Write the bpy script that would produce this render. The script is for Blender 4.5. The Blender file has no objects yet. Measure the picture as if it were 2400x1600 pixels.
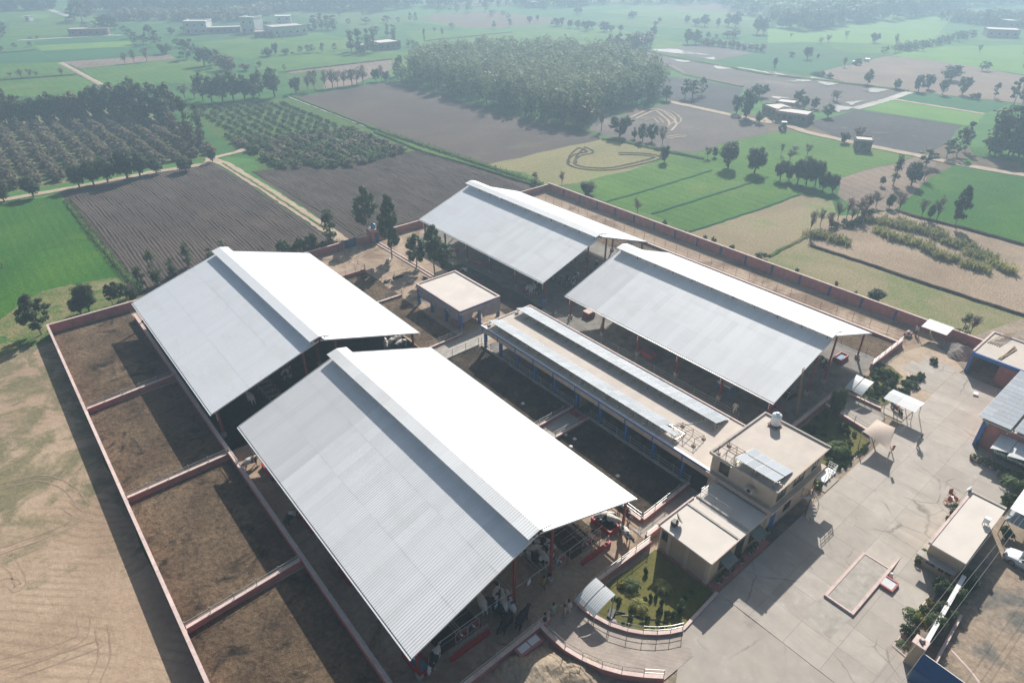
# Aerial view over a dairy farm: four white sheds, a milking block, an office, a walled yard and the fields around it.
# World axes: +Y runs along the sheds, +X across them, metres, ground at z = 0.
import bpy, bmesh, math, random
from mathutils import Vector, Matrix
R = math.radians
random.seed(7)
sc = bpy.context.scene
C = sc.collection

# ---------------------------------------------------------------- camera
cam_data = bpy.data.cameras.new('camera')
cam_data.sensor_width = 36.0
cam_data.lens = 1517.86 / 2400 * 36.0
cam_data.clip_start = 0.5
cam_data.clip_end = 9000
cam = bpy.data.objects.new('camera', cam_data)
C.objects.link(cam)
cam.location = (0, 0, 50)
cam.rotation_euler = (R(90 - 31.845), 0, R(-39.902))
sc.camera = cam

# ---------------------------------------------------------------- sky, sun, exposure
SUN_AZ, SUN_EL = 57.0, 36.0
world = bpy.data.worlds.new('World')
sc.world = world
world.use_nodes = True
wn = world.node_tree
sky = wn.nodes.new('ShaderNodeTexSky')
sky.sky_type = 'NISHITA'
sky.sun_disc = False
sky.sun_elevation = R(SUN_EL)
sky.sun_rotation = R(SUN_AZ)
sky.dust_density = 3.0
sky.air_density = 1.2
bg = wn.nodes['Background']
bg.inputs['Strength'].default_value = 0.055
wn.links.new(sky.outputs[0], bg.inputs[0])
sun_data = bpy.data.lights.new('sun', 'SUN')
sun_data.energy = 5.0
sun_data.angle = R(0.6)
sun_data.color = (1.0, 0.955, 0.89)
sun = bpy.data.objects.new('sun', sun_data)
C.objects.link(sun)
sun.location = (200, 150, 200)
sun.rotation_euler = (R(90 - SUN_EL), 0, R(180 - SUN_AZ))
vs = sc.view_settings
vs.view_transform = 'Standard'
vs.look = 'None'
vs.gamma = 1.0
vs.exposure = 0.4
vs.use_curve_mapping = False
sc.cycles.max_bounces = 6
sc.cycles.diffuse_bounces = 3
sc.cycles.glossy_bounces = 2
sc.cycles.volume_bounces = 0
sc.cycles.use_denoising = True

# ---------------------------------------------------------------- materials
MATS = {}
def newmat(name):
    m = bpy.data.materials.new(name); m.use_nodes = True
    MATS[name] = m
    nt = m.node_tree
    return m, nt, nt.nodes['Principled BSDF']
def L(nt, a, b): nt.links.new(a, b)
def node(nt, t, **kw):
    n = nt.nodes.new(t)
    for k, v in kw.items(): setattr(n, k, v)
    return n
def coords(nt, kind='Object', scale=(1, 1, 1), rot=(0, 0, 0)):
    tc = node(nt, 'ShaderNodeTexCoord'); mp = node(nt, 'ShaderNodeMapping')
    mp.inputs['Scale'].default_value = scale; mp.inputs['Rotation'].default_value = rot
    if kind == 'World':
        ge = node(nt, 'ShaderNodeNewGeometry'); L(nt, ge.outputs['Position'], mp.inputs[0])
    else: L(nt, tc.outputs[kind], mp.inputs[0])
    return mp.outputs[0]
def noise(nt, vec, scale, detail=4, rough=.55, dist=0):
    n = node(nt, 'ShaderNodeTexNoise')
    n.inputs['Scale'].default_value = scale; n.inputs['Detail'].default_value = detail
    n.inputs['Roughness'].default_value = rough; n.inputs['Distortion'].default_value = dist
    L(nt, vec, n.inputs['Vector'])
    return n.outputs['Fac']
def ramp(nt, fac, stops):
    r = node(nt, 'ShaderNodeValToRGB'); cr = r.color_ramp
    while len(cr.elements) < len(stops): cr.elements.new(.5)
    for e, (p, c) in zip(cr.elements, stops):
        e.position = p; e.color = (c[0], c[1], c[2], 1) if not isinstance(c, (int, float)) else (c, c, c, 1)
    L(nt, fac, r.inputs[0])
    return r.outputs[0]
def mix(nt, fac, a, b, mode='MIX'):
    m = node(nt, 'ShaderNodeMix', data_type='RGBA', blend_type=mode)
    for i, v in ((0, fac), (6, a), (7, b)):
        if hasattr(v, 'is_linked'): L(nt, v, m.inputs[i])
        elif isinstance(v, (int, float)): m.inputs[i].default_value = v
        else: m.inputs[i].default_value = (v[0], v[1], v[2], 1)
    return m.outputs[2]
def bump(nt, b, fac, strength, dist=.1):
    n = node(nt, 'ShaderNodeBump'); n.inputs['Strength'].default_value = strength; n.inputs['Distance'].default_value = dist
    L(nt, fac, n.inputs['Height']); L(nt, n.outputs[0], b.inputs['Normal'])
def objrand(nt):
    return node(nt, 'ShaderNodeObjectInfo').outputs['Random']
def plain(name, col, rough=.6, var=.12, scale=2.0, metal=0.0, spec=.4, rand=0.0, kind='Object', stain=None):
    # a paint, metal or plaster: base colour with a soft mottle, optional stains and per-object variation
    m, nt, b = newmat(name)
    v = coords(nt, kind)
    f = noise(nt, v, scale, 5, .6)
    lo = tuple(c * (1 - var) for c in col); hi = tuple(min(1, c * (1 + var)) for c in col)
    c = ramp(nt, f, [(.3, lo), (.7, hi)])
    if stain:
        f2 = noise(nt, v, scale * .35, 6, .65, .6)
        k = ramp(nt, f2, [(.5, 0), (.72, 1)])
        c = mix(nt, k, c, stain)
    if rand:
        k = ramp(nt, objrand(nt), [(0, 1 - rand), (1, 1 + rand)])
        c = mix(nt, 1.0, c, k, 'MULTIPLY')
    L(nt, c, b.inputs['Base Color'])
    b.inputs['Roughness'].default_value = rough; b.inputs['Metallic'].default_value = metal
    b.inputs['Specular IOR Level'].default_value = spec
    return m
def soil(name, stops, scale=.15, rough=.95, fine=3.0, fine_amt=.35, bumps=.5, bdist=.15, stripe=None, patch=None, patch_scale=.05, patch_lo=.5, patch_hi=.62):
    # bare ground or crop: large mottle x fine grain, optional furrow stripes (angle, period, amount) and patches of another colour
    m, nt, b = newmat(name)
    v = coords(nt, 'World')
    big = noise(nt, v, scale, 6, .62, .4)
    c = ramp(nt, big, stops)
    fn = noise(nt, v, fine, 6, .7)
    k = ramp(nt, fn, [(.25, 1 - fine_amt), (.75, 1 + fine_amt)])
    c = mix(nt, 1.0, c, k, 'MULTIPLY')
    hsum = fn
    if stripe:
        ang, per, amt = stripe
        v2 = coords(nt, 'World', rot=(0, 0, R(ang)))
        w = node(nt, 'ShaderNodeTexWave', wave_type='BANDS', bands_direction='X')
        w.inputs['Scale'].default_value = .314 / per; w.inputs['Distortion'].default_value = 1.2
        w.inputs['Detail'].default_value = 3; w.inputs['Detail Scale'].default_value = 1.6
        L(nt, v2, w.inputs['Vector'])
        k2 = ramp(nt, w.outputs['Fac'], [(.1, 1 - amt), (.9, 1 + amt)])
        c = mix(nt, 1.0, c, k2, 'MULTIPLY')
    if patch:
        pn = noise(nt, v, patch_scale, 7, .65, 1.0)
        k3 = ramp(nt, pn, [(patch_lo, 0), (patch_hi, 1)])
        c = mix(nt, k3, c, mix(nt, 1.0, patch, k, 'MULTIPLY'))
    L(nt, c, b.inputs['Base Color'])
    b.inputs['Roughness'].default_value = rough
    b.inputs['Specular IOR Level'].default_value = .15
    bump(nt, b, hsum, bumps, bdist)
    return m
def leafmat(name, dark, light, trans=.3, scale=.6, warm=None):
    m, nt, b = newmat(name)
    v = coords(nt, 'World')
    f = noise(nt, v, scale, 4, .6)
    c = ramp(nt, f, [(.3, dark), (.7, light)])
    r = objrand(nt)
    k = ramp(nt, r, [(0, (.72, .74, .72)), (1, (1.22, 1.2, 1.1))])
    c = mix(nt, 1.0, c, k, 'MULTIPLY')
    if warm:
        kw = ramp(nt, r, [(.72, 0), (.95, .8)])
        c = mix(nt, kw, c, warm)
    b.inputs['Roughness'].default_value = .6
    b.inputs['Specular IOR Level'].default_value = .25
    L(nt, c, b.inputs['Base Color'])
    tr = node(nt, 'ShaderNodeBsdfTranslucent'); L(nt, c, tr.inputs[0])
    ms = node(nt, 'ShaderNodeMixShader'); ms.inputs[0].default_value = trans
    L(nt, b.outputs[0], ms.inputs[1]); L(nt, tr.outputs[0], ms.inputs[2])
    L(nt, ms.outputs[0], nt.nodes['Material Output'].inputs[0])
    return m

# ---------------------------------------------------------------- mesh helpers
class MB:
    def __init__(s): s.v = []; s.f = []
    def add(s, vs, fs):
        o = len(s.v); s.v += [tuple(p) for p in vs]; s.f += [tuple(i + o for i in f) for f in fs]
        return s
    def bx(s, x0, x1, y0, y1, z0, z1):
        return s.add([(x0,y0,z0),(x1,y0,z0),(x1,y1,z0),(x0,y1,z0),(x0,y0,z1),(x1,y0,z1),(x1,y1,z1),(x0,y1,z1)],
                     [(3,2,1,0),(4,5,6,7),(0,1,5,4),(1,2,6,5),(2,3,7,6),(3,0,4,7)])
    def box(s, cx, cy, cz, sx, sy, sz, rz=0, rx=0, ry=0):
        M = Matrix.Translation((cx, cy, cz)) @ Matrix.Rotation(rz, 4, 'Z') @ Matrix.Rotation(ry, 4, 'Y') @ Matrix.Rotation(rx, 4, 'X')
        q = [(-1,-1,-1),(1,-1,-1),(1,1,-1),(-1,1,-1),(-1,-1,1),(1,-1,1),(1,1,1),(-1,1,1)]
        return s.add([M @ Vector((a*sx/2, b*sy/2, c*sz/2)) for a, b, c in q],
                     [(3,2,1,0),(4,5,6,7),(0,1,5,4),(1,2,6,5),(2,3,7,6),(3,0,4,7)])
    def tube(s, p, q, r, n=6, r2=None, cap=True):
        p = Vector(p); q = Vector(q); d = (q - p)
        if d.length < 1e-6: return s
        d.normalize(); a = d.orthogonal().normalized(); b = d.cross(a)
        r2 = r if r2 is None else r2
        vs = [p + (a*math.cos(t) + b*math.sin(t))*r for t in [2*math.pi*i/n for i in range(n)]]
        vs += [q + (a*math.cos(t) + b*math.sin(t))*r2 for t in [2*math.pi*i/n for i in range(n)]]
        fs = [(i, (i+1) % n, n + (i+1) % n, n + i) for i in range(n)]
        if cap: fs += [tuple(range(n-1, -1, -1)), tuple(range(n, 2*n))]
        return s.add(vs, fs)
    def path(s, pts, r, n=6):
        for a, b in zip(pts, pts[1:]): s.tube(a, b, r, n)
        return s
    def bar(s, p, q, w, h):   # rectangular bar from p to q, w across, h in the vertical sense
        p = Vector(p); q = Vector(q); d = (q - p).normalized()
        sd = d.cross(Vector((0, 0, 1)))
        if sd.length < 1e-4: sd = Vector((1, 0, 0))
        sd.normalize(); up = sd.cross(d)
        o = [sd*w/2 + up*h/2, -sd*w/2 + up*h/2, -sd*w/2 - up*h/2, sd*w/2 - up*h/2]
        return s.add([p + k for k in o] + [q + k for k in o], [(0,1,2,3),(7,6,5,4),(4,5,1,0),(5,6,2,1),(6,7,3,2),(7,4,0,3)])
    def quad(s, a, b, c, d): return s.add([a, b, c, d], [(0, 1, 2, 3)])
    def lathe(s, prof, n=12, cx=0, cy=0, cz=0):
        vs = []; fs = []
        for r, z in prof:
            for i in range(n):
                t = 2*math.pi*i/n; vs.append((cx + r*math.cos(t), cy + r*math.sin(t), cz + z))
        k = len(prof)
        for j in range(k-1):
            for i in range(n): fs.append((j*n+i, j*n+(i+1) % n, (j+1)*n+(i+1) % n, (j+1)*n+i))
        fs.append(tuple(range(n-1, -1, -1))); fs.append(tuple(range((k-1)*n, k*n)))
        return s.add(vs, fs)
    def prism(s, poly, z0, z1):
        n = len(poly)
        return s.add([(x, y, z0) for x, y in poly] + [(x, y, z1) for x, y in poly],
                     [tuple(range(n-1, -1, -1)), tuple(range(n, 2*n))] + [(i, (i+1) % n, n+(i+1) % n, n+i) for i in range(n)])
    def mesh(s, name, mat, smooth=False):
        me = bpy.data.meshes.new(name); me.from_pydata(s.v, [], s.f)
        me.materials.append(MATS[mat] if isinstance(mat, str) else mat)
        if smooth: me.polygons.foreach_set('use_smooth', [True]*len(me.polygons))
        me.update()
        return me
    def build(s, name, mat, parent=None, smooth=False, world=True):
        # vertices are given in world metres (or relative to the parent with world=False); the mesh is stored relative to its parent
        if parent is not None and world:
            o = Vector((0, 0, 0)); p = parent
            while p is not None: o += p.location; p = p.parent
            s.v = [(x - o.x, y - o.y, z - o.z) for x, y, z in s.v]
        elif parent is None and world and s.v:
            cx = sum(p[0] for p in s.v)/len(s.v); cy = sum(p[1] for p in s.v)/len(s.v); cz = min(p[2] for p in s.v)
            s.v = [(x - cx, y - cy, z - cz) for x, y, z in s.v]
            ob = place(name, s.mesh(name, mat, smooth)); ob.location = (cx, cy, cz)
            return ob
        return place(name, s.mesh(name, mat, smooth), parent)
def place(name, me, parent=None, loc=(0, 0, 0), rz=0.0, scale=None):
    ob = bpy.data.objects.new(name, me); C.objects.link(ob)
    ob.location = loc; ob.rotation_euler = (0, 0, rz)
    if scale: ob.scale = scale
    ob.parent = parent
    return ob
def tag(o, label=None, cat=None, group=None, kind=None):
    if label: o['label'] = label
    if cat: o['category'] = cat
    if group: o['group'] = group
    if kind: o['kind'] = kind
    return o
def thing(name, label, cat, loc=(0, 0, 0), rz=0.0, group=None):
    o = bpy.data.objects.new(name, None); C.objects.link(o)
    o.empty_display_size = .3
    o.location = loc; o.rotation_euler = (0, 0, rz)
    return tag(o, label, cat, group)
def nth(i):
    return str(i) + ('th' if 10 < i % 100 < 14 else {1: 'st', 2: 'nd', 3: 'rd'}.get(i % 10, 'th'))
def across(x, y):      # how far to the right something stands as seen from the camera
    a = R(39.902); d = x*math.sin(a) + y*math.cos(a)
    return (x*math.cos(a) - y*math.sin(a))/max(d, 1)
def copy_tree(o, parent=None, kids=None):
    c = o.copy(); C.objects.link(c); c.parent = parent
    for ch in (kids[o] if kids else o.children): copy_tree(ch, c, kids)
    return c
def struct(name, mb, mat, label=None, kind='structure', smooth=False):
    o = mb.build(name, mat, smooth=smooth)
    o['kind'] = kind
    if label: o['label'] = label
    return o
ZL = [0.004, 0.004, 0.05, 0.004]      # current level, the band it cycles in, step: no two overlapping sheets share a level
def band(lo, hi, step=.004): ZL[:] = [lo, lo, hi, step]
def nextz():
    ZL[0] += ZL[3]
    if ZL[0] > ZL[2]: ZL[0] = ZL[1]
    return ZL[0]
def rough(poly, step=3.0, amp=.25, rnd=None):
    rnd = rnd or random
    out = []
    n = len(poly)
    for i in range(n):
        a = Vector(poly[i]); b = Vector(poly[(i+1) % n]); d = b - a
        k = max(1, int(d.length/step)); nrm = Vector((-d.y, d.x)).normalized() if d.length > 0 else Vector((0, 0))
        for j in range(k):
            p = a + d*(j/k)
            if j: p = p + nrm*rnd.uniform(-amp, amp)
            out.append((p.x, p.y))
    return out
def sheet(name, poly, mat, z=None, step=3.0, amp=.25, label=None, kind='structure'):
    z = nextz() if z is None else z
    p = rough(poly, step, amp) if amp else poly
    m = MB(); m.add([(x, y, z) for x, y in p], [tuple(range(len(p)))])
    me_o = m.build(name, mat)
    # make sure it faces up
    me = me_o.data
    if me.polygons and me.polygons[0].normal.z < 0: me.flip_normals()
    me_o['kind'] = kind
    if label: me_o['label'] = label
    return me_o
def rect(x0, x1, y0, y1): return [(x0, y0), (x1, y0), (x1, y1), (x0, y1)]
def ribbon(name, pts, w, mat, h=0.0, z=None, amp=.15, step=1.5, label=None, kind='structure'):
    # a track or bund: a strip along pts, arched to height h in the middle
    z = nextz() if z is None else z
    line = []
    for a, b in zip(pts, pts[1:]):
        a = Vector(a[:2]); b = Vector(b[:2]); k = max(1, int((b - a).length/step))
        for j in range(k): line.append(a + (b - a)*(j/k))
    line.append(Vector(pts[-1][:2]))
    vs = []; fs = []
    prof = [(-.5, 0), (-.25, .8), (0, 1), (.25, .8), (.5, 0)] if h else [(-.5, 0), (.5, 0)]
    for i, p in enumerate(line):
        d = (line[min(i+1, len(line)-1)] - line[max(i-1, 0)]).normalized(); nn = Vector((-d.y, d.x))
        j1 = random.uniform(-amp, amp); ww = w*(1 + random.uniform(-amp, amp)*.6)
        for u, hh in prof:
            q = p + nn*(u*ww + j1); vs.append((q.x, q.y, z + h*hh*random.uniform(.8, 1.15)))
    k = len(prof)
    for i in range(len(line)-1):
        for j in range(k-1): fs.append((i*k+j+1, i*k+j, (i+1)*k+j, (i+1)*k+j+1))
    m = MB(); m.add(vs, fs)
    o = m.build(name, mat, smooth=bool(h))
    if o.data.polygons[0].normal.z < 0: o.data.flip_normals()
    o['kind'] = kind
    if label: o['label'] = label
    return o

# ---------------------------------------------------------------- animals and people: body meshes
def skin_mesh(name, verts, edges, radii, mat, sub=1):
    me = bpy.data.meshes.new(name + '_cage'); me.from_pydata(verts, edges, []); me.update()
    ob = bpy.data.objects.new(name + '_cage', me); C.objects.link(ob)
    md = ob.modifiers.new('skin', 'SKIN'); md.use_smooth_shade = True
    sv = me.skin_vertices[0].data
    for i, r in enumerate(radii):
        sv[i].radius = (r, r) if not isinstance(r, tuple) else r
        sv[i].use_root = (i == 0)
    if sub: ob.modifiers.new('sub', 'SUBSURF').levels = sub
    dg = bpy.context.evaluated_depsgraph_get(); dg.update()
    out = bpy.data.meshes.new_from_object(ob.evaluated_get(dg)); out.name = name
    out.materials.clear(); out.materials.append(MATS[mat])
    bpy.data.objects.remove(ob); bpy.data.meshes.remove(me)
    return out
def hide_mat():
    m, nt, b = newmat('hide')
    tc = node(nt, 'ShaderNodeTexCoord'); oi = node(nt, 'ShaderNodeObjectInfo')
    ad = node(nt, 'ShaderNodeVectorMath', operation='ADD'); sc_ = node(nt, 'ShaderNodeVectorMath', operation='SCALE')
    cb_ = node(nt, 'ShaderNodeCombineXYZ')
    for i in range(3): L(nt, oi.outputs['Random'], cb_.inputs[i])
    L(nt, cb_.outputs[0], sc_.inputs[0]); sc_.inputs['Scale'].default_value = 37.0
    L(nt, tc.outputs['Object'], ad.inputs[0]); L(nt, sc_.outputs[0], ad.inputs[1])
    f = noise(nt, ad.outputs[0], 1.25, 2, .5)
    mt = node(nt, 'ShaderNodeMath', operation='MULTIPLY_ADD'); L(nt, oi.outputs['Random'], mt.inputs[0]); mt.inputs[1].default_value = .22; mt.inputs[2].default_value = -.11
    sm = node(nt, 'ShaderNodeMath', operation='ADD'); L(nt, f, sm.inputs[0]); L(nt, mt.outputs[0], sm.inputs[1])
    c = ramp(nt, sm.outputs[0], [(.49, (.62, .59, .54)), (.52, (.02, .018, .018))])
    L(nt, c, b.inputs['Base Color']); b.inputs['Roughness'].default_value = .75
hide_mat()
plain('hide_white', (.62, .58, .52), .75, .08, 2)
plain('hide_black', (.02, .019, .02), .6, .2, 2)
plain('horn', (.3, .26, .2), .5, .1, 3)
def cow_skeleton(head='level', lying=False):
    dz = -.62 if lying else 0
    V = [(-.1, 0, 1.06+dz), (-.8, 0, 1.13+dz), (.45, 0, 1.1+dz), (.82, 0, 1.2+dz)]
    Rr = [(.4, .36), (.31, .29), (.32, .3), (.19, .16)]
    E_ = [(0, 1), (0, 2), (2, 3)]
    hx = {'level': [(1.12, 0, 1.2+dz), (1.38, 0, 1.02+dz)], 'down': [(1.1, 0, .8), (1.28, 0, .5)], 'turn': [(1.02, .28, 1.2+dz), (1.16, .5, 1.05+dz)]}[head]
    V += hx; Rr += [(.13, .12), (.09, .075)]; E_ += [(3, 4), (4, 5)]
    for s in (-1, 1):
        if lying:
            k = len(V); V += [(.5, s*.3, .3), (.78, s*.34, .12), (.5, s*.4, .08)]; Rr += [.11, .075, .055]; E_ += [(2, k), (k, k+1), (k+1, k+2)]
            k = len(V); V += [(-.75, s*.36, .3), (-.35, s*.5, .13), (-.75, s*.55, .08)]; Rr += [.17, .08, .055]; E_ += [(1, k), (k, k+1), (k+1, k+2)]
        else:
            k = len(V); V += [(.44, s*.17, .72), (.45, s*.18, .4), (.44, s*.18, .09), (.5, s*.18, .03)]; Rr += [.115, .068, .05, .055]; E_ += [(2, k), (k, k+1), (k+1, k+2), (k+2, k+3)]
            k = len(V); V += [(-.76, s*.18, .82), (-.66, s*.19, .62), (-.88, s*.19, .4), (-.82, s*.19, .09), (-.76, s*.19, .03)]; Rr += [.17, .11, .065, .05, .055]; E_ += [(1, k), (k, k+1), (k+1, k+2), (k+2, k+3), (k+3, k+4)]
        k = len(V); hd = V[4]; V += [(hd[0]-.06, hd[1]+s*.2, hd[2]+.06)]; Rr += [(.045, .02)]; E_ += [(4, k)]
    k = len(V); V += [(-1.12, 0, 1.1+dz), (-1.2, .03, max(.12, .55+dz))]; Rr += [.04, .022]; E_ += [(1, k), (k, k+1)]
    return V, E_, Rr
COW = {}
for kx, a in (('stand', ('level', False)), ('feed', ('down', False)), ('turn', ('turn', False)), ('lie', ('level', True))):
    V, E_, Rr = cow_skeleton(*a)
    COW[kx] = skin_mesh('cow', V, E_, Rr, 'hide')

for nm, c_ in (('cloth_black', (.015, .016, .02)), ('cloth_green', (.3, .42, .36)), ('cloth_beige', (.45, .37, .29)), ('cloth_white', (.6, .59, .56)), ('cloth_grey', (.33, .36, .38)), ('cloth_yellow', (.34, .25, .05)), ('cloth_brown', (.16, .1, .07)), ('skin_tone', (.3, .17, .1)), ('hair_black', (.012, .01, .01))):
    plain(nm, c_, .85, .12, 4)
def figure(pose):
    # joints: pelvis, chest, neck, head; then arms with five fingers, legs with feet. Clothes follow the same joints a little wider.
    st = {'walk': .22}.get(pose, 0)
    V = [(0, 0, .95), (0, 0, 1.2), (0, 0, 1.42), (0, .01, 1.52), (0, .02, 1.66)]
    Rr = [(.15, .11), (.14, .1), (.12, .085), .05, (.085, .1)]
    E_ = [(0, 1), (1, 2), (2, 3), (3, 4)]
    VC = [(0, 0, .95), (0, 0, 1.2), (0, 0, 1.42)]; RC = [(.19, .14), (.18, .13), (.16, .11)]; EC = [(0, 1), (1, 2)]
    VT = [(0, 0, .98)]; RT = [(.17, .13)]; ET = []
    for s in (-1, 1):
        hand_f = {'stand': .06, 'walk': .18*s, 'point': .42 if s > 0 else .05, 'lean': .3}[pose]
        ez = 1.12; hz = .84
        if pose == 'point' and s > 0: ez, hz = 1.3, 1.34
        if pose == 'lean': hz = .98
        k = len(V); V += [(s*.2, 0, 1.4), (s*.26, .02 + hand_f*.4, ez), (s*.26, hand_f, hz), (s*.26, hand_f*1.15, hz-.08)]; Rr += [.06, .045, .032, (.042, .022)]
        E_ += [(2, k), (k, k+1), (k+1, k+2), (k+2, k+3)]
        for q in range(4):
            kk = len(V); V += [(s*.26 + (q-1.5)*.018, hand_f*1.2 + .01, hz-.14), (s*.26 + (q-1.5)*.02, hand_f*1.22 + .025, hz-.17 - .008*(q in (1, 2)))]; Rr += [.009, .008]; E_ += [(k+3, kk), (kk, kk+1)]
        kk = len(V); V += [(s*.26 - s*.045, hand_f*1.15 + .02, hz-.1)]; Rr += [.01]; E_ += [(k+3, kk)]
        kc = len(VC); VC += [(s*.2, 0, 1.41), (s*.27, .02 + hand_f*.4, ez), (s*.26, hand_f*.95, hz+.05)]; RC += [.085, .07, .055]; EC += [(2, kc), (kc, kc+1), (kc+1, kc+2)]
        f = st*s
        k = len(V); V += [(s*.1, .0, .86), (s*.11, f*.6 + .02, .5), (s*.11, f - .02, .09), (s*.12, f + .13, .035)]; Rr += [.085, .06, .042, (.045, .03)]; E_ += [(0, k), (k, k+1), (k+1, k+2), (k+2, k+3)]
        kt = len(VT); VT += [(s*.1, 0, .86), (s*.115, f*.6 + .02, .5), (s*.11, f - .02, .16)]; RT += [.115, .1, .085]; ET += [(0, kt), (kt, kt+1), (kt+1, kt+2)]
    kc = len(VC); VC += [(0, .01, .66)]; RC += [(.2, .15)]; EC += [(0, kc)]
    return skin_mesh('body', V, E_, Rr, 'skin_tone'), skin_mesh('shirt', VC, EC, RC, 'cloth_white'), skin_mesh('trousers', VT, ET, RT, 'cloth_white')
FIG = {p: figure(p) for p in ('stand', 'walk', 'point', 'lean')}
def person(p, deg, top, bottom, label, pose='stand', z=.03):
    o = thing('person', label, 'person', (p[0], p[1], z), R(deg))
    b, s, t = FIG[pose]
    place('body', b, o)
    for nm, me, mt in (('shirt', s, top), ('trousers', t, bottom)):
        c = place(nm, me, o); c.material_slots[0].link = 'OBJECT'; c.material_slots[0].material = MATS[mt]
    MB().lathe([(.02, .135), (.07, .11), (.1, .05), (.103, -.02), (.09, -.07)], 10, 0, 0, 1.66).build('hair', 'hair_black', o, True, False)
    MB().box(-.035, .1, 1.67, .022, .02, .012).box(.035, .1, 1.67, .022, .02, .012).box(0, .115, 1.64, .022, .03, .03).box(0, .1, 1.605, .05, .02, .01).build('face', 'hair_black', o, False, False)
    return o

# ---------------------------------------------------------------- ground materials
def patchwork():
    m, nt, b = newmat('far_fields')
    v = coords(nt, 'World', scale=(.014, .009, 0))
    vo = node(nt, 'ShaderNodeTexVoronoi', distance='CHEBYCHEV'); vo.inputs['Scale'].default_value = 1.0; vo.inputs['Randomness'].default_value = .8
    L(nt, v, vo.inputs['Vector'])
    sep = node(nt, 'ShaderNodeSeparateColor'); L(nt, vo.outputs['Color'], sep.inputs[0])
    c = ramp(nt, sep.outputs[0], [(0, (.055, .15, .04)), (.3, (.08, .19, .05)), (.5, (.12, .2, .055)), (.66, (.055, .13, .045)), (.76, (.17, .13, .09)), (.9, (.1, .17, .05))])
    nt.nodes[-1].color_ramp.interpolation = 'CONSTANT'
    w = coords(nt, 'World')
    k = ramp(nt, noise(nt, w, .12, 6, .6), [(.3, .78), (.7, 1.22)])
    c = mix(nt, 1.0, c, k, 'MULTIPLY')
    k = ramp(nt, noise(nt, w, 1.5, 5, .7), [(.3, .8), (.7, 1.2)])
    c = mix(nt, 1.0, c, k, 'MULTIPLY')
    L(nt, c, b.inputs['Base Color']); b.inputs['Roughness'].default_value = .95; b.inputs['Specular IOR Level'].default_value = .1
patchwork()
soil('wheat', [(.3, (.03, .115, .012)), (.52, (.042, .145, .014)), (.72, (.08, .185, .02))], .06, fine=1.6, fine_amt=.32, bumps=.9, bdist=.3, stripe=(0, 1.6, .05), patch=(.09, .17, .02), patch_scale=.08, patch_lo=.55, patch_hi=.75)
soil('young_wheat', [(.3, (.055, .14, .022)), (.5, (.08, .18, .028)), (.72, (.11, .215, .036))], .05, fine=1.3, fine_amt=.28, bumps=.7, bdist=.25, stripe=(0, 3, .06), patch=(.15, .21, .05), patch_scale=.035, patch_lo=.52, patch_hi=.75)
soil('dark_wheat', [(.3, (.028, .12, .045)), (.7, (.042, .15, .05))], .05, fine=1.3, fine_amt=.2, bumps=.5)
soil('lime_crop', [(.3, (.11, .24, .045)), (.7, (.17, .3, .06))], .05, fine=1.2, fine_amt=.2, bumps=.5)
soil('verge', [(.3, (.1, .16, .045)), (.5, (.2, .2, .08)), (.7, (.3, .24, .13))], .22, fine=2.2, fine_amt=.5, bumps=.9, bdist=.25, patch=(.06, .16, .035), patch_scale=.3)
soil('lush_grass', [(.3, (.06, .125, .03)), (.7, (.11, .175, .045))], .4, fine=2.5, fine_amt=.45, bumps=1, bdist=.3)
soil('ploughed', [(.3, (.075, .056, .048)), (.5, (.1, .076, .065)), (.72, (.135, .104, .088))], .07, fine=2.6, fine_amt=.4, bumps=.9, bdist=.25)
soil('harrowed', [(.3, (.085, .064, .055)), (.55, (.115, .086, .073)), (.75, (.14, .112, .08))], .035, fine=1.4, fine_amt=.22, bumps=.5, stripe=(-50, 2.6, .05), patch=(.16, .14, .085), patch_scale=.04, patch_lo=.58, patch_hi=.78)
soil('burnt', [(.3, (.06, .055, .06)), (.6, (.085, .078, .08)), (.75, (.14, .12, .11))], .05, fine=.9, fine_amt=.35, bumps=.6, patch=(.19, .155, .125), patch_scale=.09, patch_lo=.6, patch_hi=.7)
soil('mud', [(.3, (.13, .108, .1)), (.6, (.17, .14, .125)), (.8, (.26, .22, .19))], .045, fine=.8, fine_amt=.2, bumps=.3)
soil('fallow', [(.3, (.2, .15, .115)), (.6, (.27, .2, .155)), (.8, (.3, .24, .17))], .05, fine=1.2, fine_amt=.3, bumps=.5, stripe=(20, 3, .06))
soil('stubble', [(.3, (.2, .2, .085)), (.55, (.27, .235, .115)), (.75, (.22, .25, .085))], .06, fine=1.6, fine_amt=.35, bumps=.6, stripe=(-26, 1.5, .1))
soil('dry_field', [(.3, (.25, .2, .12)), (.55, (.31, .25, .155)), (.75, (.22, .24, .1))], .05, fine=2.2, fine_amt=.35, bumps=.6, patch=(.16, .24, .07), patch_scale=.06)
soil('straw', [(.3, (.28, .21, .145)), (.55, (.37, .28, .2)), (.75, (.43, .34, .25))], .08, fine=3.2, fine_amt=.5, bumps=.9, bdist=.2)
soil('green_straw', [(.25, (.08, .19, .04)), (.45, (.2, .22, .09)), (.6, (.3, .25, .145)), (.8, (.34, .28, .17))], .055, fine=2.8, fine_amt=.45, bumps=.9, bdist=.2)
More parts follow.
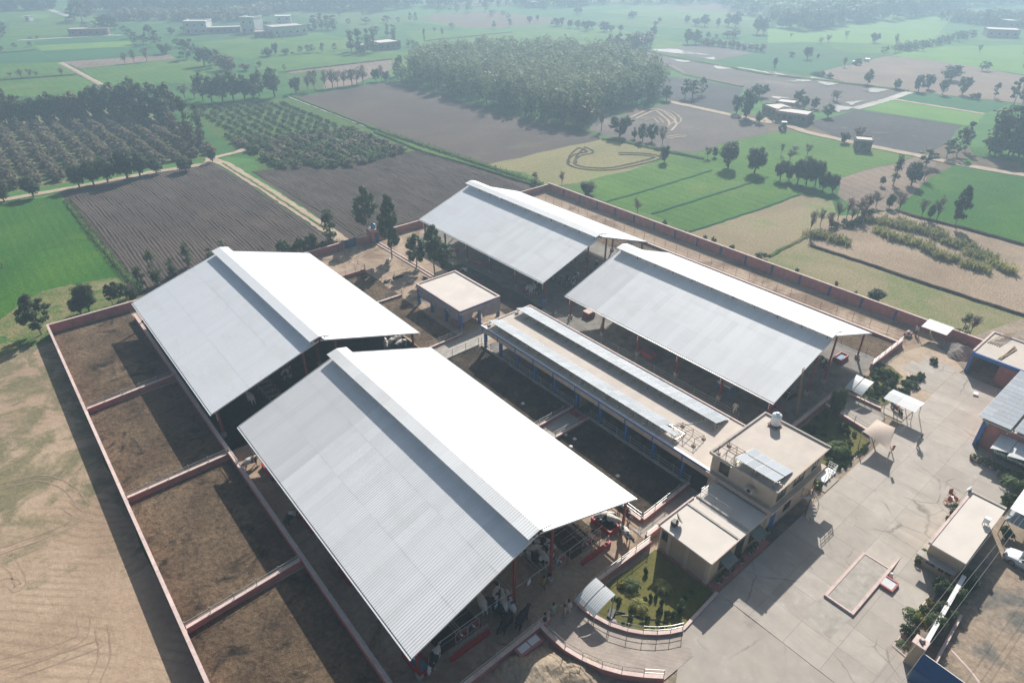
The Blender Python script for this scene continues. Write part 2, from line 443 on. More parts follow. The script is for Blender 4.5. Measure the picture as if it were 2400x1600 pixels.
def sand_mat():
    m, nt, b = newmat('sand')
    v = coords(nt, 'World')
    c = ramp(nt, noise(nt, v, .09, 6, .62, .4), [(.3, (.34, .245, .17)), (.5, (.41, .3, .212)), (.72, (.48, .365, .265))])
    # combed tyre marks: fine lines following a swirling field
    sw = node(nt, 'ShaderNodeTexWave', wave_type='BANDS', bands_direction='DIAGONAL')
    sw.inputs['Scale'].default_value = .5; sw.inputs['Distortion'].default_value = 22; sw.inputs['Detail'].default_value = 1.5; sw.inputs['Detail Scale'].default_value = .12
    L(nt, v, sw.inputs['Vector'])
    msk = ramp(nt, noise(nt, v, .11, 3, .5, .5), [(.45, 0), (.58, 1)])
    ln = ramp(nt, sw.outputs['Fac'], [(.0, .84), (.25, 1.0), (.8, 1.0), (1.0, 1.08)])
    c = mix(nt, msk, c, mix(nt, 1.0, c, ln, 'MULTIPLY'))
    fn = noise(nt, v, 1.6, 6, .7)
    c = mix(nt, 1.0, c, ramp(nt, fn, [(.25, .86), (.75, 1.14)]), 'MULTIPLY')
    sp = node(nt, 'ShaderNodeSeparateXYZ'); L(nt, v, sp.inputs[0])
    mr = node(nt, 'ShaderNodeMapRange'); L(nt, sp.outputs[1], mr.inputs[0])
    for i, q in enumerate((50, 66, -.1, .07)): mr.inputs[i+1].default_value = q
    ad = node(nt, 'ShaderNodeMath', operation='ADD'); L(nt, noise(nt, v, .13, 7, .68, 1.2), ad.inputs[0]); L(nt, mr.outputs[0], ad.inputs[1])
    k = ramp(nt, ad.outputs[0], [(.5, 0), (.62, .85)])
    wd = ramp(nt, noise(nt, v, .35, 5, .6), [(.3, (.13, .135, .075)), (.55, (.2, .18, .1)), (.75, (.27, .22, .14))])
    c = mix(nt, k, c, mix(nt, 1.0, wd, ramp(nt, fn, [(.25, .7), (.75, 1.3)]), 'MULTIPLY'))
    L(nt, c, b.inputs['Base Color']); b.inputs['Roughness'].default_value = .95; b.inputs['Specular IOR Level'].default_value = .1
    bump(nt, b, fn, .6, .2)
sand_mat()
soil('lane_soil', [(.3, (.4, .31, .22)), (.7, (.52, .42, .32))], .3, fine=2, fine_amt=.2, bumps=.4)
soil('yard_soil', [(.3, (.32, .235, .17)), (.5, (.42, .32, .235)), (.72, (.5, .39, .3))], .12, fine=2.2, fine_amt=.22, bumps=.5, patch=(.25, .175, .125), patch_scale=.12)
soil('pen_soil', [(.28, (.055, .038, .026)), (.43, (.12, .083, .054)), (.57, (.165, .116, .074)), (.74, (.22, .158, .1))], .13, fine=2.0, fine_amt=.5, bumps=1, bdist=.3, patch=(.035, .027, .021), patch_scale=.3, patch_lo=.52, patch_hi=.66)
soil('dung_soil', [(.28, (.03, .025, .021)), (.5, (.075, .057, .043)), (.72, (.15, .112, .082))], .3, fine=2.8, fine_amt=.55, bumps=1, bdist=.25)
soil('lawn', [(.3, (.1, .105, .03)), (.55, (.15, .142, .045)), (.75, (.21, .18, .075))], .25, fine=3, fine_amt=.22, bumps=.5)
soil('roadside', [(.3, (.25, .2, .145)), (.55, (.36, .28, .21)), (.75, (.3, .255, .2))], .1, fine=1.6, fine_amt=.35, bumps=.6, patch=(.17, .16, .14), patch_scale=.14)
soil('wet_lane', [(.3, (.4, .38, .34)), (.7, (.62, .59, .53))], .12, fine=1, fine_amt=.2, bumps=.3)
def concrete_mat():
    m, nt, b = newmat('concrete')
    v = coords(nt, 'World')
    c = ramp(nt, noise(nt, v, .7, 6, .62), [(.3, (.4, .365, .325)), (.55, (.455, .41, .362)), (.75, (.5, .455, .405))])
    c = mix(nt, 1.0, c, ramp(nt, objrand(nt), [(0, (.9, .89, .88)), (1, (1.08, 1.08, 1.07))]), 'MULTIPLY')
    lg = ramp(nt, noise(nt, coords(nt, 'World', scale=(1, .35, 1), rot=(0, 0, .35)), .22, 7, .68, .8), [(.5, 0), (.7, .75)])
    c = mix(nt, lg, c, (.34, .3, .26))
    sp = ramp(nt, noise(nt, v, 1.1, 5, .7, 1.5), [(.66, 0), (.74, .6)])
    c = mix(nt, sp, c, (.24, .21, .185))
    pale = ramp(nt, noise(nt, v, .35, 6, .7, .6), [(.58, 0), (.72, .6)])
    c = mix(nt, pale, c, (.56, .53, .48))
    nv = node(nt, 'ShaderNodeTexNoise'); nv.inputs['Scale'].default_value = .9; nv.inputs['Detail'].default_value = 4; L(nt, v, nv.inputs['Vector'])
    wv = mix(nt, .35, v, nv.outputs['Color'])
    vo = node(nt, 'ShaderNodeTexVoronoi', feature='DISTANCE_TO_EDGE'); vo.inputs['Scale'].default_value = .33; L(nt, wv, vo.inputs['Vector'])
    ck = ramp(nt, vo.outputs['Distance'], [(.0, 1), (.018, 0)])
    cm = ramp(nt, noise(nt, v, .16, 4, .6), [(.5, 0), (.6, .75)])
    ckm = node(nt, 'ShaderNodeMath', operation='MULTIPLY'); L(nt, ck, ckm.inputs[0]); L(nt, cm, ckm.inputs[1])
    c = mix(nt, ckm.outputs[0], c, (.17, .15, .13))
    L(nt, c, b.inputs['Base Color']); b.inputs['Roughness'].default_value = .85; b.inputs['Specular IOR Level'].default_value = .25
concrete_mat()
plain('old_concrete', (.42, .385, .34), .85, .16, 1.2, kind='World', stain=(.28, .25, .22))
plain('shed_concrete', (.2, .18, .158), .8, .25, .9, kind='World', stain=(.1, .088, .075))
def paver_mat():
    m, nt, b = newmat('pavers')
    v = coords(nt, 'World', rot=(0, 0, R(35)))
    br = node(nt, 'ShaderNodeTexBrick'); br.inputs['Scale'].default_value = 2.2; br.inputs['Mortar Size'].default_value = .035
    br.inputs['Color1'].default_value = (.5, .43, .37, 1); br.inputs['Color2'].default_value = (.43, .36, .31, 1); br.inputs['Mortar'].default_value = (.24, .2, .17, 1)
    L(nt, v, br.inputs['Vector'])
    k = ramp(nt, noise(nt, coords(nt, 'World'), .5, 6, .6), [(.3, .8), (.7, 1.15)])
    c = mix(nt, 1.0, br.outputs['Color'], k, 'MULTIPLY')
    L(nt, c, b.inputs['Base Color']); b.inputs['Roughness'].default_value = .85
    bump(nt, b, br.outputs['Fac'], -.3, .02)
paver_mat()
m_, nt_, b_ = newmat('standing_water')
b_.inputs['Base Color'].default_value = (.3, .27, .24, 1); b_.inputs['Roughness'].default_value = .16; b_.inputs['Specular IOR Level'].default_value = .9
bump(nt_, b_, noise(nt_, coords(nt_, 'World'), .8, 5, .7), .25, .12)

# ---------------------------------------------------------------- the land
gm_ = MB(); gm_.add([(-3000, -3000, 0), (3000, -3000, 0), (3000, 3000, 0), (-3000, 3000, 0)], [(0, 1, 2, 3)])
struct('ground', gm_, 'far_fields')

band(.002, .5, .002)
def field(name, poly, mat, step=6, amp=.6): return sheet(name, poly, mat, step=step, amp=amp)
# west of the farm, near to far
field('dirt_ground', [(-60, 20), (.2, 20), (.2, 107), (-60, 118)], 'sand', 5, .4)
field('grass_verge', [(-60, 104), (1.5, 104.5), (.3, 107.6), (102, 107.8), (102, 112), (50, 113), (16, 113.5), (11, 124), (-4, 127), (-60, 140)], 'verge', 3, .8)
field('wheat_field', [(-70, 131), (-5.03,117.48), (1.5, 124.5), (12.26,122.37), (13.6, 124), (12.6, 172), (12.4, 177), (1.9, 180.5), (-90, 196)], 'wheat', 4, .5)
field('wheat_field', [(-80, 116), (-14, 118), (-12.5, 128), (-70, 130)], 'wheat', 4, .5)
field('headland', [(13, 112), (49, 112), (48.6, 182.5), (13, 179)], 'ploughed', 4, .3)
field('headland', [(51.5, 111), (101, 110.5), (96.34,153.84), (53.2, 166)], 'ploughed', 4, .3)
field('orchard_floor', [(-70, 196), (2, 186.5), (49, 187), (53.5, 196), (53, 270), (-70, 275)], 'verge', 4, .8)
field('citrus_floor', [(57, 186), (59, 175), (52.63,161.93), (72.54,152.78), (96.28,153.75), (98.99,245.91), (62, 254)], 'lush_grass', 4, .6)
field('ploughed_field', [(99.46,245.52), (140, 250), (145.06,245.29), (143.13,171.23), (149.14,146.48), (143.78,130.7), (109.4,130.88), (101.17,133.94)], 'harrowed')
field('stubble_field', [(144.22,131.12), (147.16,124), (147.8,110.28), (144.07,106.57), (127.53,105.53), (110.67,106.97), (102.73,109.59), (105.73,121.35), (101.02,132.82)], 'stubble')
field('wheat_field', [(110.67,106.97), (105.62,93.34), (105.82,89.31), (107.78,82.07), (105.97,70.78), (130.97,68.79), (144.44,68.39), (147.74,77.91), (154.51,86.43), (149.59,99.34), (145.12,107.03), (127.53,105.53)], 'young_wheat')
field('wheat_field', [(153.15,104.43), (173.23,105.07), (187.55,103.53), (195.39,100.92), (196.5,86.33), (196.18,75.4), (196.34,64.63), (185.59,64.87), (172.9,67.74), (162.42,68.42), (147.74,77.91), (154.51,86.43), (149.59,99.34)], 'young_wheat')
field('dry_field', [(105.97,70.78), (130.97,68.79), (144.44,68.39), (145.19,61.47), (137,56.04), (121.31,54.49), (106.74,53.91), (102, 52), (102, 68)], 'dry_field')
field('grass_field', [(101.6, 53), (107.17,54.18), (120.8,54.2), (118.01,51.54), (117.62,16.17), (117.25,13.93), (140, 5), (101.6, 8)], 'green_straw')
field('stubble_field', [(121.06,54.34), (137,56.04), (142.19,53.38), (149.62,49.57), (148.79,44.08), (149.46,38), (149.23,25.37), (260, 40), (117.5,16.14), (117.91,51.48)], 'straw')
field('wheat_field', [(149.89,49.69), (149.18,44.24), (149.84,38.14), (149.59,25.47), (290, 55), (290, 70), (198.1,39.59), (197.81,46.98), (197.79,50.98), (208.83,55.31), (180.65,54.35)], 'wheat')
field('cleared_ground', [(162.01,68.21), (172.27,67.44), (185.09,64.65), (196.58,64.17), (194.45,58.12), (176.03,53.8), (150.44,49.92), (142.83,53.69), (149.66,62.48)], 'fallow')
field('mud_field', [(147.16,124), (148.86,140.52), (157.96,149.38), (174.71,147.42), (199.74,149.86), (199.92,125.41), (195.76,108.57), (188.25,103.96), (173.2,105.42), (154.27,104.89), (149.32,111.12)], 'mud')
field('burnt_field', [(208.3,102.74), (240.31,100.89), (243.25,69.4), (214.57,64.07), (198.45,64.64), (197.77,76.13), (198.39,87.29)], 'burnt')
field('lime_field', [(265.94,100.33), (265.15,70.51), (248.99,67.01), (243.82,69.29), (242.47,100.41)], 'lime_crop')
field('wheat_field', [(285.39,102.66), (287.92,77.69), (288.82,71.07), (267.18,71.51), (268.34,100.79)], 'dark_wheat')
field('flooded_field', [(261.53,241.13), (288.65,239.41), (274.59,156.98), (286.78,164.46), (284.1,128.17), (284.74,103.2), (241.74,102.34), (228.95,104.37), (229.53,112.5), (229.09,129.04), (225.78,127.01), (244.51,150.66), (257.13,192.79)], 'mud')
field('mud_field', [(238.42,190.45), (244.05,175.71), (242.28,148.2), (209.42,129.23), (200.32,126.11), (202.26,151.35), (207.8,167.18)], 'burnt')
field('flooded_field', [(292.56,241.25), (332.93,234.76), (330.41,198.28), (292.89,195.89)], 'mud')
field('wheat_field', [(292.33,195.5), (338.72,196.35), (330.25,191.15), (331.24,150.69), (296.55,149.13), (287.29,164.77), (289.34,166.03)], 'dark_wheat')
field('fallow_field', [(293.99,147.74), (370.03,148.75), (374.75,127.06), (359.38,86.52), (294.38,67.61), (286.92,104.11), (286.42,129.33)], 'fallow')
field('wheat_field', [(373.12,148.5), (423.02,149.98), (468.07,118.15), (362.42,87.41), (372.31,129.09)], 'lime_crop')
field('wheat_field', [(391.66,195.88), (426,164.47), (418.13,148.62), (372.95,150.04), (365.72,168.98)], 'young_wheat')
field('wheat_field', [(444.28,261.17), (490.51,231.38), (584.16,230.47), (603.64,203.85), (427.56,151.76), (394.79,196.25), (366.78,213.59)], 'lime_crop')
field('wheat_field', [(208.82,54.24), (211.76,39.95), (240.45,47.86), (216.95,58.4)], 'wheat')
# north west
field('wheat_field', [(9.87,323.86), (13.07,361.24), (46.87,349.63), (50.13,318.14), (40.98,292.89)], 'young_wheat')
field('wheat_field', [(13.33,364.22), (17.37,411.37), (48.36,393.87), (47.4,352.64)], 'young_wheat')
field('wheat_field', [(17.53,413.27), (20.91,452.73), (45.85,449.59), (47.86,396.39)], 'dark_wheat')
field('fallow_field', [(48.36,393.87), (95.43,386.06), (93.71,369.13), (51.74,367.17)], 'fallow')
field('wheat_field', [(51.62,366.52), (93.2,367.35), (106.53,333.3), (82.66,297.16), (50.29,315.05)], 'young_wheat')
field('wheat_field', [(46.65,441.25), (91.72,424.84), (95.98,388), (48.84,396.84)], 'dark_wheat')
field('wheat_field', [(46.82,467.61), (92.48,455.99), (89.2,428.02), (47.35,442.7)], 'lime_crop')
field('wheat_field', [(50.24,484.98), (95.62,482.32), (92.84,457.54), (47.55,469.23)], 'dark_wheat')
field('wheat_field', [(117.78,420.11), (155.67,425.86), (155.67,425.86), (193.27,422.35), (193.64,381.45), (174.11,343.16), (123.77,344.16), (117.09,341.02), (118.58,391.85)], 'young_wheat')
field('wheat_field', [(123.12,342.5), (173.16,341.36), (196.42,311.96), (173.87,300.37), (120.03,299.38), (111.81,313.52)], 'young_wheat')
field('fallow_field', [(119.45,298.06), (173.75,299.15), (158.53,274.7), (128.42,253.06), (112.03,252.3), (119.89,285.54)], 'fallow')
field('wheat_field', [(117.04,294.77), (135.92,293.49), (114.95,252.66), (102.78,254.51)], 'lush_grass')
field('wheat_field', [(53.73,615.11), (95.64,599.16), (70.78,502.91), (40.38,518.15)], 'young_wheat')
field('wheat_field', [(52.3,733.43), (90.59,720.87), (90.6,618.07), (53.62,619.79), (41.15,616.51)], 'young_wheat')
field('mustard_field', [(65.13,659.73), (75.46,678.62), (85.88,664.36), (78.92,632.77), (64.66,639.53)], 'lime_crop', 4, 1)
field('wheat_field', [(241.45,397.26), (287.64,344.15), (287.64,344.15), (285.75,295.73), (249.97,299.08), (202.04,312.3)], 'young_wheat')
field('wheat_field', [(312.42,370.36), (335.12,304.81), (353.75,268.35), (300.8,245.96), (271.88,249.33), (286.74,296.76), (287.64,344.15)], 'young_wheat')
band(.125, .5, .002)
# tracks, lanes and bunds
ribbon('dirt_track', [(-6,184.75), (1.71,181.52), (17.64,181.01), (33.82,181.85), (46.68,180.21), (49.5, 184.5)], 2.4, 'lane_soil')
ribbon('dirt_track', [(49, 185), (50.4, 176), (50.6, 150), (50.4, 118), (49.8, 108)], 2.6, 'lane_soil')
ribbon('dirt_track', [(48, 184.5), (57, 186), (64, 192)], 2.2, 'lane_soil')
ribbon('grass_strip', [(50.1, 178), (50.5, 150), (50.2, 115)], .7, 'verge', h=.12)
ribbon('path', [(98.97,249.76), (98.59,184.11)], 1.6, 'wet_lane')
ribbon('bund', [(99.4,246.84), (98.71,183.66), (101.46,134.32), (102.41,111.94)], 1.5, 'lush_grass', h=.45)
ribbon('bund', [(96.92,181.19), (96.28,153.19), (99.45,129.88), (100.81,113.27)], 1.2, 'lush_grass', h=.4)
ribbon('dirt_track', [(200.6,151.52), (199.64,125.65), (199.59,110.93), (205.6,114.62), (197.86,97.66), (197.21,86.69), (196.86,75.72), (197.45,64.52), (197.01,58.02), (197.7,50.44), (198.46,46.2), (200.36,36.82)], 3.2, 'lane_soil')
ribbon('dirt_track', [(240.32,102.42), (264.48,102.03), (284.63,102.75)], 3.2, 'wet_lane')
ribbon('dirt_track', [(266.71,100.67), (266.22,70.86)], 2.2, 'lane_soil')
ribbon('bund', [(117.85,51.67), (117.5,24.84), (117.62,16.17)], .8, 'dung_soil', h=.3)
ribbon('bund', [(121.21,54.43), (109.43,54.2), (107.17,54.18)], 1.0, 'verge', h=.35)
ribbon('bund', [(149.76,49.63), (149.05,44.19), (149.65,38.07), (149.47,25.44)], 1.1, 'dung_soil', h=.4)
ribbon('bund', [(105.94,93.63), (122.28,92.78), (143.27,92.42)], .7, 'dark_wheat', h=.08)
ribbon('bund', [(107.88,82.15), (149.44,80.13)], .8, 'dark_wheat', h=.1)
ribbon('bund', [(105.97,70.78), (130.97,68.79), (144.58,68.46)], .7, 'dark_wheat', h=.1)
ribbon('bund', [(144.05,130.95), (146.98,123.84), (148.43,110.03), (150.27,99.82)], 2.0, 'lush_grass', h=.4)
ribbon('bund', [(47.76,390.21), (50.21,316.59)], 2.4, 'lane_soil', h=.2)
ribbon('ditch', [(48.54,381.47), (50.06,319.7)], 1.2, 'burnt')
ribbon('dirt_track', [(43.47,498.48), (89.64,490.67), (95.76,485.59)], 4, 'wet_lane')
ribbon('dirt_track', [(91.3,720.29), (93.38,634.25)], 5, 'wet_lane')
ribbon('bund', [(20.01,355.48), (46.87,349.63)], 1.6, 'dung_soil', h=.4)
ribbon('bund', [(29.49,445.6), (45.53,447.27)], 1.6, 'dung_soil', h=.4)
ribbon('bund', [(119.8,298.85), (173.93,299.44)], 2.0, 'dung_soil', h=.4)
ribbon('bund', [(223.29,344.48), (287.64,344.15)], 1.5, 'dung_soil', h=.4)
ribbon('bund', [(292.08,240.11), (285.42,218.98), (276.95,158.43), (282.96,127.6), (285.83,103.65)], 2.2, 'verge', h=.5)
ribbon('bund', [(264.34,202.22), (249.66,181.11), (245.18,150.1)], 2.2, 'fallow', h=.4)
ribbon('bund', [(-14, 119), (-12, 128), (-2.63,140.25)], 1.6, 'lush_grass', h=.5)
ribbon('bund', [(13, 172), (13.2, 150), (13.8, 124), (14.6, 113)], .8, 'lush_grass', h=.12)
band(.2, .5, .002)
# standing water left after irrigation
for poly in ([(294.68,241.56), (307.68,232.33), (304.21,207.09), (296.54,216.75), (293.89,233.56)], [(292.24,204.29), (300.52,201.89), (292.23,197.3)],
             [(278.92,213.14), (282.34,199.56), (274.63,202.62)], [(280.38,188.9), (283.59,170.81), (282.28,161.7), (276.95,158.43), (277.92,175.52), (271.49,180.86)],
             [(285.01,162.3), (281.08,151.59), (273.95,153.49)], [(266.69,144.18), (287.28,143.08), (283.76,128.46), (271.6,128.14), (278.58,137.4)],
             [(274.76,116.98), (286.28,115.93), (282.49,109.17), (272.46,111.27)], [(236.9,132.48), (238.08,125.22), (235.52,124.17), (234.58,130.62)],
             [(240.28,112.61), (241.7,103.47), (229.77,103.27), (234.18,108.63)], [(246.81,109.52), (255.87,106.75), (244.23,105.87)]):
    sheet('water', poly, 'standing_water', step=1.5, amp=.9)
band(.126, .5, .0012)
# tyre tracks pressed into the fields
def wheel_tracks(pts, gauge=1.5, w=.3, mat='lane_soil'):
    for s in (-1, 1):
        off = []
        for i, p in enumerate(pts):
            a = Vector(pts[max(i-1, 0)]); b = Vector(pts[min(i+1, len(pts)-1)]); d = (b - a).normalized()
            q = Vector(p) + Vector((-d.y, d.x))*gauge/2*s; off.append((q.x, q.y))
        ribbon('wheel_track', off, w, mat, amp=.06, step=.8)
def arc_px(pts, n=5):
    out = []
    P = [Vector(p) for p in pts]
    for i in range(len(P)-1):
        p0, p1, p2, p3 = P[max(i-1, 0)], P[i], P[i+1], P[min(i+2, len(P)-1)]
        for k in range(n):
            t = k/n
            out.append(tuple(.5*((2*p1) + (p2-p0)*t + (2*p0-5*p1+4*p2-p3)*t*t + (3*p1-p0-3*p2+p3)*t**3)))
    out.append(tuple(P[-1]))
    return out
wheel_tracks(arc_px([(170.82,142.58), (186.31,146.26), (180.82,136.24), (175.06,129.48), (167.12,125.32)]), 2.2, .7)
wheel_tracks(arc_px([(186.89,145.78), (187.7,140.8), (181.13,132.04), (173.92,128.58)]), 1.8, .4)
wheel_tracks(arc_px([(172.12,139.53), (177.5,139), (173.27,132.84)]), 1.8, .4)
wheel_tracks(arc_px([(159.72,119.81), (163.7,118.92), (165.18,116.87)]), 1.8, .6)
wheel_tracks(arc_px([(133.3,128.79), (131.63,123.74), (126.62,123.79), (120.32,119.87), (119.69,114.83), (124.37,109.71), (134.38,108.16), (141.82,108.44), (141.07,113.11), (136.44,117.66)]), 1.8, .55, 'dung_soil')
wheel_tracks(arc_px([(132.9,128.39), (124.98,123.81), (120.76,119.5)]), 1.8, .5, 'dung_soil')
soil('pressed_sand', [(.3, (.3, .21, .155)), (.7, (.37, .27, .2))], .4, fine=2, fine_amt=.2, bumps=.4)
band(.008, .5, .002)
for pts in ([(-12.72,59.93), (-10.64,59.41), (-9.96,58.07), (-9.72,58.64), (-9.94,61.03), (-10.77,62.87)], [(-12.09,50.36), (-6.93,48.69), (-6.04,50.89)],
            [(-11.19,48.54), (-6.38,47.33), (-5.25,47.28)], [(-11.51,64.15), (-6.21,63.39), (-3.97,64.13), (-4.69,66.83)],
            [(-9.56,74.39), (-5.93,73.08), (-3.88,69.22), (-3.3,65.67)], [(-6.61,43.69), (-5.38,45.87), (-5.02,48.81)]):
    wheel_tracks(arc_px(pts), .9, .13, 'pressed_sand')
# furrows of the two nearest ploughed fields, ridge by ridge in one ploughed surface
def furrows(x0, x1, y0f, y1f, period, name, curve=0.0):
    m = MB(); n = int((x1 - x0)/period); seg = 26
    for i in range(n):
        xa = x0 + i*period
        ya, yb = y0f(xa), y1f(xa)
        vs = []; fs = []
        for j in range(seg+1):
            t = j/seg; y = ya + (yb - ya)*t
            bend = curve*math.sin(t*math.pi)*1.5 + .12*math.sin(y*.21 + i*.9) + random.uniform(-.07, .07)
            hh = random.uniform(.05, .12)
            for u, z in ((0, .0), (.3, hh), (.55, hh*.9), (1, .0)):
                vs.append((xa + u*period + bend, y, .07 + z))
        for j in range(seg):
            for k in range(3): fs.append((j*4+k, j*4+k+1, j*4+k+5, j*4+k+4))
        m.add(vs, fs)
    o = m.build(name, 'ploughed'); o['kind'] = 'structure'
    return o
furrows(14, 48.6, lambda x: 112.6, lambda x: 174 + (x - 14)*.18, .6, 'ploughed_field', .5)
furrows(53.2, 98, lambda x: 111.5, lambda x: 166 - (x - 53)*.25 if x < 97 else 150, .6, 'ploughed_field', .4)

# ---------------------------------------------------------------- farm materials
def roof_mat(name, col, var, rand, rough=.42):
    m, nt, b = newmat(name)
    v = coords(nt, 'World', scale=(.12, 2.2, .3))
    f = noise(nt, v, 1.0, 5, .6)
    c = ramp(nt, f, [(.25, tuple(k*(1-var) for k in col)), (.75, tuple(min(1, k*(1+var)) for k in col))])
    w = coords(nt, 'World', scale=(.5, 6, .5))
    dk = ramp(nt, noise(nt, w, 1.0, 6, .75), [(.6, 0), (.76, .3)])
    c = mix(nt, dk, c, (.46, .45, .42))
    du = ramp(nt, noise(nt, coords(nt, 'World', scale=(.35, .12, .3)), 1.0, 6, .7, .5), [(.5, 0), (.75, .3)])
    c = mix(nt, du, c, (.62, .585, .53))
    k = ramp(nt, objrand(nt), [(0, 1-rand), (1, 1+rand)])
    c = mix(nt, 1.0, c, k, 'MULTIPLY')
    L(nt, c, b.inputs['Base Color']); b.inputs['Roughness'].default_value = rough; b.inputs['Specular IOR Level'].default_value = .45
roof_mat('roof_white', (.85, .86, .865), .035, .045)
roof_mat('roof_dull', (.76, .765, .77), .04, .035)
roof_mat('roof_bluish', (.84, .86, .885), .025, .015, .5)
roof_mat('sheet_metal', (.62, .65, .66), .08, .03, .35)
plain('wall_pink', (.46, .185, .17), .85, .2, 1.1, kind='World', stain=(.3, .17, .15))
plain('coping', (.68, .53, .48), .8, .12, 2, kind='World', rand=.08, stain=(.52, .4, .37))
plain('red_paint', (.42, .035, .04), .5, .15, 2, stain=(.3, .04, .04))
plain('red_steel', (.26, .035, .035), .45, .18, 2, stain=(.16, .03, .03))
plain('dark_steel', (.09, .06, .055), .5, .2, 3)
plain('galvanised', (.5, .51, .5), .4, .12, 5, metal=.5)
plain('rusty_steel', (.2, .11, .08), .7, .3, 4)
plain('blue_paint', (.035, .14, .42), .5, .14, 2, stain=(.06, .15, .33))
plain('gate_blue', (.03, .1, .24), .55, .14, 2)
plain('cream_plaster', (.56, .455, .36), .85, .07, 1.2, kind='World', stain=(.49, .41, .32))
plain('tan_plaster', (.5, .385, .275), .85, .07, 1.2, kind='World', stain=(.44, .34, .25))
plain('band_plaster', (.5, .4, .31), .85, .1, 1.5, kind='World', stain=(.4, .31, .25))
plain('roof_screed', (.6, .53, .465), .9, .07, .7, kind='World', stain=(.5, .44, .385))
plain('roof_pale', (.68, .62, .56), .9, .06, .5, kind='World', stain=(.6, .545, .5))
plain('parapet', (.46, .42, .37), .85, .14, 1.5, kind='World', stain=(.34, .31, .28))
plain('window_dark', (.03, .04, .04), .15, .2, 3, spec=.7)
plain('window_frame', (.11, .085, .055), .5, .15, 3)
plain('grey_awning', (.17, .2, .19), .6, .12, 2)
plain('white_paint', (.75, .75, .74), .5, .06, 3)
plain('white_plastic', (.8, .82, .83), .35, .03, 3)
plain('black_plastic', (.02, .02, .022), .5, .2, 3)
plain('tarp_mauve', (.36, .31, .33), .8, .2, .9, stain=(.24, .21, .235))
plain('canvas_beige', (.6, .49, .41), .85, .05, .6)
plain('trough_blue', (.08, .26, .38), .3, .2, 2)
plain('wet_green', (.03, .08, .065), .25, .3, 2)
plain('terracotta', (.33, .12, .07), .8, .15, 4, rand=.15)
plain('wood', (.3, .2, .11), .75, .2, 5)
plain('rubber', (.02, .02, .02), .7, .2, 5)
plain('car_paint', (.74, .76, .78), .22, .02, 2, spec=.6)
plain('glass', (.03, .05, .055), .08, .1, 2, spec=.8)
plain('chrome', (.6, .6, .6), .2, .05, 3, metal=.9)
def panel_mat():
    m, nt, b = newmat('solar_cells')
    v = coords(nt, 'Object')
    br = node(nt, 'ShaderNodeTexBrick'); br.offset = 0; br.inputs['Scale'].default_value = 1.0
    br.inputs['Brick Width'].default_value = .165; br.inputs['Row Height'].default_value = .165; br.inputs['Mortar Size'].default_value = .006
    br.inputs['Color1'].default_value = (.3, .335, .385, 1); br.inputs['Color2'].default_value = (.325, .36, .41, 1); br.inputs['Mortar'].default_value = (.5, .53, .55, 1)
    L(nt, v, br.inputs['Vector'])
    k = ramp(nt, objrand(nt), [(0, .88), (1, 1.12)])
    L(nt, mix(nt, 1.0, br.outputs['Color'], k, 'MULTIPLY'), b.inputs['Base Color'])
    b.inputs['Roughness'].default_value = .55; b.inputs['Specular IOR Level'].default_value = .3
panel_mat()

band(.064, .12)
# ---------------------------------------------------------------- ground inside the walls
sheet('farmyard', [(.3, 20), (101, 20), (101, 107.5), (.3, 107.5)], 'yard_soil', amp=0)
sheet('bare_ground', [(-.5, -30), (42, -30), (42, 20), (-.5, 20)], 'roadside', amp=0)
sheet('roadside_ground', [(28, -20), (140, -20), (140, 10), (101, 20), (60, 20), (30, 24)], 'roadside', amp=0)
for y0, y1 in ((83.2, 107.4), (63.2, 82.4), (43.9, 62.7), (20, 43.4)):
    sheet('pen_ground', rect(.42, 11, y0, y1), 'pen_soil', amp=0)
sheet('pen_ground', rect(39.6, 47.2, 44.6, 63.6), 'dung_soil', amp=0)
sheet('pen_ground', rect(39.6, 47.2, 27, 41.6), 'dung_soil', amp=0)
sheet('pen_ground', [(40.5, 84.6), (46.7, 84.6), (46.7, 95.9), (40.5, 95.9)], 'pen_soil', step=2, amp=.3)
sheet('pen_ground', [(40.5, 68), (46.5, 68), (46.5, 84), (40.5, 84)], 'pen_soil', step=2, amp=.3)
sheet('pen_ground', [(56, 66), (61.8, 66), (61.8, 88), (55.5, 88)], 'dung_soil', step=2, amp=.3)
sheet('pen_ground', rect(88, 94, 25, 105), 'pen_soil', amp=0)
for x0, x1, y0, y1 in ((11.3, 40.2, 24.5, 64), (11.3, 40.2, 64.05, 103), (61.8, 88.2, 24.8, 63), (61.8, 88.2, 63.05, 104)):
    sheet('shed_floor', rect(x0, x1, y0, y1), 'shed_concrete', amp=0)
sheet('walkway', rect(40.2, 61.8, 64, 67.6), 'old_concrete', amp=0)
sheet('walkway', rect(39.5, 47.3, 41.8, 44.4), 'old_concrete', amp=0)
sheet('walkway', rect(38, 47.5, 25.1, 26.6), 'old_concrete', amp=0)
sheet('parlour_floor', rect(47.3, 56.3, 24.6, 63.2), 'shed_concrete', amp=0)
sheet('service_path', rect(56.4, 61.8, 25, 64), 'shed_concrete', amp=0)

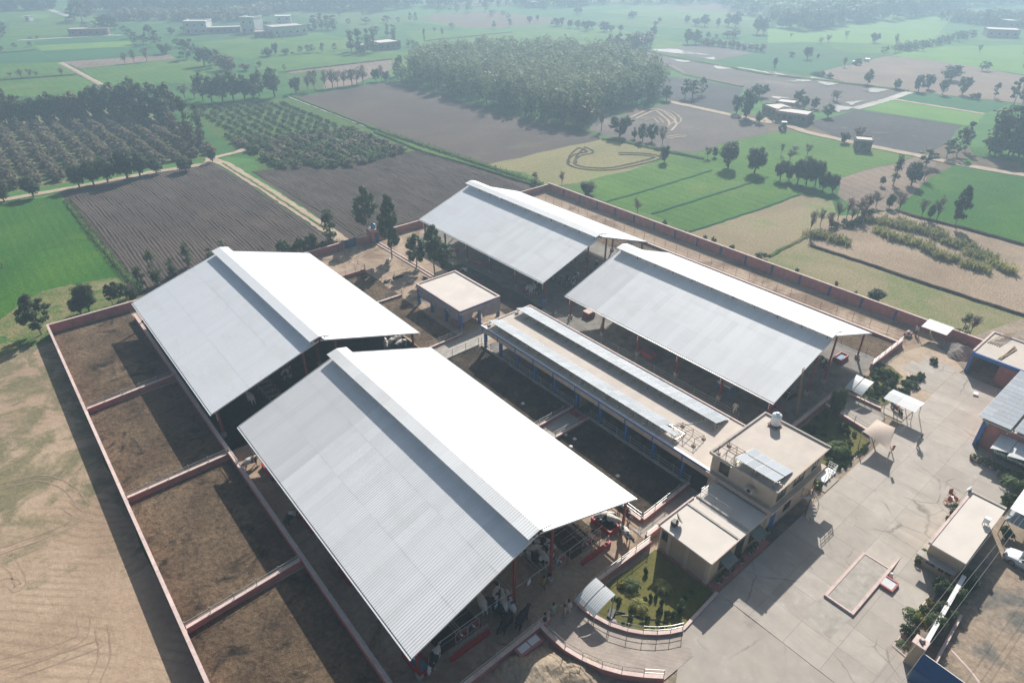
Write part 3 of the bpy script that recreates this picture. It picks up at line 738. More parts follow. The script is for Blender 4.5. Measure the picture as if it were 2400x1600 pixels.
# ---------------------------------------------------------------- boundary walls
def wall_run(label, p, q, h, t=.25, step=3.0, cop=True, name='boundary_wall', mat='wall_pink', copmat='coping', pilaster=0.0, cat='wall'):
    p = Vector(p); q = Vector(q); d = (q - p); Ln = d.length; d.normalize(); nn = Vector((-d.y, d.x))
    o = thing(name, label, cat, ((p.x+q.x)/2, (p.y+q.y)/2, 0))
    n = max(1, round(Ln/step)); rz = math.atan2(d.y, d.x)
    for i in range(n):
        a = p + d*(Ln*i/n); b = p + d*(Ln*(i+1)/n); c = (a + b)/2; w = Ln/n
        MB().box(c.x, c.y, h/2, w - .015, t, h, rz).build('wall_panel', mat, o)
        if cop: MB().box(c.x, c.y, h + .035, w - .02, t + .06, .07, rz).build('coping', copmat, o)
    if pilaster:
        k = int(Ln/pilaster)
        for i in range(1, k+1):
            c = p + d*(i*pilaster) - nn*(t/2 + .06)
            MB().box(c.x, c.y, (h-.15)/2, .34, .12, h - .15, rz).build('pilaster', 'gate_blue', o)
    return o
wall_run('long pink boundary wall along the sandy ground on the west side', (.28, 20), (.28, 107.3), 1.7)
wall_run('pink back wall behind the left sheds, beside the ploughed field', (.4, 107.6), (48.1, 107.6), 1.45)
wall_run('short pink back wall between the blue gate and the water kiosk', (51.3, 107.55), (53.9, 107.3), 1.45)
wall_run('pink back wall behind the far right shed', (56.2, 107.6), (101, 107.6), 1.5)
wall_run('long pink wall with dark blue pilasters beside the green strips', (101.0, 107.5), (101.0, 23.6), 1.85, pilaster=5.25)
wall_run('pink wall behind the gravel heap and garage', (101.0, 23.4), (101.0, 16.6), 1.85)

def rails(o, p, q, heights=(.85, 1.25), base=0.0, step=2.0, mat='galvanised', post=True, r=.03, knob=False):
    p = Vector(p); q = Vector(q); d = q - p; n = max(1, round(d.length/step))
    zt = base + max(heights) + .08
    for h in heights:
        MB().tube((p.x, p.y, base + h), (q.x, q.y, base + h), r, 5).build('rail', mat, o)
    if post:
        for i in range(n+1):
            c = p + d*(i/n)
            m = MB().tube((c.x, c.y, base - .02 if base else 0), (c.x, c.y, zt), r*1.25, 5)
            if knob: m.lathe([(.01, 0), (.055, .04), (.055, .08), (.01, .12)], 6, c.x, c.y, zt)
            m.build('post', mat, o)
def low_wall(label, p, q, h=.75, t=.28, heights=(.35, .65), step=2.1, mat='wall_pink', name='pen_wall', cop=False, knob=True, copmat='coping'):
    o = wall_run(label, p, q, h, t, 6.0, cop, name, mat, copmat, cat='pen wall')
    if heights: rails(o, p, q, heights, h, step, knob=knob)
    return o
low_wall('railed pen wall, farthest of the three crossing the soil pens', (.5, 82.4), (10.9, 83.3), cop=True)
low_wall('railed pen wall, middle one of the three crossing the soil pens', (.5, 62.9), (10.9, 63.0), cop=True)
low_wall('railed pen wall, nearest of the three crossing the soil pens', (.5, 43.4), (10.9, 43.9), cop=True)
low_wall('long low alley wall beside the far left shed', (11.15, 104), (11.15, 63.3), .95, .34, None, cop=True)
low_wall('long low alley wall with rail beside the nearest shed', (11.15, 63), (11.15, 24), .95, .34, (.3, .55), cop=True)
low_wall('kerb wall with rails at the near end of the dung pen', (39.5, 26.75), (47.3, 26.95), .55, .3, (.4, .75), cop=True)
low_wall('railed kerb wall under the blue columns, near half', (47.35, 27.1), (47.35, 41.6), .4, .3, (.5, .9), mat='old_concrete')
low_wall('railed kerb wall under the blue columns, far half', (47.35, 44.6), (47.35, 63.4), .4, .3, (.5, .9), mat='old_concrete')
low_wall('railed kerb wall beside the nearest shed, short side of dung pen', (39.4, 26.9), (39.4, 33), .4, .3, (.5, .9), cop=True)
low_wall('near wall of the cross walkway between shed and milking block', (39.6, 41.7), (47.2, 41.7), .45, .25, (.45, .8), cop=True)
low_wall('far wall of the cross walkway between shed and milking block', (39.6, 44.5), (47.2, 44.5), .45, .25, (.45, .8), cop=True)
low_wall('near railed kerb of the concrete lane beyond the dung pen', (40.2, 63.9), (47.2, 63.95), .3, .25, (.5, .9), mat='old_concrete')
low_wall('far railed kerb of the concrete lane before the small block', (41, 67.6), (47, 67.7), .35, .25, (.5, .9), cop=True)
low_wall('pink pen wall with posts near the blue gate', (41, 96.1), (46.6, 96.0), .7, .28, (.4, .7))
low_wall('double railed pen wall beside the far left shed', (40.8, 84.4), (46.8, 84.2), .35, .28, (.35, .7), cop=True)
low_wall('long kerb wall beside the far right sheds', (94.1, 105), (94.1, 25), .45, .3, None, cop=True)
low_wall('pink end wall in front of the right shed pen', (84.5, 24.75), (94.2, 24.8), .9, .3, (.3, .6), cop=True)
low_wall('pink low wall in front of the right shed by the garden', (62, 24.6), (73.2, 24.75), .9, .3, (.3, .6), cop=True)
low_wall('pink curb wall beside the annex with bright coping', (37.9, 25.0), (47.4, 25.0), .8, .3, (.4,), cop=True)
low_wall('pink railed wall between the shed front and the lawn', (29.6, 24.5), (37.7, 24.35), .8, .3, (.4, .7), cop=True)
low_wall('pink railed wall in front of the nearest shed, beside the sand pile', (13, 24.35), (24.6, 24.5), .8, .3, (.4, .7), cop=True)

def fence(label, p, q, heights=(.5, .9, 1.3), step=2.6, mat='rusty_steel'):
    o = thing('pipe_fence', label, 'fence', ((p[0]+q[0])/2, (p[1]+q[1])/2, 0))
    rails(o, p, q, heights, 0, step, mat, r=.025)
    return o
fence('long wire fence along the service road by the pink wall', (95.9, 105.5), (95.9, 25))
fence('wire fence between the tree yard and the pens', (47, 107), (47, 84.5), (.5, 1.0), 2.4)
fence('wire fence crossing the tree yard to the drain', (47.2, 91.4), (54.2, 90.4), (.5, 1.0), 2.4)
fence('pipe fence between the service path and the right shed', (60.9, 62.5), (60.9, 30), (.5, .9, 1.3), 3.2, 'galvanised')
fence('pipe fence behind the solar roof beside the right shed', (58.7, 62.5), (58.7, 34), (.5, .9), 3.2, 'dark_steel')
fence('pipe fence along the right shed pen', (88.1, 60), (88.1, 27), (.5, .9), 3.5, 'dark_steel')
fence('pipe fence along the far right shed pen', (88.1, 103), (88.1, 67), (.5, .9), 3.5, 'dark_steel')

# drain channel
dr = thing('drain_channel', 'long open concrete drain beside the yard trees', 'drain', (54.7, 96.5, 0))
MB().bx(54.25, 54.45, 86.8, 106, 0, .22).build('kerb', 'coping', dr)
MB().bx(54.95, 55.15, 86.8, 106, 0, .22).build('kerb', 'coping', dr)
MB().bx(54.47, 54.93, 86.9, 105.2, 0, .03).build('channel_bed', 'dung_soil', dr)

# blue gate in the back wall
gt = thing('blue_gate', 'blue sheet metal gate with pink posts in the back wall', 'gate', (49.75, 107.6, 0))
for x in (48.35, 51.1): 
    pst = MB().bx(x-.18, x+.18, 107.42, 107.78, 0, 1.75).build('gate_post', 'wall_pink', gt)
    MB().bx(x-.22, x+.22, 107.38, 107.82, 1.75, 1.83).build('cap', 'coping', pst)
for i, (x0, x1) in enumerate(((48.56, 49.7), (49.74, 50.9))):
    lf = MB().bx(x0, x1, 107.55, 107.6, .08, 1.7).build('gate_leaf', 'gate_blue', gt)
    m = MB()
    for x in (x0+.03, x1-.07): m.bx(x, x+.05, 107.52, 107.55, .08, 1.7)
    for z in (.1, .85, 1.62): m.bx(x0, x1, 107.515, 107.547, z, z+.05)
    m.build('brace', 'gate_blue', lf)

# water kiosk with a blue tank on its roof
kk = thing('water_kiosk', 'small pink pump house built into the back wall', 'kiosk', (55.1, 107.3, 0))
MB().bx(53.9, 56.3, 106.6, 108.4, 0, 2.55).build('wall', 'wall_pink', kk)
MB().bx(53.8, 56.4, 106.5, 108.5, 2.55, 2.7).build('roof', 'coping', kk)
MB().bx(54.7, 55.5, 106.55, 106.6, .05, 1.9).build('door', 'gate_blue', kk)
wt = thing('water_tank', 'small blue water tank on the pink pump house', 'water tank', (54.9, 107.3, 2.7))
MB().lathe([(.5, 0), (.52, .1), (.52, .75), (.48, .82), (.3, .92)], 14).build('barrel', 'trough_blue', wt, True, False)
MB().lathe([(.2, .92), (.2, 1.02), (.1, 1.06)], 10).build('lid', 'trough_blue', wt, True, False)

# ---------------------------------------------------------------- the four sheds
EAVE, APEX = 4.05, 8.38
def shed(label, x0, x1, y0, y1, mats, curtain=None):
    xc = (x0 + x1)/2; Ln = y1 - y0; half = (x1 - x0)/2; sl = (APEX - EAVE)/half
    o = thing('cattle_shed', label, 'shed', (xc, y0, 0))
    n = round(Ln/1.05); w = Ln/n; pitch = w/4
    prof = []
    for k in range(4):
        b = k*pitch
        prof += [(b, 0), (b + pitch*.5, 0), (b + pitch*.62, .016), (b + pitch*.88, .016)]
    prof.append((w + .02, 0))
    gap = 1.0
    cuts = [(0, .36), (.35, .7), (.69, 1.0)]
    run = half - gap*.55
    for side in (-1, 1):
        for ci, (a, b) in enumerate(cuts):
            m = MB(); vs = []; fs = []
            for (yy, hh) in prof:
                for t in (a, b):
                    x = side*(half - run*t); z = EAVE + sl*run*t + hh + .008*ci
                    vs.append((x, yy, z))
            for k in range(len(prof)-1):
                q = (2*k, 2*k+2, 2*k+3, 2*k+1)
                fs.append(q if side < 0 else q[::-1])
            m.add(vs, fs)
            me = {}
            for i in range(n):
                mk = mats(side, ci, i/n)
                if mk not in me: me[mk] = m.mesh('roof_sheet', mk)
                place('roof_sheet', me[mk], o, (0, i*w, random.uniform(0, .006)))
    # raised ridge vent
    nc = round(Ln/2.1); wc = (Ln + .3)/nc
    for side in (-1, 1):
        m = MB(); vs = []; fs = []
        k = 8; p2 = wc/k
        pf = []
        for j in range(k): pf += [(j*p2, 0), (j*p2+p2*.5, 0), (j*p2+p2*.62, .016), (j*p2+p2*.88, .016)]
        pf.append((wc, 0))
        for yy, hh in pf:
            vs += [(0, yy, 9.03 + hh), (side*1.28, yy, 8.72 + hh)]
        for j in range(len(pf)-1):
            q = (2*j, 2*j+1, 2*j+3, 2*j+2); fs.append(q if side < 0 else q[::-1])
        m.add(vs, fs); me = m.mesh('ridge_sheet', mats(-1, 3, 0))
        for i in range(nc): place('ridge_sheet', me, o, (0, -.15 + i*wc, random.uniform(0, .004)))
    for yy in (-.15, Ln + .15):
        MB().bar((-1.28, yy, 8.68), (0, yy, 8.98), .05, .12).bar((1.28, yy, 8.68), (0, yy, 8.98), .05, .12).build('ridge_trim', 'sheet_metal', o, world=False)
    # frames: columns, rafters
    nf = 6
    cols = []
    cm = MB().bx(-.13, .13, -.09, .09, 0, 4.15).mesh('column', 'red_steel')
    cin = MB().bx(-.12, .12, -.09, .09, 0, 7.3).mesh('column', 'red_steel')
    bs = MB().box(0, 0, .3, .5, .5, .6).mesh('footing', 'old_concrete')
    rf = MB()
    for s in (-1, 1):
        rf.bar((s*(half - .15), 0, EAVE - .14), (0, 0, APEX - .12), .16, .22)
    rfm = rf.mesh('rafter', 'red_steel')
    pm_ = MB()
    for s in (-1, 1): pm_.tube((s*.9, 0, 7.95), (s*.9, 0, 8.75), .05, 4)
    pm_.bar((-.9, 0, 8.6), (.9, 0, 8.6), .06, .08)
    pmm = pm_.mesh('vent_post', 'dark_steel')
    for i in range(nf):
        yy = .55 + (Ln - 1.1)*i/(nf-1)
        for s in (-1, 1):
            c = place('column', cm, o, (s*(half - .75), yy, 0)); place('footing', bs, c)
            c = place('column', cin, o, (s*2.15, yy, 0)); place('footing', bs, c)
        place('rafter', rfm, o, (0, yy, 0))
    for i in range(nf*2 - 1):
        place('vent_post', pmm, o, (0, .55 + (Ln - 1.1)*i/(nf*2-2), 0))
    # purlins, eave gutter with downpipes, barge boards
    pu = MB().bx(-.05, .05, 0, Ln, -.1, .02).mesh('purlin', 'red_steel')
    for s in (-1, 1):
        for t in (.03, .2, .36, .52, .68, .84, .97):
            place('purlin', pu, o, (s*(half - run*t), 0, EAVE + sl*run*t - .05))
        g = MB().bx(s*half - .09 + s*.1, s*half + .09 + s*.1, -.05, Ln + .05, EAVE - .2, EAVE - .06).build('gutter', 'sheet_metal', o, world=False)
        for i in range(nf):
            yy = .55 + (Ln - 1.1)*i/(nf-1) + .2
            MB().tube((s*(half - .6), yy, EAVE - .15), (s*(half - .6), yy, 2.4), .05, 6).build('downpipe', 'white_plastic', g, world=False)
        for yy in (-.03, Ln + .03):
            MB().bar((s*half, yy, EAVE - .02), (s*.1, yy, APEX - .02), .03, .16).build('barge_board', 'roof_dull', o, world=False)
    return o
shed('white ribbed roof cattle shed, nearest of the four sheds', 12.69, 38.15, 26.97, 62.51,
     lambda s, c, t: 'roof_dull' if (s < 0 and c < 3 and t > .66) else 'roof_white')
shed('smooth bluish white cattle shed beside the small wheat field, far left', 11.13, 39.07, 66.66, 101.29, lambda s, c, t: 'roof_bluish')
shed('white roofed cattle shed in the far corner of the pink walls', 62.44, 87.58, 67.0, 102.57, lambda s, c, t: 'roof_bluish' if t > .55 else 'roof_white')
shed('white ribbed cattle shed with leaning ladder, beside the solar roofed block', 62.17, 86.68, 26.73, 61.7, lambda s, c, t: 'roof_dull' if (s < 0 and t > .8) else 'roof_white')

# ---------------------------------------------------------------- milking block with blue columns
mp = thing('milking_block', 'long flat roofed block with blue columns and cream band', 'building', (51.5, 43.6, 0))
MB().bx(47.05, 56.0, 24.9, 62.8, 3.72, 3.95).build('roof', 'roof_screed', mp)
for nm, a in (('band', (46.95, 47.2, 24.6, 62.9, 3.05, 3.72)), ('band', (47.2, 56.0, 62.65, 62.9, 3.05, 3.72)), ('band', (55.9, 56.15, 24.6, 62.9, 3.05, 3.9))):
    MB().bx(*a).build(nm, 'band_plaster', mp)
st = MB().bx(46.9, 47.18, 24.6, 62.95, 3.74, 3.98).build('blue_strip', 'blue_paint', mp)
MB().bx(46.9, 47.22, 24.6, 62.95, 3.985, 4.03).build('coping', 'white_paint', st)
MB().bx(47.2, 56.1, 62.72, 62.95, 3.96, 4.08).build('parapet', 'coping', mp)
MB().bx(55.92, 56.1, 26, 62.7, 3.96, 4.1).build('parapet', 'coping', mp)
for y in (62.6, 59.2, 55.5, 51.9, 48.1, 44.2, 40.2, 36.1, 32.1, 28.1):
    c = MB().bx(47.3, 47.66, y-.18, y+.18, .3, 3.2).build('column', 'blue_paint', mp)
    MB().bx(47.24, 47.72, y-.28, y+.28, 2.85, 3.3).build('capital', 'blue_paint', c)
    MB().bx(46.88, 46.95, y-.06, y+.06, 3.0, 3.74).build('downpipe', 'blue_paint', c)
MB().bx(56.0, 56.2, 25, 62.6, 0, 3.05).build('rear_wall', 'cream_plaster', mp)
MB().bx(47.8, 55.9, 44.1, 44.3, 0, 3.05).build('cross_wall', 'cream_plaster', mp)

def solar_row(label, x_lo, x_hi, z_lo, z_hi, y0, y1, ncol, nrow, loc, skip=(), gap=0.0):
    o = thing('solar_array', label, 'solar panels', loc)
    ang = math.atan2(z_hi - z_lo, x_hi - x_lo); sw = math.hypot(x_hi - x_lo, z_hi - z_lo)/nrow; sy = (y1 - y0)/ncol
    m = MB().box(0, 0, 0, sw - .03 - gap, sy - .03, .04); fm = m.mesh('solar_panel', 'galvanised')
    cm = MB().box(0, 0, .022, sw - .09 - gap, sy - .09, .012).mesh('cells', 'solar_cells')
    for i in range(ncol):
        for j in range(nrow):
            if (i, j) in skip: continue
            t = (j + .5)/nrow
            p = place('solar_panel', fm, o, (x_lo + (x_hi-x_lo)*t - loc[0], y0 + sy*(i+.5) - loc[1], z_lo + (z_hi-z_lo)*t - loc[2]))
            p.rotation_euler = (0, -ang, 0)
            place('cells', cm, p)
    for i in range(0, ncol + 1, 2):
        y = y0 + sy*i + (.1 if i == 0 else -.1)
        m = MB()
        m.tube((x_lo+.15, y, loc[2]), (x_lo+.15, y, z_lo - .02), .035, 4); m.tube((x_hi-.15, y, loc[2]), (x_hi-.15, y, z_hi - .06), .035, 4)
        m.bar((x_lo, y, z_lo - .05), (x_hi, y, z_hi - .05), .05, .06)
        m.bar((x_lo-.5, y, loc[2] + .05), (x_hi, y, loc[2] + .05), .05, .05)
        m.build('frame', 'galvanised', o)
    for f in (.25, .75):
        MB().bar((x_lo+(x_hi-x_lo)*f, y0, z_lo+(z_hi-z_lo)*f-.045), (x_lo+(x_hi-x_lo)*f, y1, z_lo+(z_hi-z_lo)*f-.045), .05, .05).build('beam', 'galvanised', o)
    for k in range(ncol//2 + 1):
        MB().box(x_lo+.15, y0 + sy*2*k, loc[2]+.12, .4, .4, .24).build('ballast', 'parapet', o)
    return o
solar_row('long row of solar panels along the far edge of the milking roof', 52.85, 55.55, 4.9, 4.15, 28.3, 62.3, 34, 2, (54.2, 45, 3.95))
solar_row('long row of solar panels along the blue edge of the milking roof', 47.6, 50.0, 4.9, 4.15, 29.9, 62.1, 32, 2, (48.8, 46, 3.95), skip=((0, 1), (1, 1)))
def rack(label, x1, x0, y0, y1, z, loc):
    o = thing('empty_rack', label, 'panel rack', loc)
    for y in (y0, (y0+y1)/2, y1):
        m = MB().tube((x0, y, z), (x0, y, z+.45), .035, 4).tube((x1, y, z), (x1, y, z+.95), .035, 4).bar((x0, y, z+.45), (x1, y, z+.95), .05, .05)
        m.build('frame', 'rusty_steel', o)
    for t in (.05, .35, .65, .95):
        MB().bar((x0+(x1-x0)*t, y0-.1, z+.48+.5*t), (x0+(x1-x0)*t, y1+.1, z+.48+.5*t), .04, .04).build('beam', 'rusty_steel', o)
    for y in (y0, y1):
        for x in (x0, x1): MB().box(x, y, z+.1, .35, .35, .2).build('ballast', 'parapet', o)
    return o
rack('empty rusty panel rack at the end of the milking roof', 48.9, 50.7, 28.2, 31.0, 3.95, (49.8, 29.6, 3.95))
cp = thing('conduit', 'pale pipe bent across the milking roof between the panel rows', 'pipe', (51.5, 30.6, 3.95))
MB().path([(50.4, 31.6, 4.2), (51.2, 30.9, 4.03), (53.2, 29.9, 4.03), (53.5, 29.9, 4.5)], .04).build('pipe', 'white_plastic', cp)

# ---------------------------------------------------------------- small flat block with blue band (calf house)
cb = thing('calf_house', 'small flat roofed block with blue band and hanging tarpaulins', 'building', (51.2, 74.5, 0))
MB().bx(47.65, 54.9, 68.9, 80.35, 3.2, 3.36).build('roof', 'roof_pale', cb)
for a in ((47.45, 47.68, 68.7, 80.5), (54.85, 55.08, 68.7, 80.5), (47.68, 54.85, 68.7, 68.92), (47.68, 54.85, 80.28, 80.5)):
    MB().bx(a[0], a[1], a[2], a[3], 3.22, 3.5).build('blue_band', 'blue_paint' if a[0] < 50 and a[3] != 80.5 or a[1] < 48 else 'parapet', cb)
    MB().bx(a[0]-.015, a[1]+.015, a[2]-.015, a[3]+.015, 3.502, 3.55).build('coping', 'coping', cb)
MB().bx(47.5, 47.75, 68.75, 80.45, 2.75, 3.2).build('fascia', 'tan_plaster', cb)
MB().bx(47.75, 54.9, 68.75, 69.0, 2.75, 3.2).build('fascia', 'band_plaster', cb)
for y in (68.95, 72.6, 76.5, 80.2):
    for x in (47.65, 54.8): MB().bx(x-.2, x+.2, y-.2, y+.2, 0, 2.75).build('column', 'blue_paint', cb)
for x in (51.2,): MB().bx(x-.18, x+.18, 68.8, 69.15, 0, 2.75).build('column', 'blue_paint', cb)
MB().bx(47.75, 54.7, 69.2, 80.2, .02, .05).build('floor', 'shed_concrete', cb)
def drape(poly_top, drop, name, mat, parent, nrm=(0, 0), sag=.25):
    # hanging cloth between two top points with an uneven bottom edge
    (xa, ya, za), (xb, yb, zb) = poly_top
    n = 14; vs = []; fs = []
    for i in range(n+1):
        t = i/n
        for j in range(5):
            u = j/4; d = drop(t)
            wv = sag*math.sin(t*17 + u*3)*u*.6 + random.uniform(-.03, .03)
            vs.append((xa+(xb-xa)*t + nrm[0]*wv, ya+(yb-ya)*t + nrm[1]*wv, za+(zb-za)*t - d*u))
    for i in range(n):
        for j in range(4): fs.append((i*5+j, (i+1)*5+j, (i+1)*5+j+1, i*5+j+1))
    m = MB(); m.add(vs, fs)
    return m.build(name, mat, parent, smooth=True)
drape(((47.42, 69.0, 3.15), (55.0, 68.62, 3.35)), lambda t: 1.9 if t < .3 else (.9 if t < .55 else 2.4), 'tarpaulin', 'tarp_mauve', cb, (0, 1))
drape(((47.38, 79.9, 2.95), (47.38, 69.2, 2.95)), lambda t: 1.0 + .5*math.sin(t*5) + (.8 if t > .85 else 0), 'tarpaulin', 'tarp_mauve', cb, (1, 0))
for y in (70.5, 74.5, 78.4):
    m = MB()
    for z in (.4, .75, 1.1): m.tube((47.6, y-1.5, z), (47.6, y+1.5, z), .03, 5)
    m.build('rail', 'galvanised', cb)

# ---------------------------------------------------------------- office block, two storeys
def window(parent, x, y, z, w, h, axis, mat='window_frame', depth=.05):
    # window on a wall facing -X (axis 'x') or -Y (axis 'y'); frame, pane and a mullion
    if axis == 'x':
        f = MB().bx(x-depth, x, y-w/2, y+w/2, z, z+.06).bx(x-depth, x, y-w/2, y+w/2, z+h-.06, z+h).bx(x-depth, x, y-w/2, y-w/2+.06, z+.06, z+h-.06).bx(x-depth, x, y+w/2-.06, y+w/2, z+.06, z+h-.06).bx(x-depth, x, y-.03, y+.03, z+.06, z+h-.06).build('window', mat, parent)
        for s in (-1, 1): MB().bx(x-.015, x-.004, y+s*w/4-w/4+.05, y+s*w/4+w/4-.05, z+.06, z+h-.06).build('pane', 'window_dark', f)
    else:
        f = MB().bx(x-w/2, x+w/2, y-depth, y, z, z+.06).bx(x-w/2, x+w/2, y-depth, y, z+h-.06, z+h).bx(x-w/2, x-w/2+.06, y-depth, y, z+.06, z+h-.06).bx(x+w/2-.06, x+w/2, y-depth, y, z+.06, z+h-.06).bx(x-.03, x+.03, y-depth, y, z+.06, z+h-.06).build('window', mat, parent)
        for s in (-1, 1): MB().bx(x+s*w/4-w/4+.05, x+s*w/4+w/4-.05, y-.015, y-.004, z+.06, z+h-.06).build('pane', 'window_dark', f)
    return f
of = thing('office_block', 'cream two storey office with flat roof and white tank', 'building', (51.8, 21.3, 0))
MB().bx(47.2, 56.6, 18.1, 24.9, 0, 3.6).build('wall', 'cream_plaster', of)
MB().bx(46.6, 56.9, 17.5, 25.0, 3.6, 3.9).build('ledge', 'cream_plaster', of)
MB().bx(47.2, 56.6, 17.95, 24.9, 3.9, 6.05).build('wall', 'cream_plaster', of)
MB().bx(46.9, 56.9, 17.7, 25.1, 6.05, 6.2).build('roof', 'roof_screed', of)
for a in ((46.85, 47.05, 17.65, 25.15), (56.75, 56.95, 17.65, 25.15), (47.05, 56.75, 24.95, 25.15)):
    MB().bx(a[0], a[1], a[2], a[3], 6.205, 6.4).build('parapet', 'parapet', of)
MB().bx(47.05, 56.75, 17.65, 17.8, 6.205, 6.27).build('parapet', 'cream_plaster', of)
MB().bx(46.6, 46.68, 17.5, 25.0, 3.905, 4.05).build('ledge_trim', 'coping', of)
window(of, 47.2, 23.4, 4.4, 1.1, 1.3, 'x')
window(of, 48.6, 17.95, 4.35, 1.5, 1.3, 'y')
window(of, 51.8, 17.95, 4.35, 1.9, 1.3, 'y')
window(of, 54.9, 17.95, 4.35, 1.1, 1.2, 'y')
dd = MB().bx(48.1, 49.0, 18.04, 18.1, 0, 2.1).build('door', 'blue_paint', of)
MB().bx(48.82, 48.9, 18.0, 18.04, .95, 1.1).build('handle', 'galvanised', dd)
window(of, 51.2, 18.1, 1.0, 1.2, 1.2, 'y')
MB().bx(48.0, 53.5, 18.0, 18.1, 2.35, 2.6).build('sign_band', 'white_paint', of)
sh = MB().bx(46.9, 47.2, 20.2, 22.9, .02, 3.3).build('steel_shutter', 'grey_awning', of)
for k in range(6): MB().bx(46.86, 46.9, 20.25+k*.45, 20.55+k*.45, .05, 3.25).build('rib', 'galvanised', sh)
aw = MB().box(46.75, 20.2, 4.95, .45, .9, .55).build('air_conditioner', 'parapet', of)
MB().tube((46.5, 20.2, 4.95), (46.53, 20.2, 4.95), .2, 10).build('fan_grille', 'black_plastic', aw)
tk = thing('roof_water_tank', 'white plastic water tank on the office roof', 'water tank', (55.8, 23.3, 6.2))
MB().lathe([(.5, .22), (.52, .3), (.5, .6), (.52, .65), (.5, 1.05), (.52, 1.1), (.5, 1.4), (.3, 1.58)], 16).build('barrel', 'white_plastic', tk, True, False)
MB().lathe([(.22, 1.58), (.22, 1.66), (.1, 1.7)], 10).build('lid', 'white_plastic', tk, True, False)
m = MB()
for a, b in ((-.45, -.45), (.45, -.45), (-.45, .45), (.45, .45)): m.tube((a, b, 0), (a, b, .22), .04, 4)
m.box(0, 0, .2, 1.15, 1.15, .05); m.build('stand', 'rusty_steel', tk, world=False)
solar_row('two tilted strips of solar panels on the office roof', 47.15, 50.75, 7.1, 6.35, 18.25, 22.6, 4, 2, (48.9, 20.4, 6.2), gap=.12)
rack('empty rusty panel rack on the office roof beside its panels', 47.4, 49.3, 22.7, 24.5, 6.2, (48.3, 23.6, 6.2))
# balcony with white rail on the yard side, spiral stair
bal = thing('corner_balcony', 'small white railed balcony on the end of the office', 'balcony', (56.2, 17.0, 3.3))
MB().bx(55.0, 57.4, 16.6, 17.5, 3.3, 3.45).build('slab', 'white_paint', bal)
for p, q in (((55.0, 16.65), (57.4, 16.65)), ((57.35, 16.65), (57.35, 17.5))):
    m = MB()
    for z in (3.75, 4.05, 4.3): m.tube((p[0], p[1], z), (q[0], q[1], z), .03, 5)
    for t in (0, .33, .66, 1): m.tube((p[0]+(q[0]-p[0])*t, p[1]+(q[1]-p[1])*t, 3.45), (p[0]+(q[0]-p[0])*t, p[1]+(q[1]-p[1])*t, 4.3), .03, 5)
    m.build('railing', 'white_paint', bal)
sp = thing('spiral_stair', 'steel spiral stair on the yard side of the office', 'stair', (52.9, 16.7, 0))
MB().tube((52.9, 16.7, 0), (52.9, 16.7, 4.6), .06, 8).build('pole', 'rusty_steel', sp)
rl = []
for k in range(18):
    a = k*.36 - 2.2; z = .2 + k*.2
    MB().add([(.05*math.cos(a), .05*math.sin(a), z), (.95*math.cos(a), .95*math.sin(a), z), (.95*math.cos(a+.33), .95*math.sin(a+.33), z), (.05*math.cos(a+.33), .05*math.sin(a+.33), z)], [(0,1,2,3)]).bar((.05*math.cos(a), .05*math.sin(a), z-.03), (.95*math.cos(a), .95*math.sin(a), z-.03), .04, .05).build('tread', 'galvanised', sp, world=False)
    rl.append((.95*math.cos(a), .95*math.sin(a), z+.9))
m = MB().path(rl, .025, 5)
for k in range(0, 18, 2): m.tube((rl[k][0], rl[k][1], rl[k][2]-.9), rl[k], .018, 4)
m.build('handrail', 'rusty_steel', sp, world=False)

# ---------------------------------------------------------------- annex, one storey
an = thing('annex', 'cream single storey annex with bright flat roof', 'building', (41.2, 20.7, 0))
MB().bx(38.1, 46.9, 18.05, 23.6, 0, 3.3).build('wall', 'tan_plaster', an)
MB().bx(37.75, 46.6, 17.85, 23.75, 3.3, 3.46).build('roof', 'roof_pale', an)
MB().bx(37.7, 43.1, 23.7, 23.85, 3.465, 3.62).build('parapet', 'coping', an)
MB().bx(37.7, 41.9, 17.8, 17.92, 3.465, 3.55).build('parapet', 'coping', an)
MB().bx(41.9, 42.1, 17.8, 23.7, 3.465, 3.56).build('parapet', 'parapet', an)
MB().bx(43.4, 43.6, 17.9, 23.7, 3.465, 3.62).build('parapet', 'parapet', an)
for y in (18.25, 20.5, 22.5): MB().bx(37.98, 38.1, y-.2, y+.2, 0, 3.3).build('pilaster', 'cream_plaster', an)
MB().bx(37.99, 38.1, 18.05, 23.6, 2.95, 3.3).build('cornice', 'cream_plaster', an)
MB().bx(37.94, 38.1, 18.0, 23.6, 0, .35).build('plinth', 'wall_pink', an)
window(an, 38.1, 23.0, 1.7, .8, 1.0, 'x')
MB().bx(38.06, 38.1, 22.75, 23.2, 2.78, 2.9).build('vent', 'window_dark', an)
MB().tube((37.95, 23.5, 0), (37.95, 23.5, 3.3), .06, 6).build('downpipe', 'white_plastic', an)
for x in (40.2, 45.0):
    w_ = window(an, x, 18.05, 1.0, 1.3, 1.2, 'y')
    MB().box(x, 17.55, 2.45, 1.7, 1.1, .06, 0, .35).build('awning', 'grey_awning', w_)
MB().bx(42.1, 43.4, 18.0, 18.06, 0, 2.9).build('recess_shade_panel', 'window_dark', an)  # flat dark panel on the solid wall, a recess's shade put into colour
dish = thing('roof_air_unit', 'tilted dish beside a dark box on the annex roof', 'dish', (39.0, 22.7, 3.46))
MB().box(-.15, .1, .3, .55, .5, .5).build('box', 'black_plastic', dish, world=False)
m = MB().lathe([(.02, 0), (.25, .04), (.45, .12), (.55, .2)], 14); 
mm = Matrix.Translation((.15, 0, .7)) @ Matrix.Rotation(R(60), 4, Vector((.6, .8, 0)))
m.v = [tuple(mm @ Vector(p)) for p in m.v]; m.build('dish', 'parapet', dish, world=False)
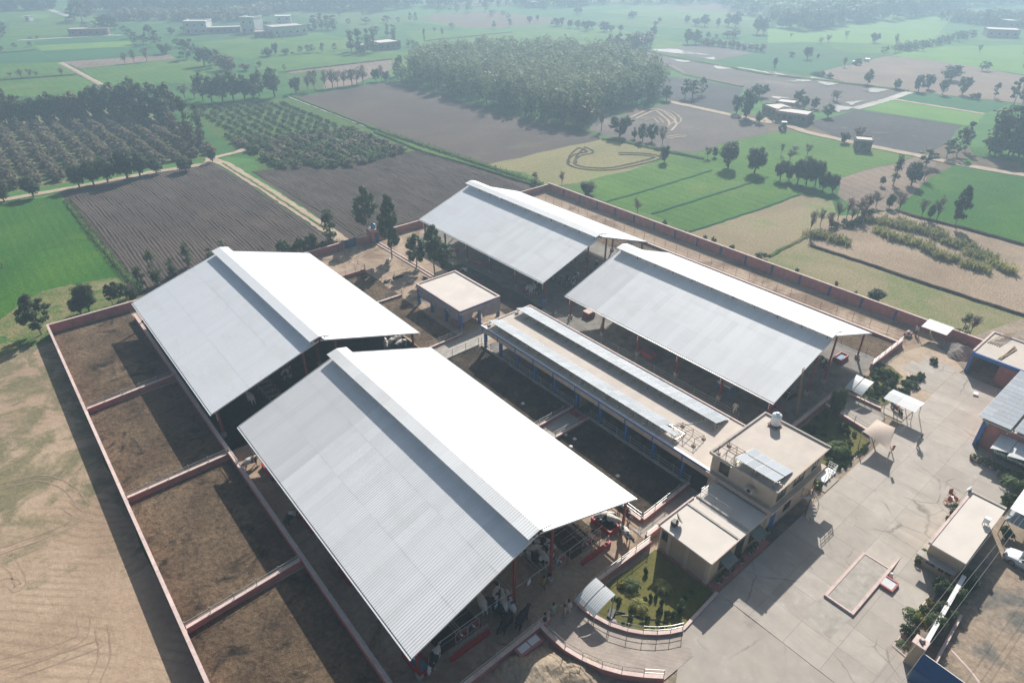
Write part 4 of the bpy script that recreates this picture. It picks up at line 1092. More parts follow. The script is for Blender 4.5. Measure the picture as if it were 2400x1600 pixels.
MB().tube((.1, 0, 0), (.12, 0, .75), .03, 5).build('mast', 'galvanised', dish, world=False)
rl2 = thing('roof_rail', 'pipe rail and ladder around the annex roof gap', 'railing', (45.2, 22.5, 3.46))
m = MB()
for z in (3.9, 4.25): m.path([(44.0, 23.6, z), (46.5, 23.6, z)], .025, 5).path([(44.0, 23.6, z), (44.0, 20.2, z)], .025, 5)
for p in ((44.0, 23.6), (45.3, 23.6), (46.5, 23.6), (44.0, 21.9), (44.0, 20.2)): m.tube((p[0], p[1], 3.46), (p[0], p[1], 4.3), .025, 5)
m.build('rail', 'galvanised', rl2)

# ---------------------------------------------------------------- garage with blue frame, right
ga = thing('garage', 'open pink garage with blue front beam near the gravel heap', 'building', (97.8, 12.5, 0))
MB().bx(93.95, 101.7, 9.0, 16.3, 3.0, 3.2).build('roof', 'roof_screed', ga)
for a in ((101.5, 101.75, 9, 16.4), (93.95, 101.5, 16.2, 16.45)): MB().bx(*a, 3.205, 3.38).build('parapet', 'coping', ga)
MB().bx(93.75, 93.97, 9.0, 16.4, 2.72, 3.24).build('beam', 'blue_paint', ga)
MB().bx(93.85, 94.15, 16.0, 16.4, 0, 2.72).build('column', 'blue_paint', ga)
MB().bx(93.9, 94.1, 9.0, 12.95, 0, 2.72).build('wall', 'wall_pink', ga)
MB().bx(94.1, 101.6, 16.15, 16.35, 0, 3.0).build('wall', 'wall_pink', ga)
MB().bx(101.4, 101.6, 9.0, 16.15, 0, 3.0).build('wall', 'wall_pink', ga)
MB().bx(93.83, 93.9, 11.2, 11.5, 0, 2.72).build('pilaster', 'wall_pink', ga)
pl = thing('roof_planks', 'bundle of timber planks laid on the garage roof', 'planks', (97.5, 13.4, 3.2))
for k in range(7):
    a = R(88 + random.uniform(-7, 7))
    MB().box(96.6 + k*.13, 13.2 + random.uniform(-.2, .2), 3.26 + .06*(k % 2), 4.6, .12, .05, a*0 + R(-8 + k*1.5)).build('plank', 'wood', pl)
pl2 = thing('roof_planks', 'fan of poles sticking out over the garage roof parapet', 'planks', (99.5, 15.4, 3.2))
for k in range(6):
    MB().tube((97.9, 15.9 - k*.28, 3.25), (101.9 + .2*k, 15.0 - k*.15, 3.6), .045, 5).build('plank', 'wood', pl2)

# ---------------------------------------------------------------- pink building with the big solar roof, right edge
sb = thing('store_building', 'pink building carrying a big tilted solar roof, right edge', 'building', (85.0, 6.2, 0))
MB().bx(78.3, 93.0, 1.2, 9.9, 0, 3.55).build('wall', 'wall_pink', sb)
MB().bx(78.1, 93.2, 1.0, 10.1, 3.55, 3.7).build('roof', 'roof_screed', sb)
MB().bx(78.0, 78.3, 9.5, 9.95, 0, 3.5).build('column', 'blue_paint', sb)
solar_row('big block of solar panels over the pink building, far block', 77.7, 91.9, 4.1, 4.1, 7.3, 10.55, 3, 14, (84.5, 9, 3.7))
solar_row('big block of solar panels over the pink building, edge block', 77.9, 91.9, 4.1, 4.1, 3.6, 7.05, 3, 14, (84.5, 5.5, 3.7))
# canopy with sign board in front of it
ca = thing('shop_canopy', 'white sheet canopy over a lettered sign in front of the pink building', 'canopy', (76.8, 5.5, 0))
for (ya, yb) in ((6.35, 7.95), (4.5, 6.3), (2.6, 4.45)):
    MB().add([(75.3, yb, 2.42), (75.85, ya, 2.5), (78.2, ya, 2.95), (78.1, yb, 2.9)], [(0,1,2,3)]).add([(75.3, yb, 2.36), (75.85, ya, 2.44), (78.2, ya, 2.89), (78.1, yb, 2.84)], [(3,2,1,0)]).build('sheet', 'white_paint', ca)
sgn = MB().bx(75.75, 75.83, 2.6, 7.8, 1.62, 2.3).build('sign_board', 'wet_green', ca)
random.seed(31)
m = MB()
def scrawl(y0, y1, z, amp, n, r=.022):
    pts = []
    for i in range(n+1):
        t = i/n
        pts.append((75.735, y0 + (y1-y0)*t + .05*math.sin(i*2.1), z + amp*math.sin(i*1.7 + 1.1*math.sin(i*.6))))
    return pts
m.path(scrawl(7.6, 6.5, 2.0, .16, 26), .02, 4).path(scrawl(6.3, 4.2, 1.95, .17, 52), .02, 4).path(scrawl(4.0, 2.8, 1.93, .15, 30), .02, 4)
m.build('lettering', 'white_paint', sgn)
for y in (2.7, 5.2, 7.7): MB().tube((75.9, y, 0), (75.9, y, 2.45), .05, 6).build('post', 'red_steel', ca)
MB().bx(77.6, 78.25, 3.0, 7.4, 0, 2.3).build('counter', 'window_dark', ca)

# ---------------------------------------------------------------- gatehouse by the road wall
gh = thing('gatehouse', 'low cream guard room with pale flat roof near the entrance', 'building', (60, 4.95, 0))
MB().bx(55.4, 65.2, 3.75, 6.55, 0, 3.05).build('wall', 'tan_plaster', gh)
MB().bx(55.2, 65.4, 3.6, 6.7, 3.05, 3.22).build('roof', 'roof_pale', gh)
MB().bx(55.2, 65.4, 6.5, 6.72, 3.225, 3.3).build('parapet', 'coping', gh)
MB().bx(65.1, 65.42, 3.6, 6.5, 3.225, 3.34).build('parapet', 'parapet', gh)
MB().bx(55.2, 65.4, 7.0, 7.3, .02, .12).build('apron', 'roof_pale', gh)
MB().bx(54.6, 55.4, 3.9, 7.1, 1.75, 1.87).build('sunshade', 'parapet', gh)
w_ = window(gh, 55.4, 5.9, .75, .8, .9, 'x', 'blue_paint')
for y in (4.4, 5.0): window(gh, 55.4, y, .75, .45, .9, 'x')
ac = thing('roof_unit', 'small white box unit on the guard room roof', 'air unit', (61.6, 4.2, 3.22))
MB().box(0, 0, .55, .45, .5, .5).build('cabinet', 'white_plastic', ac, world=False)
m = MB()
for a, b in ((-.2, -.2), (.2, -.2), (-.2, .2), (.2, .2)): m.tube((a, b, 0), (a, b, .32), .03, 4)
m.build('legs', 'dark_steel', ac, world=False)
sl_ = thing('open_skylight', 'tilted hatch lid at the corner of the guard room roof', 'hatch', (65.1, 6.9, 3.2))
MB().box(0, 0, .3, .8, .12, .5, 0, .4).build('lid', 'white_paint', sl_, world=False)
MB().box(.05, -.12, .12, .7, .1, .2).build('frame', 'dark_steel', sl_, world=False)

# road side wall with plants, entrance pillar, blue gate top
wall_run('narrow double wall with pale coping beside the road planter', (45.2, 2.75), (55.2, 3.3), 1.9, .28, 2.5, copmat='white_paint')
wall_run('road side brick wall below the wires', (44.5, 1.6), (52.2, 2.0), .5, .18, 2.5, mat='wall_pink')
ep = thing('entrance_pillar', 'cream entrance pillar with pale cap and dark lamp', 'gate pillar', (44.6, 3.0, 0))
MB().bx(44.25, 45.05, 2.6, 3.4, 0, 2.75).build('shaft', 'tan_plaster', ep)
MB().bx(44.15, 45.15, 2.5, 3.5, 2.75, 2.87).build('cap', 'coping', ep)
MB().box(44.6, 3.0, 2.95, .4, .14, .14, .9).box(44.72, 2.9, 2.95, .14, .3, .14, .9).build('lamp', 'black_plastic', ep)
eg = thing('entrance_gate', 'dark blue steel gate top running off the bottom edge', 'gate', (43.6, .5, 0))
MB().add([(43.0, 2.55, 1.7), (44.0, 2.5, 2.6), (43.6, -6, 2.6), (42.6, -6, 1.7)], [(0,1,2,3)]).add([(43.0, 2.55, 1.62), (44.0, 2.5, 2.52), (43.6, -6, 2.52), (42.6, -6, 1.62)], [(3,2,1,0)]).build('sloping_top', 'gate_blue', eg)
MB().bx(42.95, 43.0, -6, 2.5, .1, 1.64).build('gate_leaf', 'gate_blue', eg)
MB().bar((44.02, 2.5, 2.6), (43.62, -6, 2.6), .06, .06).build('trim', 'white_paint', eg)
sheet('entrance_slab', [(45.6, 2.3), (48.5, 1.2), (45, -8), (41, -8)], 'roadside', amp=0)
ribbon('road_edge', [(48.5, 1.2), (46.6, -2), (44.5, -6)], .25, 'coping', h=.06)

# ---------------------------------------------------------------- concrete yard, slab by slab
yard = thing('concrete_yard', None, None, (60, 12, 0)); yard['kind'] = 'structure'
zy = .15
xs = [38.3]
while xs[-1] < 101: xs.append(xs[-1] + random.uniform(2.6, 3.4))
ys = [-2, 1.0, 4.2, 7.4, 10.6, 13.8, 16.9]
def slab(x0, x1, y0, y1):
    MB().bx(x0+.007, x1-.007, y0+.007, y1-.007, zy-.03, zy + random.uniform(0, .006)).build('slab', 'concrete', yard)
for i in range(len(xs)-1):
    for j in range(len(ys)-1):
        x0, x1, y0, y1 = xs[i], xs[i+1], ys[j], ys[j+1]
        if y1 <= 4.3 and x0 < 55: 
            if y1 < 4 or x0 < 41: continue
            y0 = 4.5; continue
        if x0 > 76 and y0 < 6: continue
        if x1 > 93.8 and y0 < 17: continue
        if y0 < 1.1 and x0 > 55: continue
        slab(x0, x1, y0, y1)
for x0, x1, y0, y1 in ((57.5, 60.5, 17, 17.9), (76, 79, 17, 19.6), (79, 82, 17, 19.4), (85, 88, 17, 20), (88, 91, 17, 22), (91, 93.7, 17, 21)):
    slab(x0, x1, y0, y1)
sheet('yard_apron', [(32.81,16.68), (38.09,16.9), (38.3, 16.9), (38.3, 4.4), (47, 4.4), (44.5, 2.8), (40, -4), (30, 4), (27.56,14.33), (28.5, 14)], 'concrete', z=zy - .008, step=3, amp=.1)
sheet('yard_apron', [(80, 16.5), (94, 16.5), (99, 22), (88, 24.4), (86, 21), (80, 20.5)], 'lane_soil', z=zy-.012, step=2, amp=.3)
sheet('plinth_strip', [(38.2, 17.0), (47, 17.0), (47, 17.9), (38.2, 18.0)], 'wall_pink', z=zy + .02, amp=0)
# weighbridge
wb = thing('weighbridge', 'flush weighbridge platform with pink kerb and small pit box', 'weighbridge', (48.9, 9.2, 0))
for a in ((45.2, 52.6, 8.0, 8.25), (45.2, 52.6, 10.4, 10.65), (45.2, 45.35, 8.25, 10.4), (52.45, 52.6, 8.25, 10.4)): MB().bx(*a, 0, .38).build('kerb', 'coping', wb)
MB().bx(45.35, 52.45, 8.25, 10.4, 0, .33).build('platform', 'old_concrete', wb)
for a in ((50.1, 51.5, 6.85, 7.0), (50.1, 50.25, 7.0, 7.98), (51.35, 51.5, 7.0, 7.98)): MB().bx(*a, 0, .45).build('pit_kerb', 'wall_pink', wb)
MB().bx(50.25, 51.35, 7.0, 7.98, 0, .38).build('pit_cover', 'sheet_metal', wb)
MB().add([(52.62, 8.0, 0.13), (55.3, 8.1, .16), (52.62, 8.25, .13), (52.62, 8.0, .38), (52.62, 8.25, .38)], [(0,1,3),(1,2,4),(1,4,3),(0,3,4,2)]).build('ramp', 'coping', wb)
MB().lathe([(.16, 0), (.16, .5), (.1, .56)], 8, 52.0, 7.75).build('bollard', 'white_paint', wb)
ramp_poly = [(45.2, 8.0), (45.2, 10.65), (42, 11.0), (41.6, 8.2)]
sheet('approach_slab', ramp_poly, 'old_concrete', z=zy+.012, amp=0)

# ---------------------------------------------------------------- curved paved ramp and its walls
outer = [(23.59,24.78), (23.55,23.43), (23.69,21.59), (24.15,20.04), (24.83,18.51), (25.7,17.2), (26.85,15.93), (27.97,14.87)]
inner = [(27.75,24.51), (27.72,23.46), (27.91,22.39), (28.38,20.85), (29.13,19.55), (29.93,18.55), (30.81,17.75), (31.74,17.11), (32.72,16.62)]
sheet('paved_ramp', outer + [(31.57,14.63), (32.78,16.43)] + inner[::-1][1:] + [(26.66,24.42), (24.47,24.85)], 'pavers', z=zy+.006, amp=0)
def curved_wall(label, pts, h, t, railing, mat='wall_pink'):
    o = thing('ramp_wall', label, 'wall', (pts[0][0], pts[0][1], 0))
    for a, b in zip(pts, pts[1:]):
        d = Vector(b) - Vector(a); c = (Vector(a) + Vector(b))/2; rz = math.atan2(d.y, d.x)
        MB().box(c.x, c.y, h/2, d.length + .04, t, h, rz).build('wall_panel', mat, o)
        MB().box(c.x, c.y, h + .03, d.length + .03, t + .05, .06, rz).build('coping', 'coping', o)
    for p in (pts if railing else ()):
        MB().tube((p[0], p[1], h), (p[0], p[1], h + .95), .03, 5).build('post', 'galvanised', o)
    if railing:
        for z in (h + .45, h + .9):
            MB().path([(p[0], p[1], z) for p in pts], .025, 5).build('rail', 'galvanised', o)
    return o
curved_wall('outer pink curved wall of the paved ramp, above the sand pile', outer, .75, .28, True)
curved_wall('inner pink curved wall of the paved ramp, around the lawn', inner, .35, .28, True)
# lawns
sheet('lawn', [(30.88,23.97), (37.74,23.7), (38.0, 23.5), (38.0, 17.2)] + [(34.63,16.92)] + inner[::-1], 'lawn', step=1.5, amp=.1)
low_wall('short pink kerb between the lawn and the yard', (32.84,16.65), (38.19,16.96), .22, .22, None, cop=True)
sheet('garden_bed', [(57.2, 18.3), (69, 17.6), (71.2, 20.5), (71.8, 24.3), (57.3, 24.4)], 'lawn', step=1.5, amp=.15)
sheet('garden_bed', [(77.5, 19.9), (84.2, 18.8), (87.3, 21.2), (87.2, 24.2), (76, 24.3)], 'lawn', step=1.5, amp=.15)
sheet('garden_path', [(72.2, 24.4), (76.2, 24.4), (76.5, 20.2), (75.5, 18.6), (70.6, 18.6), (71.6, 21)], 'concrete', z=zy-.001, amp=0)
ribbon('garden_kerb', [(87.4, 24.3), (87.4, 21.2), (84.2, 18.8), (79, 19.6)], .3, 'coping', h=.12)
ribbon('garden_kerb', [(57.2, 18.0), (64, 17.6), (69, 17.5)], .3, 'coping', h=.12)
low_wall('pink railed wall on the garden side of the short ramp, near side', (71.7, 24.5), (70.6, 18.5), .55, .25, (.4, .75), cop=True)
low_wall('pink railed wall on the garden side of the short ramp, far side', (76.4, 23.9), (76.4, 19.7), .4, .25, (.4, .75), cop=True)

# ---------------------------------------------------------------- plants
leafmat('leaf_dark', (.04, .066, .028), (.09, .13, .055), .35)
leafmat('leaf_mid', (.065, .1, .042), (.14, .18, .078), .4)
leafmat('leaf_euc', (.085, .12, .055), (.17, .21, .1), .4)
leafmat('leaf_pale', (.17, .215, .12), (.28, .33, .19), .4)
leafmat('leaf_brown', (.19, .165, .115), (.34, .29, .205), .35, .4)
leafmat('leaf_autumn', (.07, .06, .025), (.2, .13, .05), .3, .5)
leafmat('leaf_citrus', (.09, .14, .05), (.18, .24, .09), .35)
leafmat('leaf_cane', (.24, .25, .08), (.46, .43, .17), .45)
leafmat('leaf_twig', (.14, .11, .085), (.23, .18, .13), .1)
leafmat('leaf_garden', (.04, .075, .02), (.12, .17, .05), .3, 1.5)
leafmat('leaf_yellow', (.2, .18, .02), (.4, .33, .05), .3, 1.5)
plain('bark', (.15, .12, .095), .9, .25, 4)
plain('bark_pale', (.42, .39, .34), .85, .2, 4)

def leaf_quad(m, c, nrm, s, rnd):
    # one leaf spray: a bent diamond facing roughly along nrm
    n = nrm.normalized(); a = n.orthogonal().normalized()
    a.rotate(Matrix.Rotation(rnd.uniform(0, 6.28), 3, n)); b = n.cross(a)
    l = rnd.uniform(.7, 1.35)
    p = [a*l, b*.62*l, -a*l, -b*.62*l]
    o = len(m.v)
    for q in p: m.v.append((c.x + q.x*s[0], c.y + q.y*s[0], c.z + q.z*s[1]))
    m.f.append((o, o+1, o+2, o+3))
def crown(clumps, per, size, seed, droop=0.0):
    # clumps: (x, y, z, rh, rv) in unit-tree space; leaves lie mostly on the skin of every clump
    rnd = random.Random(seed); m = MB()
    for (x, y, z, rh, rv) in clumps:
        for _ in range(per):
            d = Vector((rnd.gauss(0, 1), rnd.gauss(0, 1), rnd.gauss(0, 1)))
            if d.length < 1e-3: continue
            d.normalize()
            k = rnd.uniform(.35, 1.08)**.6
            c = Vector((x + d.x*rh*k, y + d.y*rh*k, z + d.z*rv*k - droop*rnd.random()))
            if c.z < .01: c.z = .01 + rnd.random()*.03
            nn = d + Vector((rnd.uniform(-.8, .8), rnd.uniform(-.8, .8), rnd.uniform(-.3, .9)))
            leaf_quad(m, c, nn, size, rnd)
    return m
def limb(m, pts, r0, r1, n=6):
    # tapered limb through pts; radii are horizontal units (scaled with the crown), so a second value squashes z
    k = len(pts) - 1
    for i in range(k):
        m.tube(pts[i], pts[i+1], r0 + (r1-r0)*i/k, n, r0 + (r1-r0)*(i+1)/k)
PROTO = {}
def proto(kind, variant, near):
    key = (kind, variant, near)
    if key in PROTO: return PROTO[key]
    rnd = random.Random(hash_(kind) + variant*17 + (500 if near else 0))
    cl = []; tr = MB(); bark = 'bark'
    per, size = 16, (.2, .06)
    if kind == 'euc':
        leaf = 'leaf_euc'; bark = 'bark_pale'
        n = 44 if near else 22
        for i in range(n):
            z = rnd.uniform(.28, .97); w = math.sin(min(1, (z-.18)/.76)*math.pi)**.5*.9
            a = rnd.uniform(0, 6.28); r = w*rnd.uniform(.2, 1)**.7
            cl.append((r*math.cos(a), r*math.sin(a), z, rnd.uniform(.17, .32), rnd.uniform(.035, .075)))
        per, size = (100, (.105, .017)) if near else (28, (.19, .033))
        top = (rnd.uniform(-.1, .1), rnd.uniform(-.1, .1), .93)
        limb(tr, [(0, 0, 0), (rnd.uniform(-.08, .08), rnd.uniform(-.08, .08), .3), (top[0]*.6, top[1]*.6, .62), top], .07, .012)
        for i in range(7):
            z = rnd.uniform(.4, .8); c = rnd.choice(cl); limb(tr, [(0, 0, z-.12), (c[0]*.5, c[1]*.5, (z+c[2])/2), (c[0]*.9, c[1]*.9, c[2])], .03, .008, 4)
    elif kind in ('round', 'mid', 'autumn'):
        leaf = {'round': 'leaf_dark', 'mid': 'leaf_mid', 'autumn': 'leaf_autumn'}[kind]
        n = 46 if near else 26
        for i in range(n):
            d = Vector((rnd.gauss(0, 1), rnd.gauss(0, 1), rnd.gauss(0, 1))).normalized(); k = rnd.uniform(.25, .8)**.6
            cl.append((d.x*k*.8, d.y*k*1.0, .56 + d.z*k*.42, rnd.uniform(.24, .42), rnd.uniform(.09, .16)))
        per, size = (80, (.085, .025)) if near else (28, (.16, .048))
        limb(tr, [(0, 0, 0), (rnd.uniform(-.06, .06), rnd.uniform(-.06, .06), .25), (0, 0, .55)], .085, .045)
        for i in range(6):
            c = rnd.choice(cl); limb(tr, [(0, 0, .3), (c[0]*.45, c[1]*.45, .3 + (c[2]-.3)*.6), (c[0], c[1], c[2])], .045, .01, 4)
    elif kind == 'column':
        leaf = 'leaf_mid'
        for i in range(24):
            z = rnd.uniform(.12, .96); w = math.sin(min(1, (z-.08)/.9)*math.pi)**.5*.7
            a = rnd.uniform(0, 6.28); r = w*rnd.uniform(.1, 1)
            cl.append((r*math.cos(a), r*math.sin(a), z, rnd.uniform(.3, .48), rnd.uniform(.05, .1)))
        per, size = (60, (.1, .02)) if near else (20, (.2, .04))
        limb(tr, [(0, 0, 0), (.03, .02, .5), (0, 0, .92)], .08, .015)
    elif kind == 'bare':
        leaf = 'leaf_twig'
        limb(tr, [(0, 0, 0), (rnd.uniform(-.05, .05), rnd.uniform(-.05, .05), .35), (rnd.uniform(-.1, .1), rnd.uniform(-.1, .1), .7)], .06, .025)
        for i in range(20):
            z = rnd.uniform(.2, .5); a = rnd.uniform(0, 6.28); r = rnd.uniform(.2, .9); zt = rnd.uniform(.5, 1.0)
            e = (r*math.cos(a), r*math.sin(a), zt)
            limb(tr, [(0, 0, z), (e[0]*.5, e[1]*.5, (z+zt)/2), e], .025, .006, 4)
            cl.append((e[0]*.9, e[1]*.9, zt-.04, .3, .1))
            cl.append((e[0]*.5, e[1]*.5, zt-.1, .24, .08))
        per, size = (22, (.06, .02)) if near else (10, (.1, .03))
    elif kind in ('bush', 'citrus', 'mango'):
        leaf = {'bush': 'leaf_mid', 'citrus': 'leaf_citrus', 'mango': 'leaf_brown'}[kind]
        for i in range(20 if kind != 'mango' else 26):
            d = Vector((rnd.gauss(0, 1), rnd.gauss(0, 1), abs(rnd.gauss(0, 1))*.9 + .1)).normalized(); k = rnd.uniform(.3, .8)
            cl.append((d.x*k, d.y*k, .18 + d.z*k*.72, rnd.uniform(.2, .36), rnd.uniform(.1, .2)))
        per, size = (26, (.13, .085)) if kind != 'mango' else (34, (.13, .1))
        limb(tr, [(0, 0, 0), (.02, .02, .5)], .06, .03)
    m = crown(cl, per, size, rnd.random(), .05 if kind == 'euc' else 0)
    PROTO[key] = (tr.mesh('trunk', bark), m.mesh('crown', leaf))
    return PROTO[key]
def hash_(s): return sum(ord(c)*(i+3) for i, c in enumerate(s))
TN = [0]
def tree(kind, t, label, group=None, near=False, name=None, cat='tree', stretch=1.0, leaf=None):
    x, y, h, r = t
    TN[0] += 1
    tr, cr = proto(kind, TN[0] % 3, near)
    o = thing(name or {'euc': 'eucalyptus_tree', 'bare': 'bare_tree', 'bush': 'shrub', 'citrus': 'citrus_bush', 'mango': 'orchard_tree'}.get(kind, 'broadleaf_tree'), label, cat, (x, y, 0), random.uniform(0, 6.28), group)
    o.scale = (r*stretch, r*stretch, h)
    place('trunk', tr, o)
    c = place('crown', cr, o)
    if leaf:
        c.material_slots[0].link = 'OBJECT'; c.material_slots[0].material = MATS[leaf]
    return o
def trees(kind, lst, label, group, **kw):
    for i, t in enumerate(sorted(lst, key=lambda t: across(t[0], t[1]))):
        tree(kind, t, label + ', ' + nth(i+1) + ' from left', group, **kw)

# --- trees of the farm, each one alone
tree('euc', (54.98,110.15,10.68,2.48), 'tall white trunked eucalyptus left of the blue tank, outside the wall', near=True)
tree('euc', (53.27,98.19,12.41,2.16), 'tallest eucalyptus in the tree yard, beside the long drain', near=True)
tree('euc', (54.5,91.71,6.65,2), 'drooping eucalyptus in the middle of the drain row', near=True)
tree('euc', (55.26,87.06,9.76,2), 'taller drooping eucalyptus at the corner of the far right shed', near=True)
tree('euc', (57.17,86.59,5.87,1.92), 'low drooping eucalyptus just behind the small flat roof', near=True)
tree('column', (47.43,110.52,7.52,1.93), 'dark bushy tree at the end of the dirt track by the gate', near=True)
tree('mid', (43.76,111.25,3.84,1.44), 'small dark tree left of the blue gate', near=True)
tree('bush', (41.88,112.16,3.62,1.23), 'small grey green bush behind the back wall', near=True)
tree('euc', (-0.79,108.23,6.75,2.19), 'big grey green tree at the corner of the sandy ground', near=True)
tree('mid', (4.94,111.53,3.5,1.5), 'smaller of two dark trees on the verge outside the pink wall', near=True)
tree('mid', (6.17,111.6,4.95,1.64), 'larger of two dark trees on the verge outside the pink wall', near=True)
trees('euc', [(9.48,111.55,3.71,0.92), (10.49,111.42,4.01,0.97), (11.6,111.71,3.16,0.89)], 'thin sapling in the row of three on the dry verge', 'saplings on the dry verge', near=True)
trees('column', [(14.76,114.1,4.41,1.1), (17.04,114.3,6.99,1.3), (20.18,116.04,3.52,1.23), (23.48,118.47,4.63,1.27), (27.6,119.91,2.17,0.9), (30.21,120.27,2.62,0.92)], 'slim dark tree behind the back wall of the far left shed', 'slim trees behind the far left shed', near=True)
tree('bush', (12.63,110.85,2.97,0.98), 'leafy bush at the corner of the ploughed field and back wall', near=True)
trees('bush', [(38.97,113.61,3.06,1.53), (40.33,112.8,2.31,1.33), (45.46,110.17,2.21,1.14)], 'scrubby bush outside the back wall beside the track', 'scrub along the back wall', near=True)
tree('column', (101.04,112.55,3.29,1.24), 'small dark tree at the far corner of the compound wall', near=True)
tree('mid', (106.28,100.09,2.95,2.26), 'dark leafless shrub outside the wall by the green strips', near=True)
tree('bare', (105.52,84.37,3.62,1.28), 'bare brown sapling by the wall next to the green strips', near=True)
tree('bare', (106.42,108.6,3.43,1.17), 'bare sapling beyond the far wall corner', near=True)
trees('bush', [(104.54,76.3,1.53,0.73), (102.1,69.44,2.16,0.59), (104.55,66.34,1.47,0.53), (104.73,64.45,1.69,0.63), (103.78,59.89,1.87,0.72), (105.07,47.22,1.06,0.43), (105.47,40.27,1.03,0.46), (104.18,36.45,1.11,0.4), (105.47,99.3,2.05,0.75)], 'small plant growing against the long pink wall', 'plants along the long pink wall', near=True)
tree('bush', (105.06,54.37,1.73,1.4), 'wide green bush behind the long pink wall', near=True)
tree('mid', (104.14,33.3,2.66,1.45), 'round grey green bush leaning over the long pink wall', near=True)
tree('column', (101.7,19.9,4.84,1.11), 'feathery dark tree beside the white lean-to roof', near=True)
tree('bare', (105.42,19.6,3.26,1.22), 'sparse young tree beyond the wall near the gravel heap', near=True)
tree('mid', (70.6,22.78,4.7,1.11), 'dark leafy tree at the end of the short garden ramp', near=True)

# --- rows and belts around the farm
trees('round', [(17.42,180.47,6.01,2.32), (20.35,180.11,6.31,2.34), (23.42,180.2,6.24,2.37), (27.63,179.09,8.17,3.06), (30.63,180.26,6.49,2.43), (34.41,180.19,3.96,2.05), (40.63,177.34,4,2.48), (7.94,179.63,5.04,2.11), (2.46,179.97,4.6,1.83)], 'dark round tree on the orchard side of the dirt track', 'trees along the orchard track', near=True)
tree('round', (48.64,181.49,3.99,1.37), 'small dark tree at the track junction')
trees('mid', [(11.3,265.79,7.76,2.94), (12.96,262.56,11.39,3.09), (16.21,261.7,9.21,3.29), (19.62,260.72,8.29,3.3), (22.15,259.56,8.47,3.14), (24.83,258.28,9.3,3.15), (27.25,257.21,8.51,2.98), (35.62,255.09,10.44,3.56), (37.99,254.11,10.63,3.75), (40.73,251.83,11.61,4.11), (43.67,250.38,10.82,3.59), (46.76,248.8,12.66,3.96), (48.76,246.14,11.48,3.41), (51.2,240.17,11.69,3.72), (54.02,235.89,11.95,3.35)], 'green tree in the dense belt behind the brown orchard', 'dense belt behind the orchard')
trees('autumn', [(30.09,255.8,9.35,3.52), (32.57,255.68,9.57,3.36), (22.81,259.95,7.35,2.97), (12.23,265.01,6.62,2.59), (29.68,255.19,4.55,2.63), (17.27,260.82,5.97,2.59)], 'yellowing tree in the dense belt behind the brown orchard', 'yellowing trees of the dense belt')
tree('round', (46.73,238.16,8.94,4), 'broad dark tree with yellow top in front of the belt')
trees('column', [(50.24,206.25,12.66,2.53), (53.82,206.39,10.11,1.76), (51.63,230.37,8.21,2.92), (49.93,233.63,7.92,2.59)], 'tall slim tree at the end of the dense belt', 'slim trees at the belt end')
trees('bare', [(48.93,215.3,6.9,2.76), (49.47,200.81,7.51,3.1), (50.5,195.57,6.54,1.98), (68.2,270.26,4.57,2.62), (70.98,267.94,3.81,2.42)], 'pale leafless tree at the end of the dense belt', 'leafless trees at the belt end')
trees('mid', [(71.89,261.01,10.18,2.57), (73.69,257.1,9.04,2.95), (77.03,255.52,9.97,3.36), (80.74,254.86,10.39,3.78), (84.36,253.82,8.69,3.4), (87.32,253.1,7.17,3.21), (90.59,255.45,9.69,2.85)], 'dark tree in the clump above the citrus grove', 'clump above the citrus grove')
tree('mid', (94.57,250.86,10.58,3.85), 'tallest tree at the right end of the clump above the citrus grove')
trees('round', [(103.63,252.47,6.43,2.7), (139.14,253.94,5.16,1.91), (143.17,252.47,3.89,1.92)], 'dark round tree in the leafless row beyond the brown field', 'round trees of the leafless row')
trees('bare', [(110.91,251.85,7.68,2.43), (116.39,253.73,6.89,2.04), (119.14,253.16,7.07,2.8), (124.09,253.1,5.78,2.5), (127.25,252.24,6.77,3.28), (132.88,253.57,6.86,3.11), (140.99,252.71,6.57,1.46), (108.96,253.46,6.12,1.9), (121.42,253,6.07,1.95), (129.99,253.25,5.56,2.2)], 'leafless brown tree in the row beyond the brown field', 'leafless row beyond the brown field')
trees('euc', [(99.99,496.05,4.3,2.72), (96.17,465.44,5.52,2.89), (92.5,438.19,6.36,2.89), (95.78,435.48,4.71,2.74), (99.05,432.76,9.9,3.5), (99.39,421.22,8.38,2.98), (106.36,409.98,4.58,2.95), (97.28,363.96,8.98,3.99), (103.59,376.92,7.8,2.76), (97.96,330.68,7.98,3.23), (103.49,339.03,6.66,2.81)], 'grey green tree in the winding line toward the village', 'winding tree line toward the village')
trees('round', [(94.48,389.24,5.35,4.18), (97.46,338.85,8.56,4.04)], 'dense dark tree in the winding line toward the village', 'dark trees of the winding line')
trees('autumn', [(100.5,321.06,7.86,4.88), (98.45,308.48,7.21,3.54), (107.1,313.74,3.16,2.92)], 'brownish tree at the near end of the winding line', 'brownish trees of the winding line')
trees('bare', [(70.8,369.03,4.97,2.05), (74.72,368.64,6.08,2.07), (80.43,369.34,6,2.61)], 'slender bare tree standing in the narrow brown strip', 'bare trees in the narrow brown strip')
trees('bare', [(27.76,356.13,3.78,1.84), (30.89,355.5,3.53,1.62), (42.15,352.87,3.15,1.64), (24.68,362.99,1.96,1.39), (33.45,357.38,2.18,1.4)], 'small bare tree in the wheat left of the ditch', 'bare trees in the left wheat')
trees('euc', [(39.96,521.78,9.39,2.28), (38.06,516.82,4.68,1.94), (45.7,465.76,2.45,1.79), (37.98,461.36,2.94,1.46), (30.83,449.38,3.11,1.69), (50.18,500.4,1.45,1.6), (53.67,498.77,1.75,1.44)], 'small tree along the lane at the far left edge', 'small trees along the far left lane')
